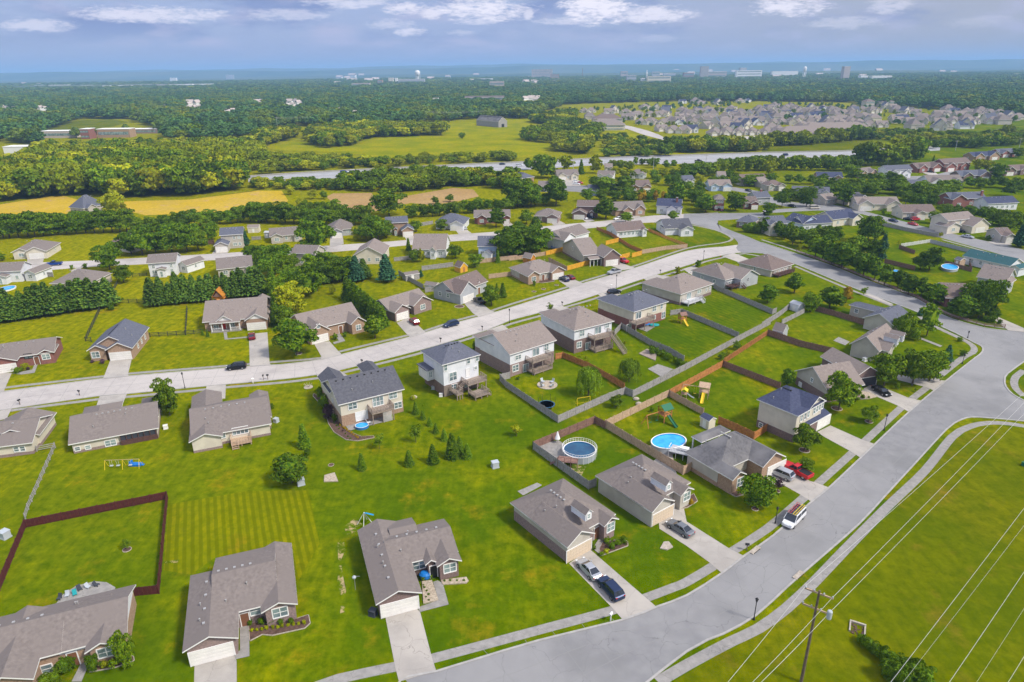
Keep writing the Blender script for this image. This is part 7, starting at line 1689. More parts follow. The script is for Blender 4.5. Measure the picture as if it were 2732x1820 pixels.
def trampoline(fr, c, e, label, m='waterdark', net=True, h=.9):
    C_ = G(fr, c, h); r_ = (G(fr, e, h)-C_).length; r = thing('trampoline', label, 'trampoline', (C_.x, C_.y, 0)); mb = MB(); n = 28
    mb.lathe([(r_*.86, h), (0, h)], n); mb.build('mat', M['darkfab'], r); mb = MB(); mb.lathe([(r_*.86, h+.02), (r_, h+.04), (r_, h-.06), (r_*.86, h-.04)], n); mb.f = [f for f in mb.f if len(f) == 4]; mb.m = [0]*len(mb.f); mb.build('edge_pad', M[m], r)
    for k in range(6): t = k*math.pi/3; mb = MB(); mb.tube([(r_*math.cos(t), r_*math.sin(t), 0), (r_*math.cos(t), r_*math.sin(t), h+(1.7 if net else 0))], .04, 6); mb.build('leg', M['black'], r)
trampoline('F', (340, 685), (410, 685), 'round dark trampoline in the yard with the willows')
trampoline('K', (430, 530), (490, 530), 'blue netted trampoline behind the tan fence', 'blue_plastic')
def disk_thing(name, label, cat_, fr, c, e, m1, m2, zc=.12):
    C_ = G(fr, c); r_ = (G(fr, e)-C_).length; r = thing(name, label, cat_, (C_.x, C_.y, 0)); mb = MB(); mb.lathe([(r_, 0), (r_, zc), (r_*.9, zc+.02), (r_*.88, .05)], 28); mb.f = [f for f in mb.f if len(f) == 4]; mb.m = [0]*len(mb.f); mb.build('edging', M[m1], r)
    mb = MB(); mb.lathe([(r_*.9, .06), (0, .07)], 28); mb.build('bed', M[m2], r); return C_, r_
c_, r_ = disk_thing('fire_pit_circle', 'round tan fire pit circle with garden chairs', 'fire pit', 'F', (345, 525), (430, 525), 'stone', 'rockbed')
def chair(P, rz, label, m='darkfab', group=None):
    r = thing('garden_chair', label, 'garden chair', P, rz, group); mb = MB(); mb.box(-.35, .35, -.3, .35, .35, .42); mb.build('seat', M[m], r); mb = MB(); mb.add([(-.35, .33, .38), (.35, .33, .38), (.35, .6, 1.05), (-.35, .6, 1.05), (-.35, .39, .36), (.35, .39, .36), (.35, .66, 1.03), (-.35, .66, 1.03)], [(0, 1, 2, 3), (7, 6, 5, 4), (0, 4, 5, 1), (1, 5, 6, 2), (2, 6, 7, 3), (3, 7, 4, 0)]); mb.build('backrest', M[m], r)
    for x in (-.3, .3):
        for y in (-.25, .3): mb = MB(); mb.box(x-.04, x+.04, y-.04, y+.04, 0, .35); mb.build('leg', M[m], r)
    return r
for k, nm in zip(range(4), ('far right', 'far left', 'near left', 'near right')):
    t = k*math.pi/2+.7; chair((c_.x+math.cos(t)*r_*.6, c_.y+math.sin(t)*r_*.6, .07), t-math.pi/2, nm+' chair of the four round the tan fire pit', 'grey_plastic')
for i, (x, y, m_) in enumerate(((415, 995, 'darkfab'), (470, 975, 'grey_plastic'), (525, 965, 'teal'), (560, 930, 'darkfab'), (620, 915, 'grey_plastic'), (680, 900, 'darkfab'))):
    P = G('A', (x, y)); P.z = .04; ch_ = chair(P, .3*i, ('first', 'second', 'third', 'fourth', 'fifth', 'sixth')[i]+' garden chair from the left on the round patio', m_); ch_.scale = (.75,)*3
for i, (x, y) in enumerate(((730, 840), (770, 830), (895, 850))):
    P = G('E', (x, y)); P.z = .04; chair(P, i, ('leftmost', 'middle', 'rightmost')[i]+' patio chair beside the paddling pool', 'darkfab' if i < 2 else 'trim')
for nm, lb, fr, c, e in (('tree_ring', 'pale stone ring on the lawn above the bare plot', 'E', (575, 1195), (600, 1195)), ('tree_ring', 'white ring round the tree by the porch house driveway', 'J', (395, 1492), (425, 1492)),
        ('tree_ring', 'stone ring under the dark round tree near the white van', 'C', (478, 362), (503, 362)), ('tree_ring', 'stone ring under the purple leaved tree', 'C', (630, 238), (652, 238)), ('tree_ring', 'stone ring under the young tree before the navy roofed house', 'G', (515, 1072), (560, 1072)),
        ('tree_ring', 'stone ring under the small tree by the street sidewalk', 'G', (1055, 832), (1088, 832)), ('tree_ring', 'low stone ring under the middle front lawn tree', 'G', (785, 722), (830, 722)), ('tree_ring', 'stone ring inside the maroon fenced yard', 'A', (886, 645), (915, 645)),
        ('tree_ring', 'first stone ring on the brick house front lawn', 'K', (218, 935), (240, 935)), ('tree_ring', 'second stone ring on the brick house front lawn', 'K', (303, 912), (325, 912)), ('tree_ring', 'third stone ring on the brick house front lawn', 'K', (420, 878), (440, 878)),
        ('tree_ring', 'oval rock ring beside the dormered house driveway', 'J', (1835, 1070), (1880, 1070))):
    disk_thing(nm, lb, 'tree ring', fr, c, e, 'stone', 'mulch', .1)
trees('A', '888,642,570,q,1.2')
# sand box / cleared plot, vegetable beds, rockeries
for nm, lb, fr, s, m_ in (('sand_plot', 'bare sandy plot on the open lawn', 'E', '520,1285 605,1262 635,1335 515,1338', 'rockbed'), ('flower_bed', 'mulched flower bed with curved edging before the grey brick house', 'A', '1735,1150 1830,1135 1850,1170 2075,1130 2150,1105 2162,1160 2125,1195 1900,1245 1830,1238 1745,1282', 'mulch'),
        ('flower_bed', 'curved mulch bed before the lower left brick house', 'A', '625,1500 700,1400 830,1380 930,1395 935,1420 800,1470', 'mulch'), ('rock_garden', 'pale rock garden beside the white garage', 'B', '590,870 660,862 705,1000 600,1025', 'rockbed'),
        ('rock_strip', 'narrow rock strip with small plants under the gabled window', 'B', '722,862 900,840 915,865 900,882 735,892', 'rockbed'), ('flower_bed', 'shrub bed before the pink brick house with dormer', 'B', '1830,640 1850,600 1960,580 2022,590 2025,620 1835,690', 'mulch'),
        ('flower_bed', 'curved planted bed down the side of the charcoal roofed house', 'E', '430,600 500,640 560,800 650,840 700,910 830,960 930,955 935,968 800,995 700,985 600,920 555,850 520,720 425,620', 'mulch'),
        ('rock_garden', 'pale rock garden with grasses beside the black car', 'G', '930,572 1060,590 1125,625 1050,645 935,640', 'rockbed'), ('flower_bed', 'small curved bed at the corner of the dark hip roofed house', 'C', '320,210 400,190 430,225 400,262 345,278 312,262', 'mulch'),
        ('flower_bed', 'front bed of the white gabled dormer house', 'F', '1475,1500 1570,1440 1600,1500 1520,1550 1450,1568', 'mulch'), ('flower_bed', 'bed along the yellow flowers of the tan hip roofed house', 'K', '240,855 300,830 400,825 400,845 290,860', 'mulch'),
        ('vegetable_bed', 'raised vegetable beds below the hedge', 'F', '1110,265 1180,225 1260,275 1250,325', 'deck'), ('rock_pile', 'grey rock pile at the end of the lawn edging', 'B', '2250,640 2275,595 2310,592 2340,630 2300,650', 'stone')):
    P = [Vector((p.x, p.y, 0)) for p in GL(fr, s)]; c = sum(P, Vector())/len(P); mb = MB(); n = len(P)
    from mathutils.geometry import tessellate_polygon
    co = [(p-c) for p in P]; tri = tessellate_polygon([co]); ZK[0] += 1; zt = .10+ZK[0]*.0009
    mb.add([(p.x, p.y, zt) for p in co]+[(p.x*1.0, p.y*1.0, 0) for p in co], [tuple(t_) for t_ in tri]+[(i, (i+1) % n, (i+1) % n+n, i+n) for i in range(n)], 0)
    o = mb.build(nm, M[m_]); o.location = c; tag(o, lb, nm.replace('_', ' '))
    if m_ == 'mulch':
        e = MB(); Q = P+[P[0]]
        for a, b in zip(Q, Q[1:]): e.bar(a-c+Vector((0, 0, .1)), b-c+Vector((0, 0, .1)), .16, .14)
        e.build('edging', M['stone'], o)
def shed(label, fr, A, B, depth, z, roof='r_char', wall='s_white', pitch=.5, ax='x', name='garden_shed', door='trim', gam=False):
    h = House(name, label, fr, z, A, B, depth, roof, wall, None, 0, cat='shed', pitch=pitch, ax=ax, oh=.15); h.roofm = roof
    s_ = h.best(0)[0]; P0, n_, t_ = h.face(0, s_); x0, x1, y0, y1 = h.wings[0][0]
    c = Vector((P0.x if s_[1] == 'x' else (x0+x1)/2, P0.y if s_[1] == 'y' else (y0+y1)/2, .95)); mb = MB()
    q = [c+t_*x+Vector((0, 0, y))+n_*d for d in (0, .04) for x, y in ((-.45, -.9), (.45, -.9), (.45, .9), (-.45, .9))]; mb.add(q, [(0, 3, 2, 1), (4, 5, 6, 7), (0, 1, 5, 4), (1, 2, 6, 5), (2, 3, 7, 6), (3, 0, 4, 7)]); mb.build('door', M[door], h.root)
    return h.done()
h = shed('small cream garden shed with navy roof behind the oval pool', 'F', (1620, 785), (1700, 828), (1772, 808), 2.2, 'r_navy', 's_cream'); 
shed('grey barn shaped shed at the corner of the brown fence', 'L', (95, 1275), (195, 1300), 3.5, 2.0, 'r_grey', 's_grey', 1.0, door='s_grey')
shed('bright orange barn shaped shed on the lawn', 'J', (1785, 702), (1842, 722), 3.5, 2.0, 'r_brown', 'yellowwood', 1.0, door='cedar')
shed('orange brown barn shed beside the weathered fence', 'K', (112, 625), (190, 640), 3.2, 2.0, 'r_tan', 'orange', 1.0, door='cedar')
shed('white shed with pointed roof by the big dark trees', 'J', (2030, 600), (2120, 605), 3.5, 2.3, 'r_slate', 's_white', .7, ax='y')
shed('small white shed with grey roof between fences', 'J', (1515, 870), (1622, 885), 3, 2.1, 'r_grey', 's_cream', .5)
shed('low grey lean to shed beside the fence corner', 'J', (1350, 790), (1480, 770), 4, 2.2, 'r_grey', 'greywood', .3)
shed('pale tan shed left of the hay field hedge', 'I', (2215, 362), (2320, 358), 4, 2.5, 'r_tan', 's_cream', .5)
shed('white garden shed beside the leafy tree, at the fence junction', 'L', (250, 1030), (335, 1060), 3, 2.3, 's_grey', 's_white', .35)
shed('tan shed with blue grey door beside the slatted street fence', 'L', (1728, 640), (1785, 655), 3, 2.3, 'r_slate', 'tanwood', .5)
shed('grey tin garden shed beside the low white house', 'J', (78, 405), (130, 405), 3, 2.6, 's_grey', 's_grey', .3)
# playsets
def playset(fr, c, rz, label, wood='cedar', roof='green_plastic', slide='green_plastic', s=1.0, swing=True, roof2=True):
    g = G(fr, c); r = thing('playset', label, 'playset', (g.x, g.y, 0), rz); r.scale = (s,)*3
    for x, y in ((-.9, -.9), (.9, -.9), (.9, .9), (-.9, .9)): mb = MB(); mb.box(x-.07, x+.07, y-.07, y+.07, 0, 2.9); mb.build('post', M[wood], r)
    mb = MB(); mb.box(-1, 1, -1, 1, 1.4, 1.5)
    for y in (-1, 1): mb.bar((-.9, y*.9, 2.2), (.9, y*.9, 2.2), .08); 
    for i in range(7): mb.box(-.9+i*.3-.05, -.9+i*.3+.05, .88, .93, 1.5, 2.2)
    mb.build('platform', M[wood], r)
    mb = MB(); roof_part(mb, -1.2, 1.2, -1.2, 1.2, 2.8, 'g', 'x', .7, th=.06); mb.m = [0]*len(mb.f); mb.build('canopy', M[roof], r)
    mb = MB(); n = 8
    for i in range(n):
        t, t2 = i/n, (i+1)/n; z, z2 = 1.45*(1-t)**1.3+.12, 1.45*(1-t2)**1.3+.12
        mb.add([(-.3, -1-2.6*t, z), (.3, -1-2.6*t, z), (.3, -1-2.6*t2, z2), (-.3, -1-2.6*t2, z2)], [(0, 1, 2, 3)])
        for sx in (-.3, .3): mb.bar((sx, -1-2.6*t, z+.1), (sx, -1-2.6*t2, z2+.1), .05, .22)
    mb.build('slide', M[slide], r)
    if swing:
        mb = MB(); mb.bar((-.9, 0, 2.3), (-4.6, 0, 2.3), .12); mb.bar((-4.6, 0, 2.3), (-4.9, -1.1, 0), .1); mb.bar((-4.6, 0, 2.3), (-4.9, 1.1, 0), .1); mb.build('swing_beam', M[wood], r)
        for x in (-2.0, -3.6):
            mb = MB(); mb.bar((x-.22, 0, 2.25), (x-.22, 0, .55), .03); mb.bar((x+.22, 0, 2.25), (x+.22, 0, .55), .03); mb.box(x-.28, x+.28, -.12, .12, .5, .56); mb.build('swing', M[slide], r)
    return r
playset('F', (1325, 820), .5, 'cedar playset with green canopy, swings and green slide', s=1.05)
playset('F', (1655, 625), -.4, 'wooden swing frame with bright yellow slide', 'tanwood', 'tanwood', 'yellow', 1.0)
playset('K', (1545, 1215), .3, 'small red brown playset on the striped lawn', 'cedar', 'browndark', 'yellow', .9, swing=False)
g = G('F', (1490, 625)); playset('F', (1490, 625), 1.2, 'little playhouse with yellow roof by the tan fence corner', 'tanwood', 'yellow', 'grey_plastic', .6, swing=False)
g = G('I', (1975, 1020)); r = thing('playhouse', 'A shaped wooden playhouse on stilts before the pine row', 'playhouse', (g.x, g.y, 0), 0.1); mb = MB(); mb.box(-2, 2, -1.6, 1.6, 1.2, 1.35); mb.box(-1.7, 1.7, -1.5, 1.5, 1.35, 2.0)
mb.build('platform', M['orange'], r); mb = MB(); roof_part(mb, -1.8, 1.8, -2.2, 2.2, 2.0, 'g', 'y', 1.35, th=.15); mb.m = [0]*len(mb.f); mb.build('roof', M['orange'], r)
mb = MB(); mb.add([(-1.3, -1.9, 2.0), (1.3, -1.9, 2.0), (0, -1.9, 3.6), (-1.3, -1.8, 2.0), (1.3, -1.8, 2.0), (0, -1.8, 3.6)], [(0, 1, 2), (5, 4, 3)]); mb.build('gable', M['browndark'], r)
for x in (-1.8, 1.8):
    for y in (-1.4, 1.4): mb = MB(); mb.box(x-.1, x+.1, y-.1, y+.1, 0, 1.2); mb.build('post', M['orange'], r)
mb = MB(); mb.bar((0, -1.6, 1.25), (1.0, -3.2, .05), 1.0, .08); mb.build('ramp', M['orange'], r)
# yellow framed swing set on the left lawn, goals, umbrella, cushions
g = G('D', (1040, 1215)); r = thing('swing_set', 'yellow framed swing set on the left lawn', 'swing set', (g.x, g.y, 0), .05)
for x in (-3.2, 0, 3.0): mb = MB(); mb.bar((x, -.7, 0), (x, 0, 1.7), .06); mb.bar((x, .7, 0), (x, 0, 1.7), .06); mb.build('frame', M['yellow'], r)
mb = MB(); mb.bar((-3.2, 0, 1.7), (3.0, 0, 1.7), .06); mb.build('beam', M['tanwood'], r)
for x in (-2.2, -1.0, 1.2): mb = MB(); mb.bar((x-.2, 0, 1.7), (x-.2, 0, .5), .03); mb.bar((x+.2, 0, 1.7), (x+.2, 0, .5), .03); mb.box(x-.3, x+.3, -.2, .2, .45, .55); mb.build('swing', M['grey_plastic'], r)
g = G('D', (1140, 1195)); mb = MB(); mb.box(-1.0, 1.0, -.5, .5, 0, .35); mb.box(-1.0, -.8, -.5, .5, .35, .9); mb.bar((.3, 0, .35), (1.5, 0, .05), .5, .08); o = mb.build('toy_slide', M['blue_plastic']); o.location = (g.x, g.y, 0); tag(o, 'blue plastic toy slide beside the yellow swing set', 'toy slide')
g = G('F', (650, 690)); mb = MB(); 
for x in (-1.5, 1.5): mb.bar((x, 0, 0), (x, 0, 1.8), .07); mb.bar((x, 0, 1.8), (x, 1, 0), .05)
mb.bar((-1.5, 0, 1.8), (1.5, 0, 1.8), .07); mb.bar((-1.5, 1, 0), (1.5, 1, 0), .05); o = mb.build('goal_frame', M['yellow']); o.location = (g.x, g.y, 0); o.rotation_euler.z = .3; tag(o, 'small yellow goal frame by the grey lane fence', 'goal frame')
g = G('F', (430, 1010)); r = thing('parasol', 'folded white parasol leaning behind the round pool', 'parasol', (g.x, g.y, 0)); mb = MB(); mb.tube([(0, 0, 0), (.1, 0, 2.6)], .04, 6); mb.build('pole', M['metal'], r); mb = MB(); mb.lathe([(.55, 1.0), (.35, 1.6), (.1, 2.5), (0, 2.6)], 8); mb.build('canopy', M['trim'], r)
for (fr, p, lb, m_) in (('K', (1215, 1235), 'blue inflatable toy on the patio of the red brick house', 'blue_plastic'), ('K', (1295, 1243), 'green inflatable toy on the same patio edge', 'teal')):
    g = G(fr, p); mb = MB(); mb.lathe([(1.3, .1), (1.5, .3), (1.3, .5), (.7, .35), (0, .3)], 18, sy=.6); o = mb.build('inflatable_toy', M[m_], smooth=True); o.location = (g.x, g.y, 0); tag(o, lb, 'pool toy')
g = G('B', (612, 845)); mb = MB(); mb.lathe([(.1, 0), (.75, .15), (.85, .8), (.55, 1.1), (0, 1.15)], 10, sy=.8); o = mb.build('covered_grill', M['blue_plastic']); o.location = (g.x, g.y, .04); tag(o, 'blue covered grill in the front garden of the rock bed house', 'grill')
g = G('B', (195, 470)); r = thing('rotary_washing_line', 'white washing frame with blue cloth behind the rock bed house', 'washing line', (g.x, g.y, 0)); mb = MB()
for a in range(4): t = a*1.57; mb.bar((math.cos(t)*1.3, math.sin(t)*1.3, 0), (0, 0, 2.4), .07)
mb.build('frame', M['trim'], r); mb = MB(); mb.add([(-.1, -.2, 2.4), (1.6, -.5, 2.1), (1.5, .4, 1.7), (.2, .5, 2.0)], [(0, 1, 2, 3)]); mb.build('cloth', M['water'], r)
g = G('B', (128, 925)); r = thing('bird_feeder', 'slim bird feeder pole on the bare strip of lawn', 'bird feeder', (g.x, g.y, 0)); mb = MB(); mb.tube([(0, 0, 0), (0, 0, 2.6)], .04, 6); mb.bar((0, 0, 2.4), (.8, 0, 2.4), .04); mb.build('pole', M['metal'], r); mb = MB(); mb.lathe([(.25, 2.1), (.3, 2.3), (0, 2.6)], 8); mb.build('feeder', M['grey_plastic'], r)
g = G('E', (385, 545)); mb = MB()
for k in range(9): t = k*.7; mb.bar((0, 0, .2), (math.cos(t)*1.0, math.sin(t)*.8, .9), .06)
mb.lathe([(1.0, 0), (1.05, .12), (.9, .12)], 16); o = mb.build('rock_cluster', M['stone']); o.location = (g.x, g.y, 0); tag(o, 'pale rock cluster on the lawn beyond the ranch house', 'rock cluster')
for (fr, p, lb) in (('F', (1110, 690), 'pale boulder beside the round bush on the lane'), ('F', (1088, 650), 'smaller pale boulder behind the lane boulder'), ('E', (1270, 635), 'boulder at the top of the conifer row')):
    g = G(fr, p); mb = MB(); mb.lathe([(.6, 0), (.75, .3), (.5, .6), (0, .7)], 9, sy=.7); o = mb.build('boulder', M['stone'], smooth=False); o.location = (g.x, g.y, 0); tag(o, lb, 'boulder')
# culvert in the rough field
g = G('C', (1190, 1195)); r = thing('culvert_headwall', 'concrete culvert headwall with stones at the ditch', 'culvert', (g.x, g.y, 0), -.5); r.scale = (.6, .8, .32); mb = MB(); mb.box(-1.6, 1.6, .9, 1.2, 0, 1.0); mb.box(-1.6, -1.3, -1.3, .9, 0, .8); mb.box(1.3, 1.6, -1.3, .9, 0, .8); mb.build('headwall', M['stone'], r)
mb = MB()
for k in range(26): x, y = RT.uniform(-1.2, 1.2), RT.uniform(-1.4, .8); s_ = RT.uniform(.1, .25); mb.box(x-s_, x+s_, y-s_, y+s_, 0, s_*1.5)
mb.build('rubble', M['mulch'], r)
# barn on the meadow
h = House('tobacco_barn', 'long weathered grey barn with gambrel roof on the meadow', 'N', 7.0, (1985, 605), (2185, 622), 14, 'r_dark', 's_grey', None, 0, cat='barn', pitch=.75, oh=.2)
h.wallm = 'greywood'; s_ = '+x'; P0, n_, t_ = h.face(0, s_); x0, x1, y0, y1 = h.wings[0][0]
mb = MB(); mb.box(x1, x1+.08, (y0+y1)/2-2, (y0+y1)/2+2, 0, 4); mb.build('door', M['black'], h.root)
mb = MB(); roof_part(mb, x0+2, x1-2, (y0+y1)/2-1, (y0+y1)/2+1, h.wings[0][6]-.1, 'g', 'x', .6); mb.build('ridge_vent', [M['r_dark'], M['r_dark']], h.root); h.done()
# ------------------------------------------------------------------ the far town
def far_block(fr, x0, x1, yt, yb, lb, wallm='s_cream', roof='r_tan', rows=0, cols=6, depth=22, hip=0, base_y=None, name='town_building'):
    by = base_y or yb; g = G(fr, ((x0+x1)/2, by)); a, b = G(fr, (x0, by)), G(fr, (x1, by)); w = (b-a).length; h_ = hgt(fr, ((x0+x1)/2, by), yt)
    return block(name, lb, fr, ((x0+x1)/2, by), w, min(depth, w*1.2+6), h_, 0, wallm, roof, 'building', rows, hip, cols)
M['f_pink'] = mat('pinkish_concrete', (.50, .42, .38), .9, (.42, .35, .32), .1); M['f_white'] = mat('white_concrete', (.78, .76, .74), .9)
for q in (('O', 215, 365, 152, 245, 'wide pinkish slab block at the left of the skyline', 'f_pink', 'f_pink', 7, 12), ('O', 372, 436, 195, 260, 'small orange brick block right of the wide pinkish slab', 'brick_tan', 'r_tan', 4, 5),
          ('O', 1710, 1775, 92, 250, 'tallest tower block of the skyline', 'f_pink', 'f_pink', 16, 5), ('O', 1775, 1937, 172, 245, 'long pale block at the foot of the tallest tower', 'f_pink', 'f_white', 3, 10),
          ('O', 1560, 1645, 182, 255, 'pinkish domed hall left of the tallest tower', 'brick_pink', 'f_white', 2, 5), ('O', 2030, 2255, 162, 250, 'large white hospital block on the skyline', 'f_white', 'f_white', 4, 14),
          ('O', 2060, 2115, 138, 249, 'raised centre part of the white hospital', 's_grey', 's_grey', 0, 4), ('O', 1235, 1440, 215, 300, 'cream town building with twin wings in the centre', 's_cream', 'f_pink', 3, 10),
          ('O', 1180, 1212, 230, 300, 'narrow white house left of the twin winged building', 'f_white', 'r_grey', 2, 3), ('O', 1000, 1052, 170, 240, 'small salmon coloured block beside the steeple', 'f_pink', 'f_pink', 2, 4),
          ('O', 1050, 1130, 205, 290, 'grey slab among trees below the salmon block', 's_grey', 'f_pink', 3, 5), ('O', 1385, 1480, 188, 240, 'low white roofed hall right of the steeple', 's_grey', 'f_white', 1, 6),
          ('O', 1280, 1340, 172, 240, 'grey block behind the twin winged building', 's_grey', 's_grey', 2, 5), ('P', 722, 780, 126, 270, 'tall striped slab tower at the right of the skyline', 'f_pink', 'f_white', 0, 4),
          ('P', 975, 1172, 210, 270, 'long low white building on the right skyline', 'f_white', 'f_white', 1, 14), ('P', 880, 952, 208, 265, 'small white building left of the long low one', 'f_white', 'f_white', 1, 5),
          ('P', 90, 320, 168, 230, 'pale warehouse far behind the water tower', 'f_white', 's_grey', 0, 8), ('N', 1310, 1505, 240, 300, 'long grey building at the foot of the white tower', 's_grey', 'f_white', 1, 12),
          ('N', 885, 1018, 278, 330, 'pinkish hall left of the yellow church', 'f_pink', 'f_pink', 2, 8), ('N', 1108, 1142, 248, 310, 'small orange tower left of the yellow church', 'brick_tan', 'r_tan', 2, 2),
          ('N', 1205, 1238, 228, 290, 'small yellow church tower', 's_cream', 's_cream', 0, 2), ('N', 1262, 1280, 230, 290, 'slim white church tower beside the yellow one', 'f_white', 'f_white', 0, 1),
          ('N', 2010, 2125, 235, 270, 'pale warehouse on the right of the woods', 'f_white', 'f_white', 0, 5), ('N', 2112, 2232, 262, 345, 'cluster house with pink walls in the far woods', 'f_pink', 'f_pink', 2, 5),
          ('N', 1890, 2232, 395, 475, 'long pinkish building in the woods above the barn', 'f_pink', 'r_brown', 2, 14), ('N', 1600, 1645, 410, 480, 'pale gabled house in the woods left of the long pinkish building', 'f_white', 'r_grey', 1, 2),
          ('M', 1545, 1700, 288, 315, 'bright white warehouse on the left horizon', 'f_white', 'f_white', 0, 8), ('M', 1700, 1935, 283, 312, 'longest white warehouse on the left horizon', 'f_white', 'f_white', 0, 8),
          ('M', 960, 1135, 298, 330, 'white roofed works on the left horizon', 'f_white', 'f_white', 0, 8), ('M', 1180, 1440, 290, 318, 'long pale works right of the white roofed works', 'f_pink', 's_grey', 0, 8),
          ('M', 470, 585, 292, 322, 'small white works at the far left horizon', 'f_white', 'f_white', 0, 5), ('M', 325, 375, 295, 322, 'tiny white works at the far left horizon', 'f_white', 'f_white', 0, 3), ('M', 745, 815, 295, 320, 'small white works between two larger ones', 'f_white', 'f_white', 0, 3),
          ('M', 120, 220, 322, 340, 'tan shed at the far left horizon', 's_beige', 's_beige', 0, 3), ('M', 1540, 1570, 228, 260, 'pale silo on the left horizon', 'f_white', 'f_white', 0, 2), ('M', 2045, 2080, 200, 240, 'slim grey tower on the left horizon', 's_grey', 's_grey', 0, 2),
          ('M', 390, 665, 708, 768, 'flat roofed pale school wing at the left of the school', 'f_pink', 'f_white', 1, 12), ('M', 735, 806, 690, 778, 'red brick school block between two round trees', 'brick_red', 'f_white', 2, 4),
          ('M', 890, 1160, 690, 765, 'long tan and red school wing', 'brick_tan', 'f_white', 1, 12), ('M', 1160, 1400, 690, 728, 'low white school wing at its right end', 'brick_pink', 'f_white', 1, 10),
          ('M', 50, 350, 848, 905, 'long white shed at the edge of the left woods', 'f_white', 'f_white', 0, 10)):
    fr, x0, x1, yt, yb, lb, wm_, rm_, rows, cols = q
    far_block(fr, x0, x1, yt, yb, lb, wm_, rm_, rows, cols, depth=14 if fr == 'M' and yb > 500 else 26)
def slim(fr, x, yt, yb, rb, rt, lb, nm, m_, top=None):
    g = G(fr, (x, yb)); g.z = 0; h_ = hgt(fr, (x, yb), yt); r = thing(nm, lb, nm.replace('_', ' '), g); mb = MB(); mb.lathe([(rb, 0), (rt, h_ if not top else h_*.62)], 12); mb.build('shaft', M[m_], r)
    if top == 'tank':
        mb = MB(); mb.lathe([(rt, h_*.6), (rt*2.4, h_*.7), (rt*2.6, h_*.85), (rt*1.6, h_*.97), (0, h_)], 16); mb.build('tank', M['f_white'], r)
        for k in range(6): t = k*1.047; mb = MB(); mb.tube([(math.cos(t)*rt*2.6, math.sin(t)*rt*2.6, 0), (math.cos(t)*rt*2.3, math.sin(t)*rt*2.3, h_*.75)], .8, 6); mb.build('leg', M['f_white'], r)
    if top == 'spire': mb = MB(); mb.lathe([(rt*1.3, h_*.6), (0, h_)], 8); mb.build('spire', M['f_white'], r)
slim('P', 375, 124, 250, 2, 3.2, 'white legged water tower on the right skyline', 'water_tower', 'f_white', 'tank')
slim('N', 1465, 148, 290, 4, 5, 'tall white tower with pale cap on the left skyline', 'water_tower', 'f_white', 'tank')
slim('O', 651, 128, 240, 2.5, 1.8, 'slim brick chimney on the skyline', 'factory_chimney', 'brick_pink'); slim('O', 1225, 148, 260, 3.5, 3.5, 'white church steeple in the middle of the town', 'church_steeple', 'f_white', 'spire')
# white houses glimpsed in the far woods
rr = random.Random(3); wp = []; CLR = []
def px_poly(*a): return [src(fr, p) for fr, s in a for p in pts(s)]
for fr, x, y, n, sx, sy in (('M', 1745, 500, 9, 85, 22), ('M', 2075, 555, 8, 70, 14), ('M', 1470, 512, 3, 30, 8), ('N', 55, 480, 4, 35, 8), ('N', 350, 485, 7, 90, 20), ('N', 770, 535, 3, 30, 8), ('N', 885, 572, 3, 25, 8), ('M', 110, 520, 4, 90, 8), ('M', 390, 520, 4, 60, 8),
        ('O', 180, 305, 5, 90, 18), ('O', 190, 450, 5, 80, 14), ('P', 1290, 310, 6, 200, 10), ('P', 1850, 400, 2, 60, 10), ('P', 370, 420, 1, 5, 3), ('P', 510, 400, 1, 5, 3), ('P', 1380, 370, 2, 60, 8), ('P', 1900, 265, 8, 330, 14), ('O', 1700, 345, 2, 50, 3), ('O', 370, 415, 1, 5, 3), ('O', 1180, 400, 1, 8, 4), ('P', 2250, 320, 3, 90, 30)):
    if fr in 'MNO' and y > 290: CLR.append(px_poly((fr, '%f,%f %f,%f %f,%f %f,%f' % (x-sx-12, y-sy-6, x+sx+12, y-sy-6, x+sx+20, y+sy+34, x-sx-20, y+sy+34))))
    for i in range(int(n*1.7)): wp.append((fr, x+rr.uniform(-sx, sx), y+rr.uniform(-sy, sy)))
hb = MB(); hb.box(-8, 8, -5, 5, 0, 8); wpr = thing('woodland_house', 'white house glimpsed among the far woods', 'house', (0, 0, 0), 0, 'white houses glimpsed among the far woods'); hb.build('wall', M['f_white'], wpr)
rf = MB(); roof_part(rf, -8.6, 8.6, -5.6, 5.6, 8, 'g', 'x', .9); rf.build('roof', [M['f_pink'], M['trim']], wpr)
for i, (fr, x, y) in enumerate(wp):
    g = G(fr, (x, y)); g.z = 0; k_ = rr.uniform(.4, .62)*(1 if g.y < 1500 else 1.6 if g.y < 3000 else 2.6)
    if i == 0: wpr.location = g; wpr.scale = (k_,)*3; wpr.rotation_euler.z = .4
    else: dup(wpr, g, rr.uniform(0, 3), scale=(k_, k_, k_*1.15))

for i in range(64):
    fr, x, y = rr.choice((('N', rr.uniform(700, 2354), rr.uniform(185, 300)), ('O', rr.uniform(0, 2354), rr.uniform(165, 300)), ('P', rr.uniform(0, 2354), rr.uniform(160, 300)), ('M', rr.uniform(0, 2354), rr.uniform(240, 330))))
    g = G(fr, (x, y)); g.z = 0
    if g.y > 9000 or g.y < 0: continue
    k_ = rr.uniform(.6, 1.1)*g.y/2200*(.7 if fr == 'M' else 1); dup(wpr, g, rr.uniform(-.3, .3), 'pale little building scattered through the far town', 'pale little buildings scattered through the far town', scale=(k_*1.3, k_, k_))
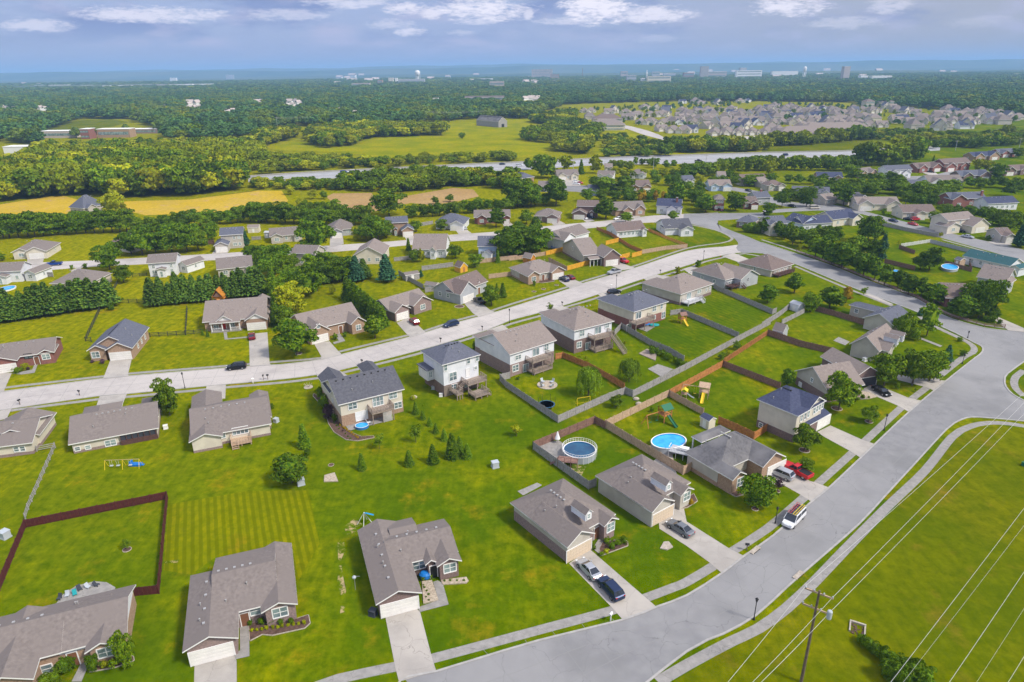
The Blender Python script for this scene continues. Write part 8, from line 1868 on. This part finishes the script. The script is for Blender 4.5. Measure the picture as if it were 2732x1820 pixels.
# ------------------------------------------------------------------ woods: seen as one mass
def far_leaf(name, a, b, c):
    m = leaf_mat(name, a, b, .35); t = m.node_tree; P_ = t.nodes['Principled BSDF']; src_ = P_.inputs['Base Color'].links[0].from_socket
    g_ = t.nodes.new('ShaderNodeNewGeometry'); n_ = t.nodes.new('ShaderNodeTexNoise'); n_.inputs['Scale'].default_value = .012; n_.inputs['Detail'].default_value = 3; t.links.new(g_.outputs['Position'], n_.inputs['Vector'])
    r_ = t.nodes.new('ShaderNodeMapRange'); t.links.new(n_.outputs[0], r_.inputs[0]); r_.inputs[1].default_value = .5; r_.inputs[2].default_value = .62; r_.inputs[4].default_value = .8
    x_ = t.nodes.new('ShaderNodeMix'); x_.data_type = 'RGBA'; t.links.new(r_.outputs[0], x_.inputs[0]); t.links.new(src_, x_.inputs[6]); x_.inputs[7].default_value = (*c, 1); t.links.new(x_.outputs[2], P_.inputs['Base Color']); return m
LM['w1'] = far_leaf('woodland_leaves', (.05, .12, .004), (.16, .22, .003), (.26, .28, .002)); LM['w2'] = far_leaf('sunny_woodland_leaves', (.20, .25, .004), (.36, .34, .004), (.12, .18, .005)); LM['w3'] = far_leaf('far_woodland_leaves', (.035, .11, .03), (.11, .20, .04), (.17, .22, .02))  # sunny leaves: sunlight on lit patches put into the yellow colour
SRC = []
for i, (kind, col, fr, x, yb, yt, lb) in enumerate((('round', 'w1', 'N', 1860, 775, 715, 'lone dark bush on the bright meadow left of the barn'), ('round', 'w2', 'N', 1670, 745, 595, 'golden tree at the right end of the meadow clump'), ('round', 'w3', 'M', 690, 770, 668, 'round dark tree left of the red school block'),
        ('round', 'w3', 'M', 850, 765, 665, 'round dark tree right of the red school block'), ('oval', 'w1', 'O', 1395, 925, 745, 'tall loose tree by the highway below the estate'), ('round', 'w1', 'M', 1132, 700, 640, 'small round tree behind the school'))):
    C_, N_, S_, core = crown(kind, 60+i, .3); me = quads_mesh('tree_crown', C_, N_, S_, core, LM[col]); g = G(fr, (x, yb)); g.z = 0; h_ = hgt(fr, (x, yb), yt)
    r = thing('lone_tree', lb, 'tree', g); r.scale = (h_/10*1.15, h_/10*1.15, h_/10); c = bpy.data.objects.new('crown', me); COL.objects.link(c); c.parent = r
    t = bpy.data.objects.new('trunk', proto_tree(kind, 'dark', 0)[1]); COL.objects.link(t); t.parent = r; SRC.append(c)
def inpoly(P, poly):
    x, y = P[:, 0], P[:, 1]; ins = np.zeros(len(P), bool); n = len(poly)
    for i in range(n):
        (x1, y1), (x2, y2) = poly[i], poly[(i+1) % n]
        if y1 == y2: continue
        c = ((y1 > y) != (y2 > y)) & (x < (x2-x1)*(y-y1)/(y2-y1)+x1); ins ^= c
    return ins
def px_poly(*a): return [src(fr, p) for fr, s in a for p in pts(s)]
A_ax, B_ax, C_ax, D_ax = (np.array(v) for v in (CX_AX, CY_AX, FWD, CAM_P))
def projn(X):
    v = X-D_ax; z = v@C_ax; return np.stack([CX+F_PX*(v@A_ax)/z, CY-F_PX*(v@B_ax)/z], 1)
def gn_woods(name, X, H_, Wd, kinds, label, mix):
    me = bpy.data.meshes.new(name); me.from_pydata(X.tolist(), [], []); n = len(X); rg = np.random.default_rng(n)
    sc_ = np.stack([Wd, Wd, H_/10], 1); ro = np.stack([np.zeros(n), np.zeros(n), rg.uniform(0, 6.28, n)], 1); pk = rg.choice(len(kinds), n, p=mix)
    for nm, arr in (('sc', sc_), ('ro', ro)): at = me.attributes.new(nm, 'FLOAT_VECTOR', 'POINT'); at.data.foreach_set('vector', arr.ravel())
    for k in range(len(kinds)): at = me.attributes.new('k%d' % k, 'BOOLEAN', 'POINT'); at.data.foreach_set('value', (pk == k).tolist())
    o = bpy.data.objects.new(name, me); COL.objects.link(o); o['kind'] = 'stuff'; o['label'] = label; o['category'] = 'woods'
    ng = bpy.data.node_groups.new(name, 'GeometryNodeTree'); ng.interface.new_socket('Geometry', in_out='INPUT', socket_type='NodeSocketGeometry'); ng.interface.new_socket('Geometry', in_out='OUTPUT', socket_type='NodeSocketGeometry')
    gi = ng.nodes.new('NodeGroupInput'); go = ng.nodes.new('NodeGroupOutput'); j = ng.nodes.new('GeometryNodeJoinGeometry'); ng.links.new(j.outputs[0], go.inputs[0])
    def na(nm, dt): q = ng.nodes.new('GeometryNodeInputNamedAttribute'); q.data_type = dt; q.inputs[0].default_value = nm; return q.outputs[0]
    for k, src_o in enumerate(kinds):
        i_ = ng.nodes.new('GeometryNodeInstanceOnPoints'); oi = ng.nodes.new('GeometryNodeObjectInfo'); oi.inputs[0].default_value = src_o; oi.transform_space = 'ORIGINAL'; oi.inputs['As Instance'].default_value = True
        ng.links.new(gi.outputs[0], i_.inputs['Points']); ng.links.new(oi.outputs['Geometry'], i_.inputs['Instance']); ng.links.new(na('k%d' % k, 'BOOLEAN'), i_.inputs['Selection'])
        ng.links.new(na('sc', 'FLOAT_VECTOR'), i_.inputs['Scale']); rt = ng.nodes.new('FunctionNodeEulerToRotation'); ng.links.new(na('ro', 'FLOAT_VECTOR'), rt.inputs[0]); ng.links.new(rt.outputs[0], i_.inputs['Rotation']); ng.links.new(i_.outputs[0], j.inputs[0])
    md = o.modifiers.new('woods', 'NODES'); md.node_group = ng; return o
def scatter(polys, spacing, hr, wf, zone=None, excl=(), seed=1, dens=1.0):
    """tree spots whose feet lie inside the measured outlines"""
    out_ = []; rg = np.random.default_rng(seed)
    for poly in polys:
        W_ = [G('S', (x, max(y, 186+(1366-x)*.0122+1))) for x, y in poly]; x0, x1, y0, y1 = min(p.x for p in W_), max(p.x for p in W_), min(p.y for p in W_), max(p.y for p in W_)
        nx, ny = int((x1-x0)/spacing)+1, int((y1-y0)/spacing)+1
        gx, gy = np.meshgrid(x0+np.arange(nx)*spacing, y0+np.arange(ny)*spacing); X = np.stack([gx.ravel(), gy.ravel(), np.zeros(gx.size)], 1)
        X[:, :2] += rg.uniform(-.48, .48, (len(X), 2))*spacing; P = projn(X); k_ = inpoly(P, poly) & (rg.uniform(size=len(X)) < dens)
        for e in excl: k_ &= ~inpoly(P, e)
        out_.append(X[k_])
    X = np.concatenate(out_); n = len(X); H_ = rg.uniform(hr[0], hr[1], n); return X, H_, H_/10*wf*rg.uniform(.85, 1.2, n)
S1, S2, S3, S5 = SRC[0], SRC[1], SRC[2], SRC[4]
near = [px_poly(('M', '-80,1345 170,1330 560,1290 1150,1305 1800,1280 2210,1222 2180,1060 1500,990 700,1000 380,1010 260,1080 -80,1180'))]
X, H_, W_ = scatter(near, 7.0, (12, 19), 1.0, seed=2); gn_woods('woods', X, H_, W_, [S1, S2, S5], 'thick green wood behind the golden hay field', [.5, .3, .2])
m1 = [px_poly(('M', '300,1010 700,1000 1500,990 2354,1030 2354,850 2000,870 1500,880 700,895 320,905')), 
      px_poly(('N', '500,835 640,862 860,845 960,795 1130,765 1700,745 1690,700 1200,690 700,700 480,745')), px_poly(('N', '0,790 80,850 200,810 380,772 370,725 0,760'))]
X, H_, W_ = scatter(m1, 8.0, (8, 14), 1.15, seed=3); gn_woods('woods', X, H_, W_, [S1, S2, S5], 'sunlit yellow green wood around the meadow', [.35, .5, .15])
X, H_, W_ = scatter([px_poly(('N', '-20,1098 500,1062 1130,1032 1500,1010 2354,985 2354,945 1500,975 1130,985 900,985 600,965 0,930')), px_poly(('O', '840,780 1000,770 1340,830 1400,900 1340,935 850,945')), px_poly(('P', '880,750 1200,740 1600,770 2354,740 2354,840 1700,850 1450,810 1000,790'))], 7, (4, 8), 1.4, seed=13, dens=.8); gn_woods('woods', X, H_, W_, [S1, S2, S5], 'low thickets along the far side of the highway', [.45, .35, .2])
m2 = [px_poly(('N', '760,1245 1400,1255 1950,1200 2354,1235 2354,1160 1900,1125 1100,1135 760,1200')), px_poly(('I', '0,60 150,70 560,70 700,60 700,30 0,20'))]
X, H_, W_ = scatter(m2, 6.5, (6, 10.5), 1.3, seed=4); gn_woods('woods', X, H_, W_, [S1, S2, S5], 'dark tree belt on the near side of the highway', [.6, .12, .28])
m3 = [px_poly(('O', '100,790 320,720 500,640 800,720 700,920 420,900 420,830')), px_poly(('O', '180,620 480,560 640,570 480,640 300,650')),
      px_poly(('O', '1480,870 2354,860 2354,890 1500,905')), px_poly(('P', '0,850 500,835 800,800 1000,780 980,760 500,800 0,825'))]
X, H_, W_ = scatter(m3, 8.0, (7, 14), 1.15, seed=5); gn_woods('woods', X, H_, W_, [S1, S2, S5], 'green thickets between meadow, highway and estate', [.55, .2, .25])
clear = [px_poly(('M', '380,715 700,600 1150,600 1420,680 1420,740 1000,780 400,780')), px_poly(('M', '270,525 470,515 520,600 340,640')), px_poly(('M', '1700,640 2100,650 2100,700 1700,720')), px_poly(('M', '30,870 380,850 380,920 30,930')),
         px_poly(('N', '-20,700 360,655 700,720 1700,620 1960,600 2354,590 2354,990 0,1000')), px_poly(('O', '0,600 200,600 480,470 840,455 1440,440 2354,440 2354,900 0,960')), px_poly(('P', '0,440 850,450 900,490 1250,490 2000,540 2354,590 2354,900 0,900'))]
clear += CLR
fp = px_poly(('M', '-200,790 370,830 375,700 1440,720 1500,790 2000,790 2354,740'), ('N', '360,660 900,700 1700,700 2354,600'), ('O', '620,560 900,470'), ('P', '0,450 1000,500 2000,545 2354,600 2700,620 2700,330'), ('O', '0,330'), ('M', '0,400 -200,400'))
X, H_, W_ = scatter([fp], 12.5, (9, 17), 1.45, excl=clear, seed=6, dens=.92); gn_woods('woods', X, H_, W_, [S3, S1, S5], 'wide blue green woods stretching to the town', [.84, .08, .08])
fp2 = px_poly(('M', '-200,400 2354,380'), ('P', '0,360 2700,330 2700,200'), ('P', '0,215'), ('N', '1200,250'), ('M', '0,300 -200,300'))
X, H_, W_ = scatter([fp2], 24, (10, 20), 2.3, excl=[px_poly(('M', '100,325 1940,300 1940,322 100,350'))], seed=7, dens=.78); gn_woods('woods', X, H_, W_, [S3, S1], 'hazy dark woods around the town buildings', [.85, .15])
X, H_, W_ = scatter([px_poly(('N', '-20,1228 240,1235 740,1240 740,1190 0,1180'))], 5, (3.5, 6.5), 1.2, seed=9); gn_woods('woods', X, H_, W_, [S1, S2], 'low scrub between the golden field and the highway', [.6, .4])
X, H_, W_ = scatter([px_poly(('O', '560,520 1440,455 2354,450 2354,740 1420,700 900,640'), ('P', '0,450 1200,495 2350,540 2354,640 1200,690 300,640 0,740'))], 15, (4, 8), 1.0, seed=17, dens=.33); gn_woods('estate_trees', X, H_, W_, [S3, S5], 'small garden trees dotted through the dense estate', [.6, .4])
ex_ = sorted([o for o in COL.objects if o.name.split('.')[0] == 'leafy_tree' and o.type == 'MESH'], key=lambda o: -o.location.y)
ex_ = ex_[:max(0, len([o for o in COL.objects if o.name.split('.')[0] == 'leafy_tree'])-295)]
if ex_:
    X = np.array([tuple(o.location) for o in ex_]); H_ = np.array([o.scale[2]*10 for o in ex_]); W_ = np.array([o.scale[0] for o in ex_])
    for o in ex_: bpy.data.objects.remove(o)
    gn_woods('far_tree_rows', X, H_, W_, [S1, S5], 'rows of small trees and bushes along the far side of the houses', [.8, .2])
# ------------------------------------------------------------------ distant land and hills
M['farland'] = mat('distant_land', (.022, .06, .03), .95, (.05, .095, .035), .004, 6, (.4, .6), c3=(.10, .12, .05), s3=.0009, spec=.05)
mb = MB(); vs = []; rg = random.Random(4); NX, NY = 60, 24
ys = [3000+(26000-3000)*(j/(NY-1))**1.7 for j in range(NY)]
for j, y in enumerate(ys):
    for i in range(NX): x = (i/(NX-1)-.5)*2*y*1.15; vs.append((x, y, .6+max(0, 14*math.sin(x*.0007+j)+10*math.sin(x*.0016+j*1.7))*min(1, j/5)))
fs = [(j*NX+i, j*NX+i+1, (j+1)*NX+i+1, (j+1)*NX+i) for j in range(NY-1) for i in range(NX-1)]
mb.add(vs, fs); struct(mb.build('distant_land', M['farland'], smooth=True))
for k, (y0, hb_, ha) in enumerate(((9500, 88, 20), (12500, 112, 30))):
    mb = MB(); n = 220; vs = []; fs = []
    for i in range(n+1):
        x = (i/n-.5)*2*y0*1.15; u = x/1000; hh = hb_+ha*(.5*math.sin(u*.45+k*2)+.3*math.sin(u*1.13+1+k)+.25*math.sin(u*2.9+k)+.12*math.sin(u*7.1)); hh *= 1+.10*max(0, min(1, x/6000))
        vs += [(x, y0-900, 0), (x, y0-250, hh*.75), (x, y0, hh), (x, y0+1200, 0)]
    for i in range(n):
        for r_ in range(3): a = i*4+r_; fs.append((a, a+4, a+5, a+1))
    mb.add(vs, fs); struct(mb.build('hills', M['farland'], smooth=True))
# ------------------------------------------------------------------ haze: real air in one closed box
mb = MB(); mb.box(-30500, 30500, -80, 45500, -1, 205); hz = mb.build('haze', []) if 0 else mb.build('haze', [bpy.data.materials.new('haze_air')])
hm = hz.data.materials[0]; hm.use_nodes = True; t = hm.node_tree; t.nodes.remove(t.nodes['Principled BSDF']); pv = t.nodes.new('ShaderNodeVolumePrincipled'); pv.inputs['Color'].default_value = (.37, .60, .97, 1); pv.inputs['Density'].default_value = 0.000125; pv.inputs['Anisotropy'].default_value = 0
t.links.new(pv.outputs[0], t.nodes['Material Output'].inputs['Volume']); hz['kind'] = 'stuff'; hz['label'] = 'pale blue haze over the far land'
